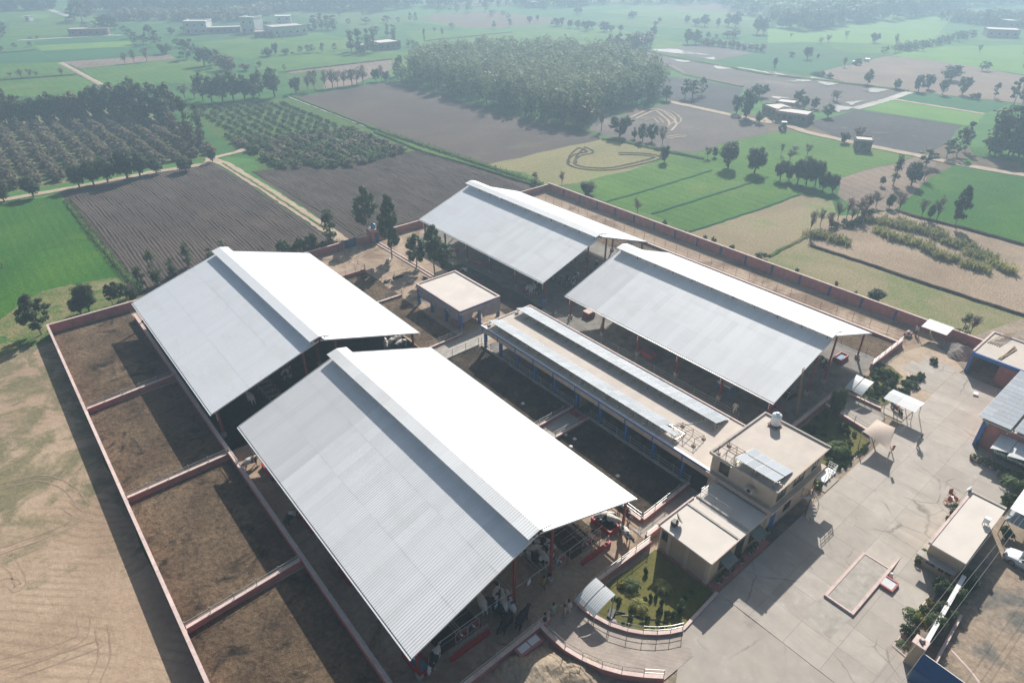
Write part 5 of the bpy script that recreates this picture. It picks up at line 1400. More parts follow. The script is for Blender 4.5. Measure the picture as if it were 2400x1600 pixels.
trees('euc', [(93.37,586.9,13.7,8.11), (90.67,598.5,9.76,4.7), (96.19,521.41,9.14,7.04), (92.13,524.77,7.89,4.57), (100.15,521.99,7.62,4.6), (86.44,588.04,3.79,4.22), (87.68,544.17,3.57,3.6)], 'large hazy tree behind the dark brick farmhouse', 'large trees behind the brick farmhouse')
trees('mid', [(120.81,471.73,4.25,2.52), (130.79,481.44,3.44,2.25), (141.24,461.88,3.38,2.04), (180.73,471.15,3.6,3.99)], 'small tree beside the white village houses', 'trees beside the white houses')
trees('round', [(131.11,348.01,4.16,3.14), (136.95,351.6,6.19,1.8), (140.59,347.15,2.95,2.35), (144.07,347.12,1.13,0.97), (116.26,320.1,2.47,1.5)], 'dark tree standing in the wheat near the village', 'dark trees in the village wheat')
trees('euc', [(148.03,346.25,3.69,1.54), (152.26,346.64,3.82,1.83), (154.41,345.83,3.98,1.83), (158.32,342.59,4.75,1.69), (165.8,343.38,3.82,1.57), (120.04,301.17,2.93,0.97)], 'thin tree along the hedge in the village wheat', 'hedge trees in the village wheat')
trees('column', [(199.35,438.26,8.37,3.36), (201.39,432.73,10,2.99), (205.99,432.76,8.37,3.36), (207.61,427.58,8.63,3.16), (193.3,433.37,4.08,2.96)], 'tall tree in the cluster right of the white houses', 'cluster right of the white houses')
trees('column', [(171.23,335.35,10.56,3.27), (172.99,330.41,11.45,2.96), (176.46,327.53,11.25,2.12), (178.85,325.55,11.95,2.96), (217.81,377.67,6.82,1.97), (208.69,355.37,8.85,2.03), (218.88,392.56,4.39,2.7), (198.43,352.06,2.34,2.6), (202.66,349.71,2.52,2.15)], 'tall tree around the long brown farm shed', 'trees around the long brown farm shed')
trees('euc', [(203.24,331.23,3.9,1.78), (200.84,322.54,4.36,1.45), (204.72,324.61,3.33,1.47), (270.62,435.59,6.54,1.62), (270.92,429,6.96,1.72), (255.08,442.11,4.92,3.43), (261.53,436.77,3.9,1.91), (241.14,444.78,4.53,4.14), (228.24,446.82,4.14,2.23), (271.42,386.39,3.36,2.51), (292.93,368.58,4.64,1.86), (304.88,366.7,5.35,1.81), (334.62,404.33,4.41,2.18), (351.6,431.41,3.15,2.52), (340,430.28,4.21,3.1), (329.4,486.18,5.08,3.51), (339.18,484.1,3.94,1.77), (338.23,472.96,5.05,2.62), (345.62,466.85,7.36,3.92), (358.51,462.12,7.41,3.08), (378.19,470.44,7.23,2.26)], 'small hazy tree scattered over the far northern wheat', 'hazy trees over the far northern wheat')
trees('bare', [(247.14,496.68,5.96,2.44), (251.81,377.49,2.8,1.72), (240.3,352.42,5.59,1.3), (210.55,326.26,9.15,1.19), (265.05,494.39,4.44,2.07)], 'thin bare tree in the far northern wheat', 'bare trees in the far northern wheat')
trees('euc', [(154.66,260.06,8.04,2.59), (147.54,251.06,7.38,2.04)], 'feathery tree at the left end of the poplar wood', 'feathery trees at the wood end')
trees('round', [(333.15,379.29,4.8,2.37), (344.68,383.57,4.2,1.64), (332.08,351.57,5.47,3.85), (337.53,351.24,5.83,2.21), (333.11,338.48,5.05,2.23), (335.21,332.76,5.34,2.93), (330.55,321.17,6.79,3.21), (339.92,324.93,5,2.56), (335.16,309.89,6.1,3.97), (338.67,306.98,4.24,2.14), (343.36,303.1,4.24,1.66)], 'round tree in the hazy row across the middle distance', 'hazy row across the middle distance')
trees('mid', [(401.24,400.27,5.53,4.89), (412.36,353.89,4.92,4.25), (384.22,308.4,3.5,2.28), (404.73,321.85,3.31,1.77), (416.68,307.44,4.99,2.36), (406.64,292.34,5.3,3.32), (408.51,286.63,7.55,4.39), (416.48,281.68,5.47,1.91), (420.65,276.57,8.2,3.3), (421.86,271.46,10.08,4), (369.49,242.06,4.11,3.56), (373.85,239.74,4.88,3.57), (399.12,241.09,10.87,3.37), (400.79,237.6,10.13,3.02)], 'hazy tree near the horizon right of centre', 'hazy trees near the horizon')
trees('round', [(341.76,274.92,5.95,2.8), (359.5,248.4,3.69,1.68), (365.34,246.79,2.24,1.53)], 'lone round tree in the far green field', 'lone round trees in the far field')
tree('column', (287.18,241.64,7.03,1.77), 'narrow dark tree at the back corner of the poplar wood')
tree('mid', (329.85,241.32,8.02,3.36), 'left half of the big dark clump beyond the flooded field')
tree('mid', (333.61,238.2,7.91,3.36), 'second crown of the big dark clump beyond the flooded field')
tree('autumn', (150.71,145.17,8.06,3.67), 'brownish spreading tree at the corner of the poplar wood')
tree('bare', (151.19,138.06,7,2.09), 'brown leafless tree beside the wheel marks')
tree('round', (150.48,129.93,6.89,3.33), 'broad dark tree left of the wheel marks')
tree('bush', (151.55,125.34,4,0.99), 'narrow dark bush between two broad trees by the wheel marks', leaf='leaf_dark')
tree('round', (151.46,121.95,5.39,1.74), 'dark tree right of the narrow bush by the wheel marks')
tree('round', (153.07,119.84,5.68,1.74), 'dark tree at the right end of the bund row')
tree('bare', (152.6,115.68,5.46,1.63), 'bare brown tree at the end of the bund row')
tree('round', (139.83,104.63,4.61,1.46), 'lone small round tree at the edge of the bright wheat')
trees('mid', [(201.48,153.21,5.43,2.58), (198.37,158.25,5.84,2.7), (190.41,157.62,6.47,2.54), (179.78,161.79,6.75,3.19), (183.49,158.7,6.39,3.48), (171.67,160.64,7.15,2.83)], 'dark tree on the right edge of the poplar wood', 'dark edge of the poplar wood')
trees('euc', [(209.76,151.26,6.99,2.11), (211.93,149.46,6.62,3.12), (219.37,150.93,6.36,1.95)], 'loose green tree in the clump right of the wood', 'clump right of the wood')
trees('round', [(203.26,125.12,6.74,2.11), (200.3,119.42,9.6,2.96), (233.03,134.93,5.09,3.35), (199.37,118.81,6.47,1.96)], 'dark tree in the group left of the long farm sheds', 'group left of the long farm sheds')
tree('mid', (197.01,112.51,3.79,1.83), 'small tree by the track in front of the long farm sheds')
tree('round', (153.97,98.99,2.77,0.91), 'small dark tree beside the big leafy tree in the wheat')
tree('mid', (148.39,90.91,6.91,2.73), 'big leafy tree at the left end of the wheat tree row', near=True)
tree('bare', (151.64,99.6,3.05,1.32), 'thin bare tree left of the wheat tree row')
tree('round', (149.92,84.3,6.66,2.74), 'dark spreading tree second in the wheat tree row', near=True)
trees('round', [(149.7,77.04,5.27,1.59), (151.12,73.26,6.11,1.84), (151.21,71.07,6.83,2.09), (152.05,69.32,6.55,1.69)], 'dark tree in the middle of the wheat tree row', 'middle of the wheat tree row', near=True)
trees('mid', [(150,66.33,5.09,1.59), (151.02,64.48,4.32,1.33), (150.8,75.36,4.13,1.19)], 'lighter tree at the right end of the wheat tree row', 'right end of the wheat tree row', near=True)
trees('bare', [(169.68,88.6,3.08,0.82), (174.88,87.73,1.94,1.65), (175.16,84.04,2.94,1.26), (166.34,84.09,3.16,1.3)], 'brown leafless tree in the wheat behind the tree row', 'leafless trees behind the wheat row')
trees('round', [(329.89,169.5,6.01,2.45), (331.9,179.02,2.66,1.96), (335.35,167.17,2.61,0.86), (415.47,176.13,5.72,2.72), (298.32,168.09,4.18,1.3)], 'round tree standing alone in the far right wheat', 'round trees in the far right wheat')
trees('bare', [(395.09,193.04,4.21,2.22), (388.33,193.97,3.24,2.2), (406.48,160.98,6.74,1.54), (457.04,147.61,4.82,1.94), (419.77,124.12,3.62,1.47), (421.62,195.61,4.09,1.93), (398.56,217.96,2.65,1.3)], 'bare tree in the far right wheat', 'bare trees in the far right wheat')
trees('mid', [(434.85,149.65,4.31,1.88), (286.73,119.96,6.22,2.02), (287.15,108.63,4.13,1.75)], 'leafy tree on the far right field banks', 'leafy trees on far right banks')
trees('round', [(289.18,101.41,6.42,2.35), (296.67,100.72,6.19,2.24), (289.73,92.94,5.92,1.89), (322.87,102.16,6.51,4.29), (295.43,88.19,7.44,2.3)], 'dark tree in the knot beside the brown field, upper right', 'dark knot beside the brown field')
trees('euc', [(359.17,102.5,4.28,1.99), (360.74,101.19,3.83,1.51), (297.83,78.01,5.51,1.45), (290.52,69.66,9.51,2.55), (292.84,67.73,8.19,2.36), (400.48,147.61,3.67,1.15), (403.13,145.41,3.41,1.43)], 'loose grey tree at the upper right edge', 'loose grey trees upper right')
trees('bush', [(290.07,81.98,3.22,2.3), (291.88,142.61,2.62,2.57), (289.84,137.65,2.58,2.07), (292.57,145.46,1.76,1.89), (332.12,145.93,3.76,2.03)], 'bushy clump on the bank of the far right fields', 'bushes on far right banks')
trees('mid', [(232.02,118.79,5.25,2.22), (227.02,113.92,4.42,1.79), (229.69,111.7,4.06,1.79), (221.05,102.16,4.57,2.06)], 'tree behind the long farm sheds', 'trees behind the long farm sheds')
trees('bare', [(247.36,112.63,3.74,1.77), (321.52,146.88,4.62,1.5), (249.16,114.78,3.4,1.59)], 'bare tree behind the long farm sheds', 'bare trees behind the long farm sheds')
tree('bush', (211.33,102.48,3.14,1.31), 'leafy bush at the end of the long farm sheds', leaf='leaf_citrus')
tree('round', (194.83,83.53,3.23,1.76), 'dark tree beside the small stone hut')
tree('bare', (200.33,82.04,4.03,2.14), 'brown leafless tree behind the small stone hut')
trees('column', [(214.47,52.66,12.2,3.28), (217.37,50.94,12.64,3.29), (217.72,47.91,13.35,3.04), (218.68,45.76,12.89,2.95), (212.67,50.76,11.11,2.8), (214.81,48.32,11.5,2.79), (216.48,46.26,11.07,2.64)], 'tall dark tree in the thick grove at the right edge', 'thick grove at the right edge')
trees('euc', [(212.85,58.21,8.15,1.59), (205.3,57.57,7.65,2.22), (201.04,58.45,5.05,1.9), (189.48,59.13,4.63,2.54)], 'lighter tree in front of the thick right grove', 'lighter trees before the right grove')
tree('column', (166.99,57.6,7.41,1.5), 'tall slim tree between the cleared patch and the dark tree', near=True)
tree('euc', (163.98,59.07,2.5,0.84), 'small slim tree at the end of the cleared patch', near=True)
tree('round', (170.29,54.85,5.88,2.28), 'dense dark tree below the right grove', near=True)
tree('bare', (176.06,54.31,3.87,1.99), 'brown leafless tree beside the dense dark tree', near=True)
trees('bare', [(134.88,54.95,4.37,1.48), (137.5,54.39,4.63,1.49), (139.89,53.22,4.88,1.73), (142.58,52.64,4.91,1.74), (129.71,54.16,3.49,1.28), (129.18,55.75,3.74,1.23), (135.48,52.46,3.53,1.36), (137.21,51.01,4.23,1.36), (148.86,53.43,3.81,1.44)], 'leafless scrub tree in the brown thicket beside the cane', 'brown thicket beside the cane', near=True)
trees('bush', [(129.83,53.3,2.1,1.33), (133.02,52.16,2.11,1.45), (135.92,51.3,2.12,1.46), (141.98,51.89,2.17,1.5)], 'olive shrub at the foot of the brown thicket', 'olive shrubs of the brown thicket', near=True)
tree('bare', (122.72,54.62,5.3,1.03), 'sparse thin tree at the left end of the brown thicket', near=True)
tree('mid', (150.37,51.29,3.44,1.13), 'dark bush below the slim tree at the cane field head', near=True)
tree('bare', (148.52,48.52,5.04,1.52), 'round brown tree at the corner of the right wheat field', near=True)
tree('bare', (148.4,43.92,4.66,1.31), 'bare grey tree on the bank of the right wheat field', near=True)
tree('round', (149.6,42.68,3.68,0.71), 'small dark tree between two brown trees on the wheat bank', near=True)
tree('bare', (149.02,41.17,5.83,1.52), 'brown leafless tree with dark lower crown on the wheat bank', near=True)
tree('euc', (149.28,37.69,8.96,1.67), 'tall narrow tree leaning over the right wheat field', near=True, leaf='leaf_mid')

# --- orchard in rows, citrus grove
for k in range(11):
    x = 5.4 + 4.55*k
    for j in range(19):
        y = 189.5 + 3.9*j + random.uniform(-.4, .4)
        if x < 12 and y > 255 and k < 1: continue
        if x > 48 and y > 235: continue
        tree('mango', (x + random.uniform(-.35, .35), y, random.uniform(2.7, 3.4), random.uniform(1.85, 2.25)), 'brownish orchard tree, ' + nth(j+1) + ' from the dirt track in ' + nth(k+1) + ' row from left', 'brown orchard rows', cat='orchard tree')
def inside(p, poly):
    c = False; n = len(poly)
    for i in range(n):
        (x1, y1), (x2, y2) = poly[i], poly[(i+1) % n]
        if (y1 > p[1]) != (y2 > p[1]) and p[0] < (x2-x1)*(p[1]-y1)/(y2-y1)+x1: c = not c
    return c
cit = [(59, 187), (62, 178), (54.68,167.18), (73.25,154.12), (95.78,155.72), (97.99,241.74), (64, 252)]
n_c = 0
for i in range(12):
    for j in range(40):
        x = 60.5 + i*3.4 + (j % 2)*.6; y = 150 + j*2.9 + i*.4
        x += random.uniform(-.4, .4); y += random.uniform(-.4, .4)
        if not inside((x, y), cit) or n_c >= 298: continue
        n_c += 1
        low = y < 192 + (x - 60)*-.35 + 6
        if low: tree('citrus', (x, y, random.uniform(2.0, 2.9), random.uniform(1.7, 2.3)), 'big greyish citrus bush, line ' + str(i+1) + ' from left, ' + nth(j+1) + ' counting away', 'near end of the citrus grove', cat='citrus bush', leaf='leaf_brown' if random.random() < .45 else None)
        else: tree('citrus', (x, y, random.uniform(1.2, 1.7), random.uniform(.95, 1.3)), 'small green citrus bush, line ' + str(i+1) + ' from left, ' + nth(j+1) + ' counting away', 'rows of the citrus grove', cat='citrus bush')

# --- masses nobody could count: the poplar wood, far tree lines, cane, weeds
def mass(name, label, pts, hrange, rrange, leaf, clumps=6, per=9, size=.5, trunk=True):
    rnd = random.Random(len(pts) + 5); m = MB(); tk_ = MB()
    for (x, y) in pts:
        h = rnd.uniform(*hrange); r = rnd.uniform(*rrange)
        for c in range(clumps):
            z = h*rnd.uniform(.3, 1.0); a = rnd.uniform(0, 6.28); w = r*rnd.uniform(.1, .9)
            cx, cy = x + w*math.cos(a), y + w*math.sin(a)
            for _ in range(per):
                d = Vector((rnd.gauss(0, 1), rnd.gauss(0, 1), rnd.gauss(0, 1))).normalized()
                k = r*.55
                leaf_quad(m, Vector((cx + d.x*k, cy + d.y*k, max(.2, z + d.z*k))), d + Vector((rnd.uniform(-.6, .6), rnd.uniform(-.6, .6), rnd.uniform(0, .8))), (size, size), rnd)
        if trunk: m.tube((x, y, 0), (x, y, h*.8), .09, 3)
    o = m.build(name, leaf); o['kind'] = 'stuff'; o['label'] = label
    return o
def scatter(poly, n, seed=1):
    rnd = random.Random(seed); xs_ = [p[0] for p in poly]; ys_ = [p[1] for p in poly]; out = []
    while len(out) < n:
        p = (rnd.uniform(min(xs_), max(xs_)), rnd.uniform(min(ys_), max(ys_)))
        if inside(p, poly): out.append(p)
    return out
wood = [(148.59,250.19), (147.47,176.42), (149.83,156.15), (162.89,155.2), (198.37,158.25), (210.63,159.5), (235.65,189.35), (242.46,220.4), (236.45,241.9), (210.08,263.8), (180.68,271.71)]
mass('poplar_wood', 'dense pale poplar plantation beyond the ploughed fields', scatter(wood, 820, 3), (9, 11.5), (1.7, 2.6), 'leaf_pale', 10, 14, .45)
mass('poplar_wood', 'dark trees along the near edge of the poplar plantation', [(x + random.uniform(-2, 2), y + random.uniform(-2, 2)) for x, y in arc_px([(147.65,247.81), (147.21,204.54), (145.37,173.92), (147.82,154.02), (154.74,150.15), (174.48,156.1), (198.25,157.12)], 11)], (6, 10), (1.8, 2.8), 'leaf_mid', 8, 12, .55)
def line_pts(pts, n, spread, seed):
    rnd = random.Random(seed); out = []
    P = [Vector(p) for p in pts]; Ls = [(b-a).length for a, b in zip(P, P[1:])]; T_ = sum(Ls)
    for i in range(n):
        d = rnd.uniform(0, T_)
        for a, b, l in zip(P, P[1:], Ls):
            if d <= l: q = a + (b-a)*(d/l); break
            d -= l
        out.append((q.x + rnd.uniform(-spread, spread), q.y + rnd.uniform(-spread, spread)))
    return out
mass('far_wood', 'blue hazy wood along the top left horizon', line_pts([(115.28,663.15), (147.4,648.67), (186.29,635.35), (226.89,608.29), (260.05,574.42), (311.77,538.17)], 260, 22, 4), (9, 15), (3.5, 5.5), 'leaf_mid', 7, 9, 1.5)
mass('far_wood', 'hazy scrub line behind the far left wheat', line_pts([(51.76,727.71), (89.74,715.12)], 40, 8, 5), (6, 11), (3, 4.5), 'leaf_mid', 7, 9, 1.4)
mass('far_wood', 'brownish scrub between the far wheat and the houses', line_pts([(112.92,580.08), (141.56,566.02), (162.28,534.52), (183.99,521.28), (229.7,580.67), (255.78,565.3)], 120, 7, 6), (4, 7), (2.5, 4), 'leaf_brown', 6, 8, 1.2)
mass('far_wood', 'hazy wood along the top right horizon', line_pts([(447.2,262.97), (454.14,240.65), (510.71,241.49), (568.77,232.69), (704.63,240.73), (792.24,212.48)], 200, 12, 7), (8, 13), (3.5, 5), 'leaf_mid', 7, 9, 1.4)
mass('far_wood', 'hazy pale wood filling the top right distance', scatter([(546.17,371.58), (468.76,276.2), (466.1,247.32), (552.94,245.79), (675.13,265.09), (743.07,293.34), (601.41,410.17)], 300, 8), (7, 11), (4, 6), 'leaf_pale', 6, 8, 1.7)
mass('far_wood', 'hazy tree line at the top centre horizon', line_pts([(326.12,553.28), (359.03,526.1), (428.47,512.67), (428.74,468.54), (497.82,455.44), (577.44,405.4)], 170, 18, 9), (7, 12), (3, 5), 'leaf_mid', 6, 8, 1.5)
mass('reed_bed', 'pale dry reeds along the back of the poplar wood', line_pts([(275.15,251.62), (285.28,243.21), (300.8,245.96)], 60, 4, 10), (5, 8), (1.4, 2), 'leaf_twig', 5, 8, .7)
mass('scrub', 'thin scrub along the bank of the flooded field', line_pts([(332.31,233.58), (335.3,217.34), (334.28,197.54)], 60, 2, 12), (2, 4), (.8, 1.6), 'leaf_twig', 4, 7, .5)
mass('scrub', 'dry weeds along the far right field bank', line_pts([(381.2,153.69), (425.28,150.87), (494.43,151.75)], 60, 3, 13), (2, 4.5), (1, 2), 'leaf_citrus', 4, 7, .6)
mass('scrub', 'hazy bushes around the far right village', line_pts([(575.57,197.23), (565.53,169.27), (609.88,159.41), (563.63,145.95)], 70, 8, 14), (4, 8), (2.5, 4), 'leaf_mid', 6, 8, 1.2)
def blades(name, label, pts, n, spread, h, mat, w=.05, lean=.5, seed=1):
    rnd = random.Random(seed); m = MB()
    for (x, y) in line_pts(pts, n, spread, seed):
        hh = h*rnd.uniform(.6, 1.2); a = rnd.uniform(0, 6.28); l = lean*rnd.uniform(.3, 1)*hh
        b = Vector((math.cos(a), math.sin(a), 0)); sd = Vector((-b.y, b.x, 0))*w*rnd.uniform(.7, 1.4)
        p0 = Vector((x, y, 0)); p1 = p0 + Vector((0, 0, hh*.6)) + b*l*.35; p2 = p0 + Vector((0, 0, hh)) + b*l
        m.add([p0 - sd, p0 + sd, p1 + sd, p1 - sd, p2], [(0, 1, 2, 3), (3, 2, 4)])
    o = m.build(name, mat); o['kind'] = 'stuff'; o['label'] = label
    return o
def cane_pts(pts, n, spread, seed):
    rnd = random.Random(seed); cs = [(p, rnd.uniform(.5, 1.25)) for p in line_pts(pts, n, spread, seed)]
    return cs
def cane(name, label, pts, n, spread, seed):
    rnd = random.Random(seed); m = MB()
    for (x, y), k in cane_pts(pts, n, spread, seed):
        for _ in range(34):
            a = rnd.uniform(0, 6.28); r = rnd.uniform(0, .9)*k; hh = rnd.uniform(.5, 1.6)*k; l = rnd.uniform(.2, .8)*k
            b = Vector((math.cos(a), math.sin(a), 0)); sd = Vector((-b.y, b.x, 0))*rnd.uniform(.05, .1)
            p0 = Vector((x, y, 0)) + b*r; p1 = p0 + Vector((0, 0, hh*.75)) + b*l*.3; p2 = p0 + Vector((0, 0, hh*rnd.uniform(.6, 1.05))) + b*l
            m.add([p0 - sd, p0 + sd, p1 + sd, p1 - sd, p2], [(0, 1, 2, 3), (3, 2, 4)])
    o = m.build(name, 'leaf_cane'); o['kind'] = 'stuff'; o['label'] = label
cane('sugar_cane', 'yellow green sugar cane strip left standing in the straw field', [(139.08,51.45), (140.68,48.12), (141.51,44.32), (142.47,40.5), (140.3,35.83), (139.14,31.38), (135.31,27)], 130, 1.6, 21)
cane('sugar_cane', 'yellow green cane along the near edge of the straw strip', [(134.89,46.82), (133.36,42.32), (134.17,38.2), (131.47,33.28), (131.2,28.63), (131.7,26.16)], 90, 1.0, 22)
cane('sugar_cane', 'short strip of cane left of the straw field', [(122.77,54.72), (123.67,51.45), (123.43,47.83)], 34, .9, 23)
cane('sugar_cane', 'last straggling cane clumps at the end of the straw strip', [(135.1,26.58), (133,22.5)], 12, 1.0, 30)
blades('dry_grass', 'pale dry grass outside the back wall left of the gate', [(41, 109.5), (45, 109.3), (48, 109.6)], 700, 1.1, 1.5, 'leaf_twig', .05, .4, 24)
blades('weeds', 'green weeds along the edge of the wheat field', [(13.3, 172), (13.4, 140), (14, 113)], 900, .8, .7, 'leaf_citrus', .07, .7, 25)
blades('weeds', 'green weeds on the bund beside the brown field', [(98.71,183.66), (101.46,134.32), (102.41,111.94)], 900, 1.0, .8, 'leaf_citrus', .09, .7, 26)
blades('weeds', 'green weeds along the bund by the left wheat strip', [(-13, 119), (-12.3, 128), (-2.63,140.25)], 600, .7, .8, 'leaf_citrus', .07, .7, 27)
blades('weeds', 'straggling weeds outside the back wall', [(2, 108.6), (20, 108.8), (47, 108.8)], 900, .8, .8, 'leaf_citrus', .06, .6, 28)
blades('weeds', 'straggling weeds along the long pink wall', [(101.8, 107), (101.8, 60), (101.8, 26)], 900, .6, .7, 'leaf_citrus', .06, .6, 29)

# ---------------------------------------------------------------- animals and people
def cow(kind, p, deg, label, mat=None, s=1.0, group=None, z=0.03):
    o = place('cow', COW[kind], None, (p[0], p[1], z), R(deg), (s, s, s))
    if mat: o.material_slots[0].link = 'OBJECT'; o.material_slots[0].material = MATS[mat]
    tag(o, label, 'cow' if s > .7 else 'calf', group)
    if s <= .7: o.name = 'calf'
    return o
cow('feed', (14.95,27.66), 215, 'white cow with black patches drinking at the blue trough corner', 'hide')
cow('stand', (21.1,29.35), 75, 'white cow standing with its back to the fan cages', 'hide_white')
cow('stand', (22.54,28.07), 60, 'pale cow beside the middle fan, left of a pair', 'hide_white')
cow('stand', (22.95,27.61), 70, 'spotted cow beside the middle fan, right of a pair')
cow('stand', (21.74,28.11), 100, 'dark cow with white legs left of the pale pair', 'hide_black')
cow('turn', (22.51,29.07), 40, 'black and white cow behind the fan rail, looking back')
cow('stand', (21.34,26.42), 200, 'black cow with white head mark standing by the grooved floor', 'hide_black')
cow('stand', (22.88,25.94), 20, 'black cow walking toward the lawn gate at the shed front', 'hide_black')
cow('stand', (29.76,30.4), 105, 'cow behind the red column deepest under the shed ridge')
cow('feed', (28.16,30.72), 160, 'white cow with small black spots under the shed ridge')
cow('stand', (27.81,29.86), 110, 'black and white cow in front of the spotted group')
cow('turn', (28.45,29.49), 80, 'cow at the middle of the group left of the red column')
cow('stand', (29.35,29.56), 60, 'cow pressed against the red column at the shed front')
cow('feed', (28.89,31.55), 30, 'dark cow at the back of the group under the ridge')
cow('stand', (29.44,30.75), 140, 'dark backed cow in the middle of the group under the ridge')
cow('feed', (36.6,29.25), 330, 'brownish cow feeding beside the red trough at the shed corner')
cow('feed', (36.74,28.57), 300, 'spotted cow head down behind the red trough')
cow('stand', (36.5,26.33), 255, 'black and white cow walking out into the sun with its shadow')
cow('stand', (38.59,28.62), 95, 'dark legged cow behind the corner column')
cow('feed', (12.55,49.38), 20, 'white and black cow feeding at a trough under the left eave')
cow('feed', (12.43,59.91), 5, 'black and white cow in the sunny gap between the two left sheds')
cow('stand', (16.83,71.68), 95, 'pale cow at the end of the far left shed', 'hide_white')
cow('stand', (22.63,74.05), 30, 'spotted cow lying deep under the far left shed roof')
cow('feed', (37.91,72.77), 20, 'black cow at the feed rail beside the purple column', 'hide_black')
cow('stand', (38.42,72.04), 200, 'white backed cow at the feed rail of the far left shed')
cow('feed', (37.61,71.79), 20, 'cow in front of the feed rail by the red box')
cow('turn', (36.52,71.78), 60, 'dark cow nearest the gable of the far left shed')
cow('stand', (38.1,70.46), 190, 'cow with white face by the purple column')
FR = [((63.54,71.76), 30, 'feed', 'dark cow at the left end of the trough row, far right shed'), ((63.66,71.15), 40, 'feed', 'cow second in the trough row of the far right shed'), ((64.34,71.09), 60, 'stand', 'cow third in the trough row of the far right shed'), ((65.84,72.16), 80, 'stand', 'grey white cow standing above the trough row'), ((70.2,72.26), 30, 'stand', 'cow behind the rails left, under the far right gable'), ((70.92,70.04), 70, 'feed', 'pale cow behind the rails in the middle of the far right gable'), ((70.92,68.71), 50, 'stand', 'cow behind the rails right, under the far right gable'), ((72.94,69.97), 20, 'turn', 'cow deep in shade behind the rails of the far right shed'), ((79.63,73.91), 45, 'stand', 'cow deep under the far right shed ridge'), ((79.18,71.3), 45, 'feed', 'dark cow near the gap between the two right sheds')]
for p, d, kd, lab in FR: cow(kd, p, d, lab)
cow('turn', (79.96,29.21), 40, 'black and white cow at the rail under the ladder shed gable')
cow('stand', (59.17,83.85), 350, 'white and black cow in the lane behind the small flat roof')
cow('lie', (50.63,87.5), 20, 'white calf lying on the bare soil near the drain', 'hide_white', .6)
cow('lie', (53.19,87), 100, 'black calf resting beside the drain', 'hide_black', .6)
cow('stand', (48.74,89.89), 60, 'black calf standing in the tree shadow', 'hide_black', .62)
cow('lie', (49.85,90.47), 10, 'black calf lying second in the tree shadow', 'hide_black', .55)
cow('lie', (50.51,90.48), 30, 'black calf lying at the right end of the tree shadow', 'hide_black', .6)
cow('lie', (47.48,90.13), 350, 'grey white calf lying at the fence in the tree shadow', 'hide', .6)
cow('lie', (52.03,97.24), 30, 'white calf lying by the eucalyptus trunk', 'hide_white', .75)

person((24.16,24.51), 20, 'cloth_black', 'cloth_black', 'person in black standing where the shade meets the paved ramp')
person((25.38,24.78), -40, 'cloth_green', 'cloth_green', 'person in pale green clothes facing the cattle shed')
person((26,24.06), 70, 'cloth_beige', 'cloth_beige', 'person in beige clothes pointing with one arm', 'point')
person((26.62,24.17), 110, 'cloth_white', 'cloth_white', 'person in white behind the pointing person')
person((26.59,27.32), 10, 'cloth_yellow', 'cloth_brown', 'person in a yellow top under the shed front', 'walk')
person((27.52,27.54), 10, 'cloth_black', 'cloth_white', 'person in black and white beside the red column')
person((72.72,13.82), 120, 'cloth_grey', 'cloth_grey', 'person in grey walking across the open concrete yard', 'walk')
person((61.99,31.1), 100, 'cloth_white', 'cloth_white', 'person in white walking in the shaded service path', 'walk')
person((98.69,24.66), 60, 'cloth_white', 'cloth_brown', 'person by the handcart near the white lean-to', 'stand')

# ---------------------------------------------------------------- fittings of the sheds
def trough(label, x0, x1, y0, y1, h=.65, water='trough_blue'):
    o = thing('water_trough', label, 'trough', ((x0+x1)/2, (y0+y1)/2, 0)); t = .16
    for a in ((x0, x1, y0, y0+t), (x0, x1, y1-t, y1), (x0, x0+t, y0+t, y1-t), (x1-t, x1, y0+t, y1-t)): MB().bx(*a, 0, h).build('side', 'red_paint', o)
    MB().bx(x0+t, x1-t, y0+t, y1-t, 0, h-.18).build('water', water, o)
    return o
trough('red trough with blue water at the near corner of the nearest shed', 13.3, 14.5, 27.3, 30.0)
trough('red trough under the left eave, middle of the nearest shed', 13.2, 14.2, 38.9, 41.7)
trough('red trough under the left eave, next toward the gap', 13.2, 14.2, 46.8, 49.4)
trough('red trough beside the sunny gap at the far end of the nearest shed', 13.2, 14.3, 56.2, 59.2)
trough('red trough with white lid at the right corner of the nearest shed', 35.6, 37.0, 27.6, 30.2, water='wet_green')
trough('red trough at the gable of the far left shed', 33.5, 35.5, 67.2, 68.4, water='wet_green')
trough('red trough at the far end of the tree lane, far right shed', 63.2, 64.4, 92.6, 95.4)
trough('red trough in the middle of the tree lane, far right shed', 63.2, 64.4, 84.6, 87.4)
trough('red trough at the near corner of the far right shed', 63.2, 64.4, 71.0, 73.6)
trough('red trough between the two right sheds', 66.5, 69.0, 64.4, 65.6)
trough('red trough deep under the ladder shed eave', 63.4, 64.6, 45.5, 48.2)
trough('red trough with blue rim under the right gable', 82.6, 84.9, 28.0, 29.2)
trough('red trough beside the ladder at the shed corner', 63.2, 66.6, 27.4, 28.4)
trough('red trough at the corner of the small tarpaulin block', 47.75, 48.6, 69.3, 71.9)
trough('red box trough on the cross walkway by the blue columns', 46.3, 47.1, 42.0, 44.2)
bxo = thing('red_feed_box', 'dark red feed box standing on the sunny lane by the right shed', 'feed box', (65.6, 59.8, 0))
MB().bx(64.9, 66.4, 59.2, 60.4, 0, .9).build('box', 'red_steel', bxo); MB().bx(64.85, 66.45, 59.15, 60.45, .9, .97).build('lid', 'coping', bxo)
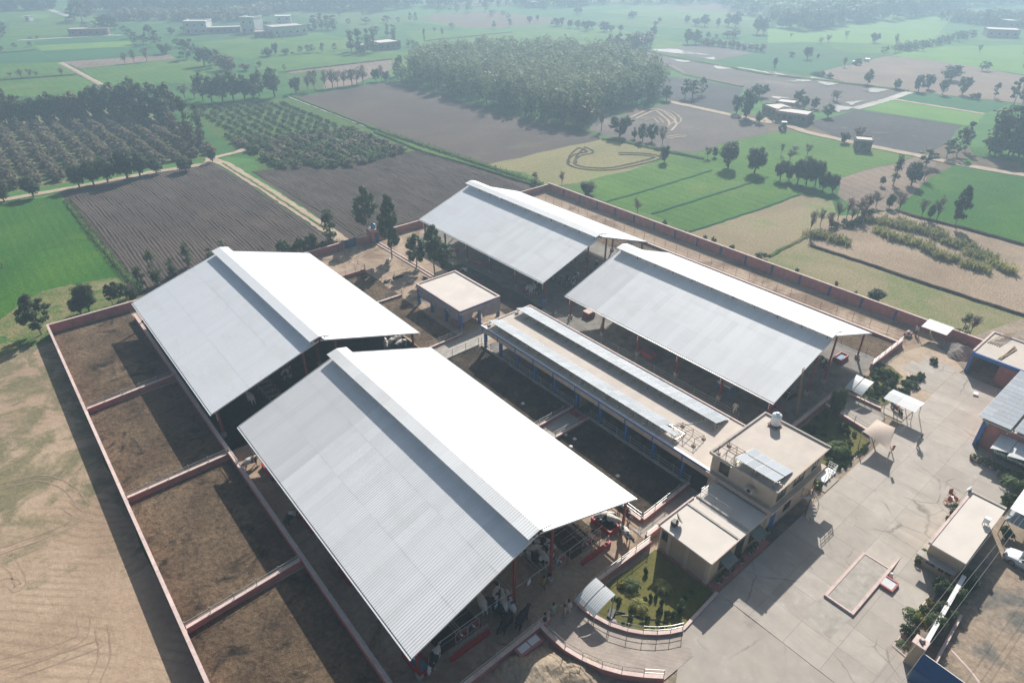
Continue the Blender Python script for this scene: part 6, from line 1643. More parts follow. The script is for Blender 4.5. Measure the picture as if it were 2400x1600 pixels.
for x, y, nm in ((62.4, 66.9, 'blue plastic barrel beside the far right shed corner column'), (64.8, 69.2, 'blue plastic barrel under the far right shed corner')):
    b_o = thing('blue_barrel', nm, 'barrel', (x, y, 0))
    MB().lathe([(.3, 0), (.32, .1), (.3, .3), (.32, .35), (.3, .6), (.32, .65), (.3, .88)], 12).build('drum', 'blue_paint', b_o, True, False)
    MB().lathe([(.26, .88), (.26, .93)], 12).build('lid', 'blue_paint', b_o, True, False)
def feed_wall(label, x0, x1, y):
    o = thing('feed_wall', label, 'low wall', ((x0+x1)/2, y, 0))
    MB().bx(x0, x1, y-.14, y+.14, 0, .55).build('wall', 'red_paint', o)
    for k in range(4): 
        x = x0 + (x1-x0)*k/3; MB().tube((x, y+.2, 0), (x, y+.2, 1.15), .03, 5).build('post', 'galvanised', o)
    for z in (.85, 1.12): MB().tube((x0, y+.2, z), (x1, y+.2, z), .025, 5).build('rail', 'galvanised', o)
feed_wall('low red wall with rail below the twin fans at the shed front', 16.1, 20.1, 27.0)
feed_wall('low red wall with rail right of the red columns at the shed front', 31.1, 34.95, 26.95)
def fan(label, x, y, z=1.1, w=1.15):
    o = thing('cooling_fan', label, 'fan', (x, y, 0))
    MB().bar((-w/2, 0, z), (w/2, 0, z), .05, .05).bar((-w/2, 0, z+w), (w/2, 0, z+w), .05, .05).bar((-w/2, 0, z), (-w/2, 0, z+w), .05, .05).bar((w/2, 0, z), (w/2, 0, z+w), .05, .05).build('frame', 'galvanised', o, False, False)
    for s in (-1, 1): MB().tube((s*w/2, 0, 0), (s*w/2, 0, z), .03, 5).build('leg', 'galvanised', o, False, False)
    for k in range(5):
        a = k*math.pi*2/5 + .3
        MB().add([(.06*math.cos(a), -.03, z+w/2+.06*math.sin(a)), (.5*math.cos(a-.25), -.06, z+w/2+.5*math.sin(a-.25)), (.5*math.cos(a+.25), .03, z+w/2+.5*math.sin(a+.25))], [(0, 1, 2)]).build('blade', 'red_paint', o, False, False)
    MB().tube((0, -.12, z+w/2), (0, .12, z+w/2), .1, 8).build('hub', 'sheet_metal', o, False, False)
    return o
fan('square cooling fan with red blades, left of the twin fans', 17.6, 27.5)
fan('square cooling fan with red blades, right of the twin fans', 18.85, 27.5)
fan('square cooling fan beside the inner red column', 22.9, 27.6)
fan('square cooling fan hung right of the tall red column', 28.9, 27.6)
fan('square cooling fan above the right red wall, left one', 32.2, 27.5)
fan('square cooling fan above the right red wall, right one', 33.4, 27.5)
def stalls(label, x, y0, n, step=1.25, side=1):
    o = thing('stall_row', label, 'cattle stalls', (x, y0, 0))
    pts = [(0, 0, 0), (0, 0, 1.1), (side*1.6, 0, 1.1), (side*1.9, 0, .75), (side*1.6, 0, .45), (0, 0, .45)]
    me = MB().path(pts, .028, 5).mesh('divider', 'galvanised')
    for i in range(n): place('divider', me, o, (0, i*step, 0))
    MB().tube((0, -.3, 1.15), (0, n*step, 1.15), .03, 5).build('rail', 'galvanised', o, False, False)
    MB().bx(min(0, side*2), max(0, side*2), -.4, n*step, 0, .14).build('bed', 'dung_soil', o, False, False)
    return o
stalls('row of tubular cattle stalls behind the twin fans', 18.0, 28.4, 22)
stalls('row of tubular cattle stalls, back to back behind the twin fans', 17.8, 28.4, 22, side=-1)
stalls('row of tubular cattle stalls behind the right fans', 33.0, 28.4, 22)
stalls('row of tubular cattle stalls, back to back behind the right fans', 32.8, 28.4, 22, side=-1)
stalls('row of tubular stalls under the ladder shed', 69.5, 28.4, 20)
stalls('row of tubular stalls under the far right shed', 69.5, 68.8, 20)
stalls('row of tubular stalls under the far left shed', 18.5, 68.4, 20)
for x, lab in ((23.75, 'feed rail along the left side of the drive lane, nearest shed'), (27.1, 'feed rail along the right side of the drive lane, nearest shed'), (74.9, 'feed rail deep in the far right shed')):
    y0 = 28.5 if x < 60 else 68.5
    o = thing('feed_rail', lab, 'rail', (x, y0 + 16, 0))
    rails(o, (x, y0), (x, y0 + 32), (.6, 1.2), 0, 3.2, 'galvanised', r=.03)
o = thing('front_rail', 'long pipe rail crossing the front of the nearest shed', 'rail', (23, 27.7, 0))
MB().tube((15.5, 27.75, 2.25), (34.5, 27.75, 2.25), .04, 6).build('pipe', 'galvanised', o)
for x in (20.9, 25.3, 30.2): MB().tube((x, 27.75, 0), (x, 27.75, 2.25), .035, 5).build('post', 'galvanised', o)
for x, lab in ((24.9, 'small pale notice board on the rail between the red columns'), (28.35, 'small blue notice board on the tall red column'), (21.2, 'small blue notice board on the rail left of the columns')):
    nb = thing('notice_board', lab, 'notice board', (x, 27.45, 2.0))
    MB().box(0, 0, .25, .5, .03, .55, .3).build('board', 'trough_blue' if 'blue' in lab else 'white_paint', nb, False, False)
    MB().box(0, -.03, .4, .3, .02, .1, .3).build('emblem', 'white_paint', nb, False, False)
# yellow pole lying at the shed front
yp = MB().tube((20.05, 25.9, .12), (20.9, 24.75, .12), .1, 8).build('yellow_pole', 'wood'); tag(yp, 'yellowish pole lying on the floor before the low red wall', 'pole')
# leaning ladder
ld = thing('ladder', 'wooden ladder leaning on the gable of the right shed', 'ladder', (67.3, 26.5, 0))
a0, a1 = Vector((67.05, 25.75, 0)), Vector((67.0, 26.55, 6.9))
for s in (0, .42): MB().bar(a0 + Vector((s, 0, 0)), a1 + Vector((s*.8, 0, 0)), .06, .08).build('stile', 'wood', ld)
for k in range(1, 20):
    p = a0 + (a1-a0)*(k/20); MB().tube(p, p + Vector((.4, 0, 0)), .025, 5).build('rung', 'wood', ld)
# work platform
wp = thing('work_platform', 'tall steel work platform on wheels under the right shed eave', 'scaffold', (63.9, 33.9, 0))
for a, b in ((-.7, -.9), (.7, -.9), (-.7, .9), (.7, .9)): MB().tube((63.9+a, 33.9+b, 0), (63.9+a, 33.9+b, 2.2), .05, 5).build('leg', 'blue_paint', wp)
MB().bx(63.1, 64.7, 32.9, 34.9, 2.2, 2.3).build('deck', 'sheet_metal', wp)
for p, q in (((63.2, 33.0, .2), (63.2, 34.8, 2.1)), ((64.6, 33.0, .2), (64.6, 34.8, 2.1)), ((63.2, 33.0, 2.1), (64.6, 33.0, .2))): MB().tube(p, q, .03, 5).build('brace', 'blue_paint', wp)
person((63.9, 34.2), 30, 'cloth_white', 'cloth_white', 'person in white working on top of the steel platform', 'lean', z=2.3)

# ---------------------------------------------------------------- shelters in the yard
def arched_roof(label, x0, x1, y0, y1, z0, z1, split, name='footbath_shelter'):
    # corrugated sheet, low at x0 and curving up to x1, in two sheets with a purlin between
    o = thing(name, label, 'shelter', ((x0+x1)/2, (y0+y1)/2, 0))
    def zc(t): return z0 + (z1-z0)*math.sin(t*math.pi/2*.95)**.8
    for (ya, yb) in ((y0, split), (split + .06, y1)):
        n = max(4, int((yb-ya)/.09)); vs = []; fs = []; K = 7
        for i in range(n+1):
            for k in range(K+1):
                t = k/K; vs.append((x0+(x1-x0)*t, ya+(yb-ya)*i/n, zc(t) + (.025 if i % 2 else 0)))
        for i in range(n):
            for k in range(K): fs.append((i*(K+1)+k, i*(K+1)+k+1, (i+1)*(K+1)+k+1, (i+1)*(K+1)+k))
        m = MB(); m.add(vs, fs); m.build('roof_sheet', 'sheet_metal', o)
    MB().bar((x0, split+.03, z0+.06), (x1, split+.03, z1+.06), .08, .05).build('purlin', 'rusty_steel', o)
    for y in (y0+.1, y1-.1):
        MB().tube((x0+.1, y, 0), (x0+.1, y, z0), .04, 5).build('post', 'galvanised', o)
        MB().tube((x1-.1, y, 0), (x1-.1, y, z1-.05), .04, 5).build('post', 'galvanised', o)
    return o
arched_roof('curved corrugated roof over the gate beside the lawn', 27.2, 29.7, 21.7, 24.0, 1.5, 2.3, 22.9)
arched_roof('curved corrugated roof at the head of the short garden ramp', 75.3, 78.0, 21.9, 24.1, 1.6, 2.4, 23.1)
tm_ = thing('tool_heap', 'dark pump and tools under the curved roof by the lawn', 'equipment', (29.2, 21.6, 0))
MB().box(29.2, 21.5, .3, .9, .5, .5, .4).build('pump', 'black_plastic', tm_); MB().tube((29.6, 21.6, .3), (30.3, 20.9, .12), .07, 6).build('hose', 'black_plastic', tm_)
MB().lathe([(.3, 0), (.35, .2), (.1, .45)], 8, 28.8, 20.9).build('sack', 'tarp_mauve', tm_)
trn = thing('trench_sheet', 'torn black hose line crossing the lawn', 'hose', (31, 19.6, 0))
MB().path([(29.9, 20.9, .05), (30.7, 20.2, .07), (31.2, 19.4, .05), (31.9, 18.7, .06), (32.3, 17.9, .05)], .12, 5).build('hose', 'black_plastic', trn)
ws = thing('sheet_shelter', 'white and grey sheet shelter on thin posts in the yard', 'shelter', (77.2, 17.9, 0))
for (ya, yb, mt) in ((15.95, 18.1, 'white_paint'), (18.12, 19.65, 'sheet_metal')):
    MB().add([(75.6, ya, 2.35), (78.3, ya, 2.45), (78.3, yb, 2.45), (75.6, yb, 2.35), (76.95, ya, 2.62), (76.95, yb, 2.62)], [(0, 4, 5, 3), (4, 1, 2, 5)]).build('roof_sheet', mt, ws)
for x in (76.65, 79.0):
    for y in (16.2, 17.8, 19.4): MB().tube((x - (.95 if x < 77 else .8), y, 2.33), (x, y, 0), .05, 5).build('post', 'galvanised', ws)
MB().tube((76.3, 16.2, .75), (76.3, 19.4, .75), .03, 5).build('rail', 'rusty_steel', ws)
mc = thing('motorcycle', 'dark motorcycle parked under the white sheet shelter', 'motorcycle', (77.6, 18.3, 0), R(70))
for s in (-.62, .62):
    w_ = MB().tube((s, -.05, .3), (s, .05, .3), .3, 14).build('wheel', 'rubber', mc, False, False); MB().tube((s, -.06, .3), (s, .06, .3), .15, 10).build('rim', 'chrome', w_, False, False)
MB().box(0, 0, .5, .7, .22, .3).build('engine', 'dark_steel', mc, False, False)
MB().box(-.35, 0, .8, .75, .26, .12).build('saddle', 'black_plastic', mc, False, False)
MB().box(.22, 0, .82, .5, .28, .24).build('fuel_tank', 'red_steel', mc, False, False)
MB().tube((.62, 0, .3), (.45, 0, 1.0), .04, 6).tube((.45, -.35, 1.02), (.45, .35, 1.02), .025, 6).build('handlebar', 'chrome', mc, False, False)
cv = thing('fabric_canopy', 'beige tensile fabric canopy standing in the yard', 'canopy', (68.4, 16.8, 0))
P00, P10, P11, P01 = Vector((67.36, 18.31, 2.4)), Vector((70.88, 18.32, 2.4)), Vector((70.74, 16.2, 2.5)), Vector((66.99, 14.96, 1.9))
vs = []; fs = []; n = 14
for i in range(n+1):
    for j in range(n+1):
        u, v = i/n, j/n
        p = P00*(1-u)*(1-v) + P10*u*(1-v) + P11*u*v + P01*(1-u)*v
        e = .3
        c = (P00 + P10 + P11 + P01)/4
        k = e*(math.sin(u*math.pi)*(2*v-1)**2 + math.sin(v*math.pi)*(2*u-1)**2)*.5
        q = p + (c - p)*k*.45
        q.z = p.z + .45*math.sin(u*math.pi)*math.sin(v*math.pi)
        vs.append(q)
for i in range(n):
    for j in range(n): fs.append((i*(n+1)+j, (i+1)*(n+1)+j, (i+1)*(n+1)+j+1, i*(n+1)+j+1))
m = MB(); m.add(vs, fs); m.build('fabric', 'canvas_beige', cv, smooth=True)
for a, b in (((67.2, 18.1), P00), ((69.35, 17.3), Vector((69.2, 17.4, 2.75))), ((66.9, 14.8), P01), ((70.75, 16.1), P11), ((70.95, 18.4), P10)):
    MB().tube((a[0], a[1], 0), b, .06, 6).build('post', 'canvas_beige', cv)
fl = thing('red_flag', 'small dark red flag at the corner of the beige canopy', 'flag', (67.2, 14.9, 0))
MB().tube((67.2, 14.9, 0), (67.2, 14.9, 2.7), .03, 5).build('pole', 'galvanised', fl)
MB().add([(67.2, 14.9, 2.7), (67.2, 14.9, 2.0), (67.4, 14.75, 1.85), (67.45, 14.7, 2.6)], [(0, 1, 2, 3)]).build('cloth', 'red_paint', fl)
lt = thing('lean_to', 'white lean-to roof against the pink wall', 'shelter', (99.2, 22.4, 0))
MB().add([(98.2, 24.2, 1.95), (98.3, 20.8, 1.95), (100.85, 20.8, 2.25), (100.85, 24.2, 2.25)], [(0, 1, 2, 3)]).add([(98.2, 24.2, 1.9), (98.3, 20.8, 1.9), (100.85, 20.8, 2.2), (100.85, 24.2, 2.2)], [(3, 2, 1, 0)]).build('roof_sheet', 'white_paint', lt)
for y in (24.1, 20.9): MB().tube((98.35, y, 0), (98.35, y, 1.92), .05, 5).build('post', 'rusty_steel', lt)
hc = thing('hand_cart', 'handcart with a white bundle by the pink wall', 'cart', (97.6, 25.3, 0))
MB().box(0, 0, .55, 1.2, .8, .1).build('bed', 'red_steel', hc, False, False)
for s in (-.45, .45):
    MB().tube((0, s-.03, .3), (0, s+.03, .3), .3, 12).build('wheel', 'rubber', hc, False, False)
MB().lathe([(.25, 0), (.3, .2), (.15, .35)], 8, -.1, 0, .6).build('bundle', 'white_paint', hc, True, False)
# heaps
def heap(label, cx, cy, r, h, mat, name, seed, sy=1.0):
    rnd = random.Random(seed); n = 26; m = MB(); vs = []; fs = []
    ph = [rnd.uniform(0, 6.28) for _ in range(6)]
    for i in range(n+1):
        for j in range(n+1):
            x = (i/n*2-1)*1.15; y = (j/n*2-1)*1.15
            d = math.hypot(x, y); a = math.atan2(y, x)
            e = 1 + .14*math.sin(3*a+ph[0]) + .09*math.sin(5*a+ph[1])
            t = max(0, 1 - d/e)
            z = h*(t**.85)*(1 + .2*math.sin(5*x+ph[2])*math.cos(4*y+ph[3])) + rnd.uniform(-.05, .05)*(1 if t > 0 else 0)
            vs.append((cx + x*r, cy + y*r*sy, z if t > 0 else -.05))
    for i in range(n):
        for j in range(n): fs.append((i*(n+1)+j, (i+1)*(n+1)+j, (i+1)*(n+1)+j+1, i*(n+1)+j+1))
    m.add(vs, fs); o = m.build(name, mat); tag(o, label, 'heap')
    return o
soil('pile_sand', [(.3, (.3, .24, .175)), (.7, (.44, .36, .27))], .5, fine=2.5, fine_amt=.25, bumps=.8, bdist=.2)
soil('pile_gravel', [(.3, (.16, .15, .145)), (.6, (.25, .225, .2)), (.8, (.38, .32, .26))], .4, fine=5, fine_amt=.4, bumps=1, bdist=.1)
heap('heap of pale sand in the corner below the curved ramp', 20.7, 21.6, 2.9, 1.2, 'pile_sand', 'sand_heap', 3)
heap('lower ridge of sand beside the main sand heap', 23.2, 19.6, 2.2, .7, 'pile_sand', 'sand_heap', 4)
heap('grey gravel heap beside the garage', 98.4, 18.7, 2.6, 1.35, 'pile_gravel', 'gravel_heap', 5)
bas = thing('foot_basin', 'pale footbath basin with pink rim below the shed front wall', 'basin', (22.0, 23.9, 0))
MB().bx(20.5, 22.9, 23.35, 24.3, 0, .6).build('rim', 'wall_pink', bas); MB().bx(20.7, 21.7, 23.55, 24.15, .6, .64).build('cover', 'sheet_metal', bas); MB().bx(21.8, 22.75, 23.55, 24.15, .6, .64).build('cover', 'sheet_metal', bas)

# ---------------------------------------------------------------- car at the right edge
car = thing('car', 'white saloon car parked on the bare ground at the right edge', 'car', (62.9, -.2, 0), R(90))
# stations along the length (front at +x): x, half width, sill z, belt z
ST = [(2.2, .55, .35, .52), (2.1, .78, .22, .66), (1.7, .86, .2, .78), (1.2, .88, .18, .86), (.6, .88, .18, .92), (-.6, .88, .18, .94), (-1.4, .88, .18, .95), (-1.9, .86, .22, .94), (-2.15, .78, .3, .88), (-2.22, .6, .42, .7)]
vs = []; fs = []
for x, w, z0, z1 in ST:
    vs += [(x, -w*.9, z0), (x, -w, (z0+z1)/2), (x, -w*.95, z1-.05), (x, -w*.75, z1), (x, 0, z1+.03), (x, w*.75, z1), (x, w*.95, z1-.05), (x, w, (z0+z1)/2), (x, w*.9, z0)]
for i in range(len(ST)-1):
    for j in range(8): fs.append((i*9+j, i*9+j+1, (i+1)*9+j+1, (i+1)*9+j))
    fs.append((i*9+8, i*9, (i+1)*9, (i+1)*9+8))
fs += [tuple(range(8, -1, -1)), tuple((len(ST)-1)*9+j for j in range(9))]
m = MB(); m.add(vs, fs); body = m.build('body', 'car_paint', car, True, False)
CB = [(1.05, .74, .88), (.35, .64, 1.36), (-.9, .62, 1.38), (-1.65, .7, .96)]
m = MB(); m.add([(x, s*w, z) for x, w, z in CB for s in (-1, 1)], [(0, 1, 3, 2), (4, 5, 7, 6), (0, 2, 4, 6), (7, 5, 3, 1)]); m.build('windows', 'glass', car, False, False)
MB().add([(.38, -.62, 1.37), (.38, .62, 1.37), (-.92, .6, 1.39), (-.92, -.6, 1.39), (.2, -.5, 1.43), (.2, .5, 1.43), (-.8, .5, 1.44), (-.8, -.5, 1.44)], [(4, 5, 6, 7), (0, 1, 5, 4), (1, 2, 6, 5), (2, 3, 7, 6), (3, 0, 4, 7)]).build('roof', 'car_paint', car, True, False)
for s in (-1, 1):
    MB().bar((1.05, s*.74, .9), (.36, s*.64, 1.37), .06, .06).bar((-.28, s*.72, .95), (-.28, s*.635, 1.38), .06, .05).bar((-1.65, s*.7, .97), (-.9, s*.62, 1.39), .06, .06).build('pillar', 'car_paint', car, False, False)
    MB().box(.85, s*.95, .98, .2, .16, .12).build('mirror', 'car_paint', car, False, False)
    MB().box(2.08, s*.6, .62, .16, .3, .12).build('headlight', 'glass', car, False, False)
    for x in (1.35, -1.35):
        w_ = MB().tube((x, s*.72, .31), (x, s*.9, .31), .31, 18).build('wheel', 'rubber', car, False, False)
        MB().tube((x, s*.89, .31), (x, s*.915, .31), .2, 14).build('rim', 'chrome', w_, False, False)
MB().box(2.19, 0, .42, .06, .8, .16).build('grille', 'black_plastic', car, False, False)

# ---------------------------------------------------------------- tent and sheet roof at the right edge
te = thing('garden_tent', 'grey blue pyramid tent behind the guard room', 'tent', (66.6, 2.4, 0))
plain('tent_cloth', (.3, .34, .37), .7, .1, 1)
MB().add([(65.3, 3.3, 2.0), (68.0, 3.3, 2.0), (68.0, 1.2, 2.0), (65.3, 1.2, 2.0), (66.6, 2.3, 3.0)], [(0, 1, 4), (1, 2, 4), (2, 3, 4), (3, 0, 4)]).build('cover', 'tent_cloth', te)
for x, y in ((65.35, 3.25), (67.95, 3.25), (67.95, 1.25), (65.35, 1.25)): MB().tube((x, y, 0), (x, y, 2.0), .04, 5).build('post', 'galvanised', te)
sr = thing('side_shed', 'white corrugated lean-to roof at the right edge', 'shed', (70.6, 1.8, 0))
n = 30; vs = []; fs = []
for i in range(n*2+1):
    for x, z in ((66.1, 2.9), (75.0, 3.2)): vs.append((x, 3.4 - i*.065, z + (.03 if i % 2 else 0)))
for i in range(n*2): fs.append((2*i, 2*i+1, 2*i+3, 2*i+2))
m = MB(); m.add(vs, fs); m.build('roof_sheet', 'roof_white', sr)
for x in (66.3, 74.8):
    for y in (3.3, -.3): MB().tube((x, y, 0), (x, y, 2.9), .06, 5).build('post', 'galvanised', sr)

plain('dark_wire', (.22, .22, .21), .6, .1, 3)
# ---------------------------------------------------------------- overhead wires at the bottom right
for lab, a, b in (('overhead wire nearest the guard room roof', (48.66,3.44,5.5), (40.08,3.6,5.5)), ('overhead wire crossing the pillar top', (49.46,2.77,5.5), (39.1,3.09,5.5)), ('overhead wire nearest the road', (50.14,2.2,5.5), (37.79,2.41,5.5))):
    a = Vector(a); b = Vector(b); d = a - b
    p0 = b - d*.8; p1 = a + d*2.2
    pts = []
    for k in range(25):
        t = k/24; q = p0 + (p1-p0)*t; q.z += -1.0*(1 - (2*t-1)**2)*.35 + .2; pts.append(tuple(q))
    w_ = MB().path(pts, .013, 5).build('overhead_wire', 'dark_wire'); tag(w_, lab, 'wire')

# ---------------------------------------------------------------- yard small things
def pot(p, label, group=None, leaf='leaf_garden', r=.28, red=False):
    o = thing('potted_plant', label, 'potted plant', (p[0], p[1], 0), random.uniform(0, 6), group)
    MB().lathe([(r*.6, 0), (r*.95, r*1.2), (r*1.05, r*1.25), (r*1.05, r*1.45), (r*.85, r*1.4)], 10).build('pot', 'terracotta' if red else 'white_paint', o, True, False)
    rnd = random.Random(random.random()); m = MB()
    for _ in range(60):
        d = Vector((rnd.gauss(0, 1), rnd.gauss(0, 1), abs(rnd.gauss(0, 1)))).normalized()
        leaf_quad(m, Vector((d.x*r*1.1, d.y*r*1.1, r*1.6 + d.z*r*1.8)), d, (.11, .11), rnd)
    m.build('foliage', leaf, o, False, False)
    return o
for k, p in enumerate(((39.24,17.52), (40.18,17.59), (41.21,17.59), (42.63,17.54), (44.27,17.66), (45.25,17.61), (46.94,17.76), (47.85,17.89))): pot(p, 'white potted plant, ' + nth(k+1) + ' in the row along the annex and office', 'pots along the office front')
for k in range(12): pot((75.2 + .02*k, 9.0 - .38*k), 'potted plant, ' + nth(k+1) + ' from left in the row before the lettered canopy', 'pots before the canopy', red=k % 2 == 0)
for p, l in (((56.93,6.93), 'red pot at the guard room corner, farthest'), ((56.47,6.85), 'red pot at the guard room corner, second'), ((55.75,6.91), 'red pot at the guard room corner, third'), ((55.32,6.82), 'red pot at the guard room corner, nearest the yard')): pot(p, l, red=True, r=.25)
for k, p in enumerate(((63.3,7.12), (64.45,7.16), (64.9,7.15), (65.62,7.3))): pot(p, 'small potted plant beside the guard room strip, ' + nth(k+1) + ' counting away', 'pots beside the guard room strip', red=True, r=.22)
def chair(p, deg, label):
    o = thing('plastic_chair', label, 'chair', (p[0], p[1], .03), R(deg))
    MB().box(0, 0, .43, .46, .46, .05).build('seat', 'terracotta', o, False, False)
    MB().box(0, -.23, .7, .46, .05, .5, 0, .15).build('backrest', 'terracotta', o, False, False)
    for a in (-.2, .2):
        for b in (-.2, .2): MB().tube((a, b, 0), (a*.95, b*.95, .42), .022, 5).build('leg', 'terracotta', o, False, False)
    for a in (-.24, .24): MB().box(a, 0, .62, .04, .4, .04).build('armrest', 'terracotta', o, False, False)
chair((67.15,8.21), 150, 'dark red chair at the back of the group in the yard')
chair((65.74,8.11), 60, 'dark red chair at the left of the group in the yard')
chair((66.66,7.58), 250, 'dark red chair at the right of the group in the yard')
tbl = thing('small_table', 'small table between the dark red chairs in the yard', 'table', (*(66.34,7.85), 0.03))
MB().box(0, 0, .62, .6, .6, .04).build('top', 'white_paint', tbl, False, False)
for a in (-.25, .25):
    for b in (-.25, .25): MB().tube((a, b, 0), (a, b, .6), .02, 5).build('leg', 'galvanised', tbl, False, False)
wbx = MB().box(*(88.99,13.32), .2, .75, .55, .35, .3).build('white_crate', 'white_paint'); tag(wbx, 'white crate lying alone on the far yard', 'crate')
bk = thing('bicycle', 'bicycle parked by the blue column of the pink building', 'bicycle', (*(78.2,9.77), 0.03), R(20))
for s in (-.5, .5): MB().lathe([(.33, -.02), (.35, 0), (.33, .02), (.31, 0)], 16).build('wheel', 'rubber', bk, False, False).matrix_local = Matrix.Translation((s, 0, .34)) @ Matrix.Rotation(R(90), 4, 'X')
MB().path([(-.5, 0, .34), (-.15, 0, .85), (.35, 0, .85), (.5, 0, .34)], .025).path([(-.15, 0, .85), (0, 0, .3), (.35, 0, .85)], .025).build('frame', 'dark_steel', bk, False, False)
MB().box(-.18, 0, .95, .25, .14, .06).build('saddle', 'black_plastic', bk, False, False)
MB().tube((.38, -.28, 1.02), (.38, .28, 1.02), .02, 5).build('handlebar', 'chrome', bk, False, False)
pal = thing('wood_frame', 'small timber frame lying by the white sheet shelter', 'frame', (81.0, 17.4, 0))
for k in range(3): MB().box(80.6 + k*.4, 17.4, .1, .08, 1.3, .08, .25).build('slat', 'rusty_steel', pal)
for y in (16.85, 17.95): MB().box(81.0, y, .16, 1.1, .08, .06, .25).build('slat', 'rusty_steel', pal)

# ---------------------------------------------------------------- garden plants
def plant(p, r, hgt, label, kind='bush', group=None, leaf='leaf_garden'):
    return tree(kind, (p[0], p[1], hgt, r), label, group, near=True, name='garden_shrub', cat='shrub', leaf=leaf)
def palm(p, hgt, label, n=9, leaf='leaf_garden', group=None, trunk=.12, fl=None, cat='palm'):
    o = thing('garden_palm', label, cat, (p[0], p[1], 0), random.uniform(0, 6), group)
    MB().tube((0, 0, 0), (0, 0, hgt*.45), trunk, 7, trunk*.7).build('trunk', 'bark', o, False, False)
    fl = fl or hgt*.75
    for k in range(n):
        a = k*6.283/n + random.uniform(-.2, .2); up = random.uniform(.5, .9)
        m = MB(); pts = []
        for j in range(7):
            t = j/6; pts.append(Vector((math.cos(a)*fl*t, math.sin(a)*fl*t, hgt*.45 + fl*(up*t - .95*t*t))))
        sd = Vector((-math.sin(a), math.cos(a), 0))
        for j in range(6):
            for s in (-1, 1):
                q = pts[j]; nx = pts[j+1]; w = .3*fl*math.sin((j+.8)/7*math.pi)
                m.add([q, nx, nx + sd*s*w*.9 + Vector((0, 0, -.12*fl)), q + (nx-q)*.5 + sd*s*w + Vector((0, 0, -.1*fl))], [(0, 1, 2, 3)])
        m.build('frond', leaf, o, False, False)
    return o
LG = 'small shrubs dotted over the front lawn'
LAWN = [((34.91,22.46), .3, 1.1), ((30.84,22.08), .35, .6), ((30.63,22.54), .25, .6), ((32.5,20.55), .3, 1.0), ((33.17,20.42), .25, .9), ((33.63,20.18), .25, 1.0), ((33.38,19.37), .28, 1.3), ((32.64,19.01), .3, .9), ((30.94,20.7), .3, .8), ((30.47,21.81), .2, .9), ((32.89,18.38), .3, 1.3), ((33.29,18.04), .4, 1.0), ((31.26,19.19), .3, .9), ((30.65,19.28), .25, .4), ((31.89,18.52), .3, .7), ((30.18,20.22), .3, .9), ((29.24,20.19), .25, .8), ((30.89,18.28), .25, .6), ((31.54,17.87), .25, .7), ((35.51,18.46), .3, .5), ((36.48,18.54), .3, .5), ((29.43,21.82), .25, .5)]
for k, (p, r, hh) in enumerate(sorted(LAWN, key=lambda q: across(*q[0]))): plant(p, r, hh, 'small shrub on the front lawn beside the annex, ' + nth(k+1) + ' from left', group=LG)
plant((32.1,22.95), .45, .8, 'yellow flowering shrub at the edge of the front lawn', leaf='leaf_yellow')
plant((34.11,17.92), .5, 1.6, 'tallest dark shrub near the corner of the front lawn', 'column', leaf='leaf_dark')
palm((32.74,22.41), 1.3, 'grey spiky palm beside the yellow shrub on the lawn', leaf='leaf_euc')
palm((34.93,20.44), 1.2, 'pale spiky palm at the shadow edge on the lawn', leaf='leaf_cane')
palm((31.67,20.52), 1.2, 'dry fan palm in the middle of the lawn', leaf='leaf_cane')
for k, x in enumerate(sorted(random.uniform(57.8, 70.5) for _ in range(60))):
    y = random.uniform(18.4, 24.0)
    if x > 69 and y < 20: continue
    plant((x, y), random.uniform(.35, .8), random.uniform(.6, 1.6), 'leafy shrub behind the office, ' + nth(k+1) + ' counting away from its wall', group='shrubs behind the office', leaf=random.choice(['leaf_garden', 'leaf_dark', 'leaf_mid', 'leaf_euc']))
for k in range(24):
    plant((57.4 + k*.5, 17.9 - k*.012 + random.uniform(-.15, .15)), random.uniform(.25, .45), random.uniform(.4, .9), 'hedge plant on the yard kerb, ' + nth(k+1) + ' counting away from the office', group='hedge along the yard kerb', leaf=random.choice(['leaf_garden', 'leaf_mid']))
for k, x in enumerate(sorted(random.uniform(77.2, 87.0) for _ in range(62))):
    y = random.uniform(19.2, 24.1)
    plant((x, y), random.uniform(.3, .75), random.uniform(.5, 1.5), 'leafy shrub in the far garden bed, ' + nth(k+1) + ' counting away from the short ramp', group='shrubs of the far garden bed', leaf=random.choice(['leaf_garden', 'leaf_dark', 'leaf_mid']))
for p, l in (((87.52,19.43), 'round clipped bush at the kerb of the far garden bed'), ((92.48,19.75), 'bright clipped bush at the far corner of the far garden bed')): plant(p, .75, 1.3, l, leaf='leaf_garden')
palm((84.5, 19.4), 1.5, 'dark leafed palm on the kerb of the far garden bed', leaf='leaf_dark')
palm((64.6, 19.5), 2.2, 'bushy palm behind the office beside the beige canopy', leaf='leaf_garden', n=12)
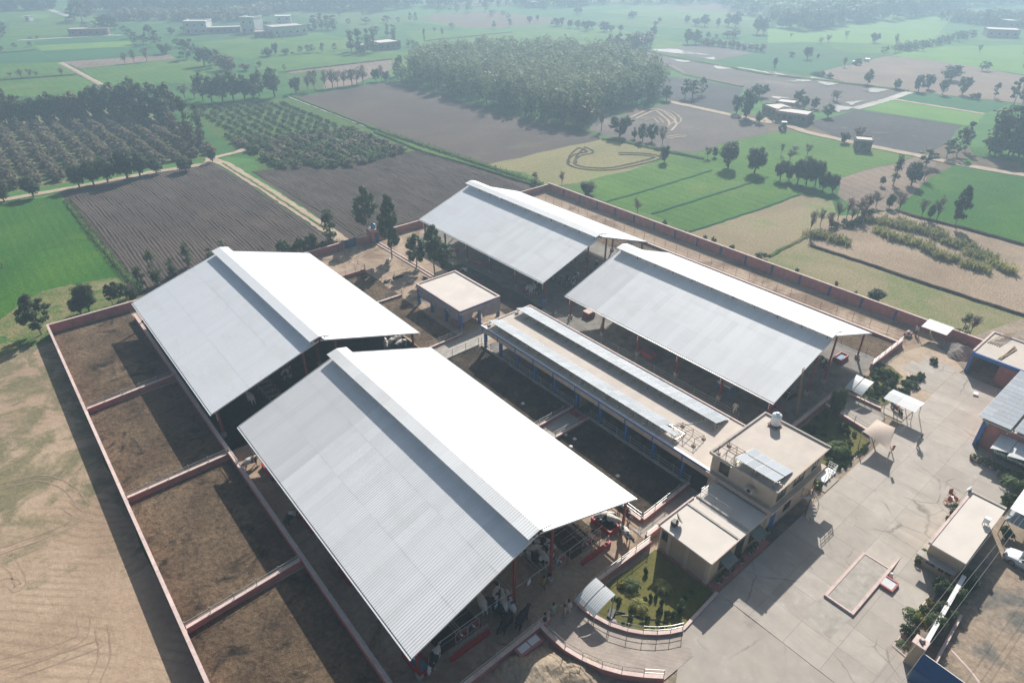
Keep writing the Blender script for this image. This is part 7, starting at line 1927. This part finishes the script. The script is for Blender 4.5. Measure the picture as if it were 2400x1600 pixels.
# road side planter
for p, r, hh, l, lf, kd in (((53.35,4.07), .95, 2.0, 'rounded dark shrub beside the guard room wall', 'leaf_dark', 'mid'), ((53.27,2.85), .9, 2.2, 'leafy bush across the wall, second from the guard room', 'leaf_mid', 'mid'), ((50.87,2.93), .85, 2.2, 'clipped round tree on the road side of the wall', 'leaf_mid', 'mid'), ((48.86,2.97), .9, 2.3, 'clipped round tree beside the entrance pillar', 'leaf_mid', 'mid'), ((47.13,4.2), .8, 1.8, 'dark broad leafed bush at the planter end', 'leaf_dark', 'bush'), ((50.29,4.17), .7, 1.3, 'striped leafy plant in the road side planter', 'leaf_garden', 'bush'), ((51.71,4.23), .5, .8, 'yellow leafed plant in the road side planter', 'leaf_yellow', 'bush'), ((55.85,2.84), 1.0, 2.2, 'dark bush at the corner of the guard room', 'leaf_dark', 'mid'), ((65.48,2.64), .8, 1.6, 'bush between the guard room and the tent', 'leaf_mid', 'bush')):
    plant(p, r, hh, l, kd, leaf=lf)
palm((49.24,4.59), 1.3, 'feathery palm leaning over the planter kerb', leaf='leaf_garden', n=8)
palm((49.51,4.06), 1.2, 'yellow green palm in the road side planter', leaf='leaf_yellow', n=8)
palm((45.76,4.06), .8, 'small palm at the tip of the planter', leaf='leaf_garden', n=7)
palm((74.19,4.4), 2.4, 'tall palm beside the canopy at the right edge', leaf='leaf_garden', n=12)
plant((70.67,3.93), 1.0, 1.7, 'wide leafy bush behind the guard room', leaf='leaf_garden')
plant((69.34,4.16), .6, 1.0, 'low dark bush at the back corner of the guard room', leaf='leaf_dark')
sheet('planter_bed', [(44.9, 4.45), (52.7, 4.6), (55.2, 4.2), (55.2, 3.5), (45.2, 3.0)], 'roadside', amp=0)
ribbon('planter_kerb', [(44.8, 3.4), (45.0, 4.5), (52.7, 4.6)], .18, 'coping', h=.15, amp=.02)

# ---------------------------------------------------------------- far farmhouses
plain('brick_dark', (.2, .135, .11), .9, .2, 1.5, stain=(.14, .1, .085))
plain('house_white', (.62, .62, .6), .8, .1, 1, stain=(.5, .49, .46))
plain('mud_wall', (.3, .24, .19), .9, .15, 1, stain=(.22, .18, .15))
def farmhouse(label, a, b, depth, hgt, wall, roof, nwin=2, storeys=1, name='farmhouse', parapet=.3):
    a = Vector(a); b = Vector(b); d = b - a; w = d.length; rz = math.atan2(d.y, d.x)
    o = thing(name, label, 'building', (a.x, a.y, 0), rz)
    MB().bx(0, w, 0, depth, 0, hgt).build('wall', wall, o, False, False)
    MB().bx(-.2, w+.2, -.2, depth+.2, hgt, hgt+.18).build('roof', roof, o, False, False)
    if parapet:
        for q in ((-.2, w+.2, -.2, 0), (-.2, w+.2, depth, depth+.2), (-.2, 0, 0, depth), (w, w+.2, 0, depth)): MB().bx(*q, hgt+.185, hgt+.18+parapet).build('parapet', wall, o, False, False)
    for s in range(storeys):
        z = hgt/storeys*s + hgt/storeys*.35
        for k in range(nwin):
            x = w*(k+.5)/nwin
            f = MB().bx(x-.6, x+.6, -.06, 0, z, z+1.2).build('window', 'window_frame', o, False, False)
            MB().bx(x-.5, x+.5, -.08, -.062, z+.1, z+1.1).build('pane', 'window_dark', f, False, False)
    x = w*.12
    MB().bx(x, x+1.0, -.07, 0, 0, 2.1).build('door', 'wood', o, False, False)
    return o
farmhouse('dark brick farmhouse with pale roof strips, left wing', (70.27,499.97), (78.38,496.61), 9, 3.6, 'brick_dark', 'roof_pale', 2)
farmhouse('dark brick farmhouse with pale roof strips, right wing', (78.89,496.19), (90.01,492.41), 10, 3.2, 'brick_dark', 'brick_dark', 3)
farmhouse('white two storey house at the left end of the village', (127.27,466.39), (138.39,459.27), 14, 6.5, 'house_white', 'house_white', 3, 2, parapet=.6)
farmhouse('long low brown wall house joining the white village houses', (139.27,459.95), (156.62,452.72), 9, 3.0, 'mud_wall', 'house_white', 5)
farmhouse('tall white house in the middle of the village', (155.12,446.82), (161.3,440.29), 12, 8.5, 'house_white', 'house_white', 2, 2, parapet=.7)
farmhouse('white house behind the tree in the village', (167.08,455.1), (172.23,454.6), 12, 6, 'house_white', 'house_white', 1, 2)
farmhouse('low dark block in front of the village houses', (153.74,420.92), (163.55,418.01), 8, 3.0, 'brick_dark', 'roof_pale', 3)
farmhouse('large white walled compound at the right of the village', (163.19,416.34), (184.32,415.63), 16, 5.0, 'house_white', 'roof_screed', 5, 1, parapet=.5)
farmhouse('small pale house behind the village compound', (188.33,473.12), (197.33,469.02), 12, 5.5, 'house_white', 'house_white', 2, 2)
farmhouse('long brown farm shed among tall trees', (184.2,328.11), (196.78,328.02), 12, 3.4, 'brick_dark', 'roof_pale', 4)
farmhouse('small pale hut left of the long brown farm shed', (174.01,330.55), (176.35,329.61), 7, 3.0, 'mud_wall', 'roof_pale', 1)
farmhouse('long grey farm shed by the lane, front block', (203.85,111.19), (206.03,101.85), 7, 2.7, 'mud_wall', 'roof_pale', 5)
farmhouse('long grey farm shed by the lane, left block', (210.19,119.98), (206.57,112.83), 7, 2.6, 'mud_wall', 'roof_pale', 3)
farmhouse('pale roofed block behind the long grey sheds', (217.36,119.34), (218.93,113.76), 6, 2.6, 'mud_wall', 'roof_pale', 2)
farmhouse('small stone hut with pale roof in the bright wheat', (189.19,77.92), (191.28,74.35), 4.5, 2.7, 'brick_dark', 'roof_pale', 1)
farmhouse('hazy farm block at the far right edge', (491.17,144.44), (498.55,129.91), 14, 4, 'mud_wall', 'roof_pale', 4)
farmhouse('hazy pale roofed shed in the far right village', (553.77,152.53), (559.87,147.47), 12, 4, 'mud_wall', 'house_white', 2)
farmhouse('hazy pale roofed shed near the top centre horizon', (408.48,464.88), (418.06,460.96), 14, 4, 'mud_wall', 'house_white', 2)
farmhouse('tiny white hut in the far left wheat', (63.06,616.63), (65.15,614.9), 5, 3, 'house_white', 'house_white', 1)
tr_ = thing('tractor', 'small green tractor standing in the wheat by the lane', 'tractor', (*(194.81,103.14), 0), R(40))
for x, y, r in ((-.8, -.8, .75), (-.8, .8, .75), (1.2, -.7, .45), (1.2, .7, .45)):
    MB().tube((x, y-.2, r), (x, y+.2, r), r, 12).build('wheel', 'rubber', tr_, False, False)
MB().box(.6, 0, 1.1, 2.0, .7, .7).build('bonnet', 'gate_blue', tr_, False, False); MB().box(-.9, 0, 1.9, 1.2, 1.3, 1.3).build('cab', 'glass', tr_, False, False); MB().box(-.9, 0, 2.6, 1.4, 1.5, .1).build('roof', 'white_paint', tr_, False, False)
for k, (px, l) in enumerate((((334.2,148.23), 'white bale on the bank of the far right field, left one'), ((346.73,148.2), 'white bale on the bank of the far right field, right one'))):
    b_ = MB().box(px[0], px[1], .6, 3, 2, 1.2, .3).build('bale', 'white_paint'); tag(b_, l, 'bale')
# scraps on the ground
for k, (p, l) in enumerate((((43,41.54), 'pale scrap on the dung pen floor, first'), ((43.28,40.27), 'pale scrap on the dung pen floor, second'), ((42,39.59), 'pale scrap on the dung pen floor, third'), ((42.55,32.84), 'pale scrap on the dung pen floor near the shed corner'), ((43.07,49.35), 'pale stone on the far dung pen floor'))):
    s_ = MB().lathe([(.05, 0), (.28, .05), (.2, .14), (.04, .18)], 7, p[0], p[1], .03).build('scrap', 'white_paint'); tag(s_, l, 'scrap')

# ---------------------------------------------------------------- haze over the plain
hb = MB(); hb.bx(-3020, 3020, -3020, 3020, -1.5, 51.0)
haze = hb.build('haze', 'concrete')
hm_ = bpy.data.materials.new('haze_air'); hm_.use_nodes = True
hn = hm_.node_tree; hn.nodes.clear()
ho = hn.nodes.new('ShaderNodeOutputMaterial'); hv = hn.nodes.new('ShaderNodeVolumePrincipled')
hv.inputs['Color'].default_value = (.57, .8, 1.0, 1)
hv.inputs['Density'].default_value = .00125
hv.inputs['Anisotropy'].default_value = .35
hn.links.new(hv.outputs[0], ho.inputs['Volume'])
haze.data.materials.clear(); haze.data.materials.append(hm_)
haze['kind'] = 'stuff'
haze['label'] = 'pale blue haze hanging over the whole plain'
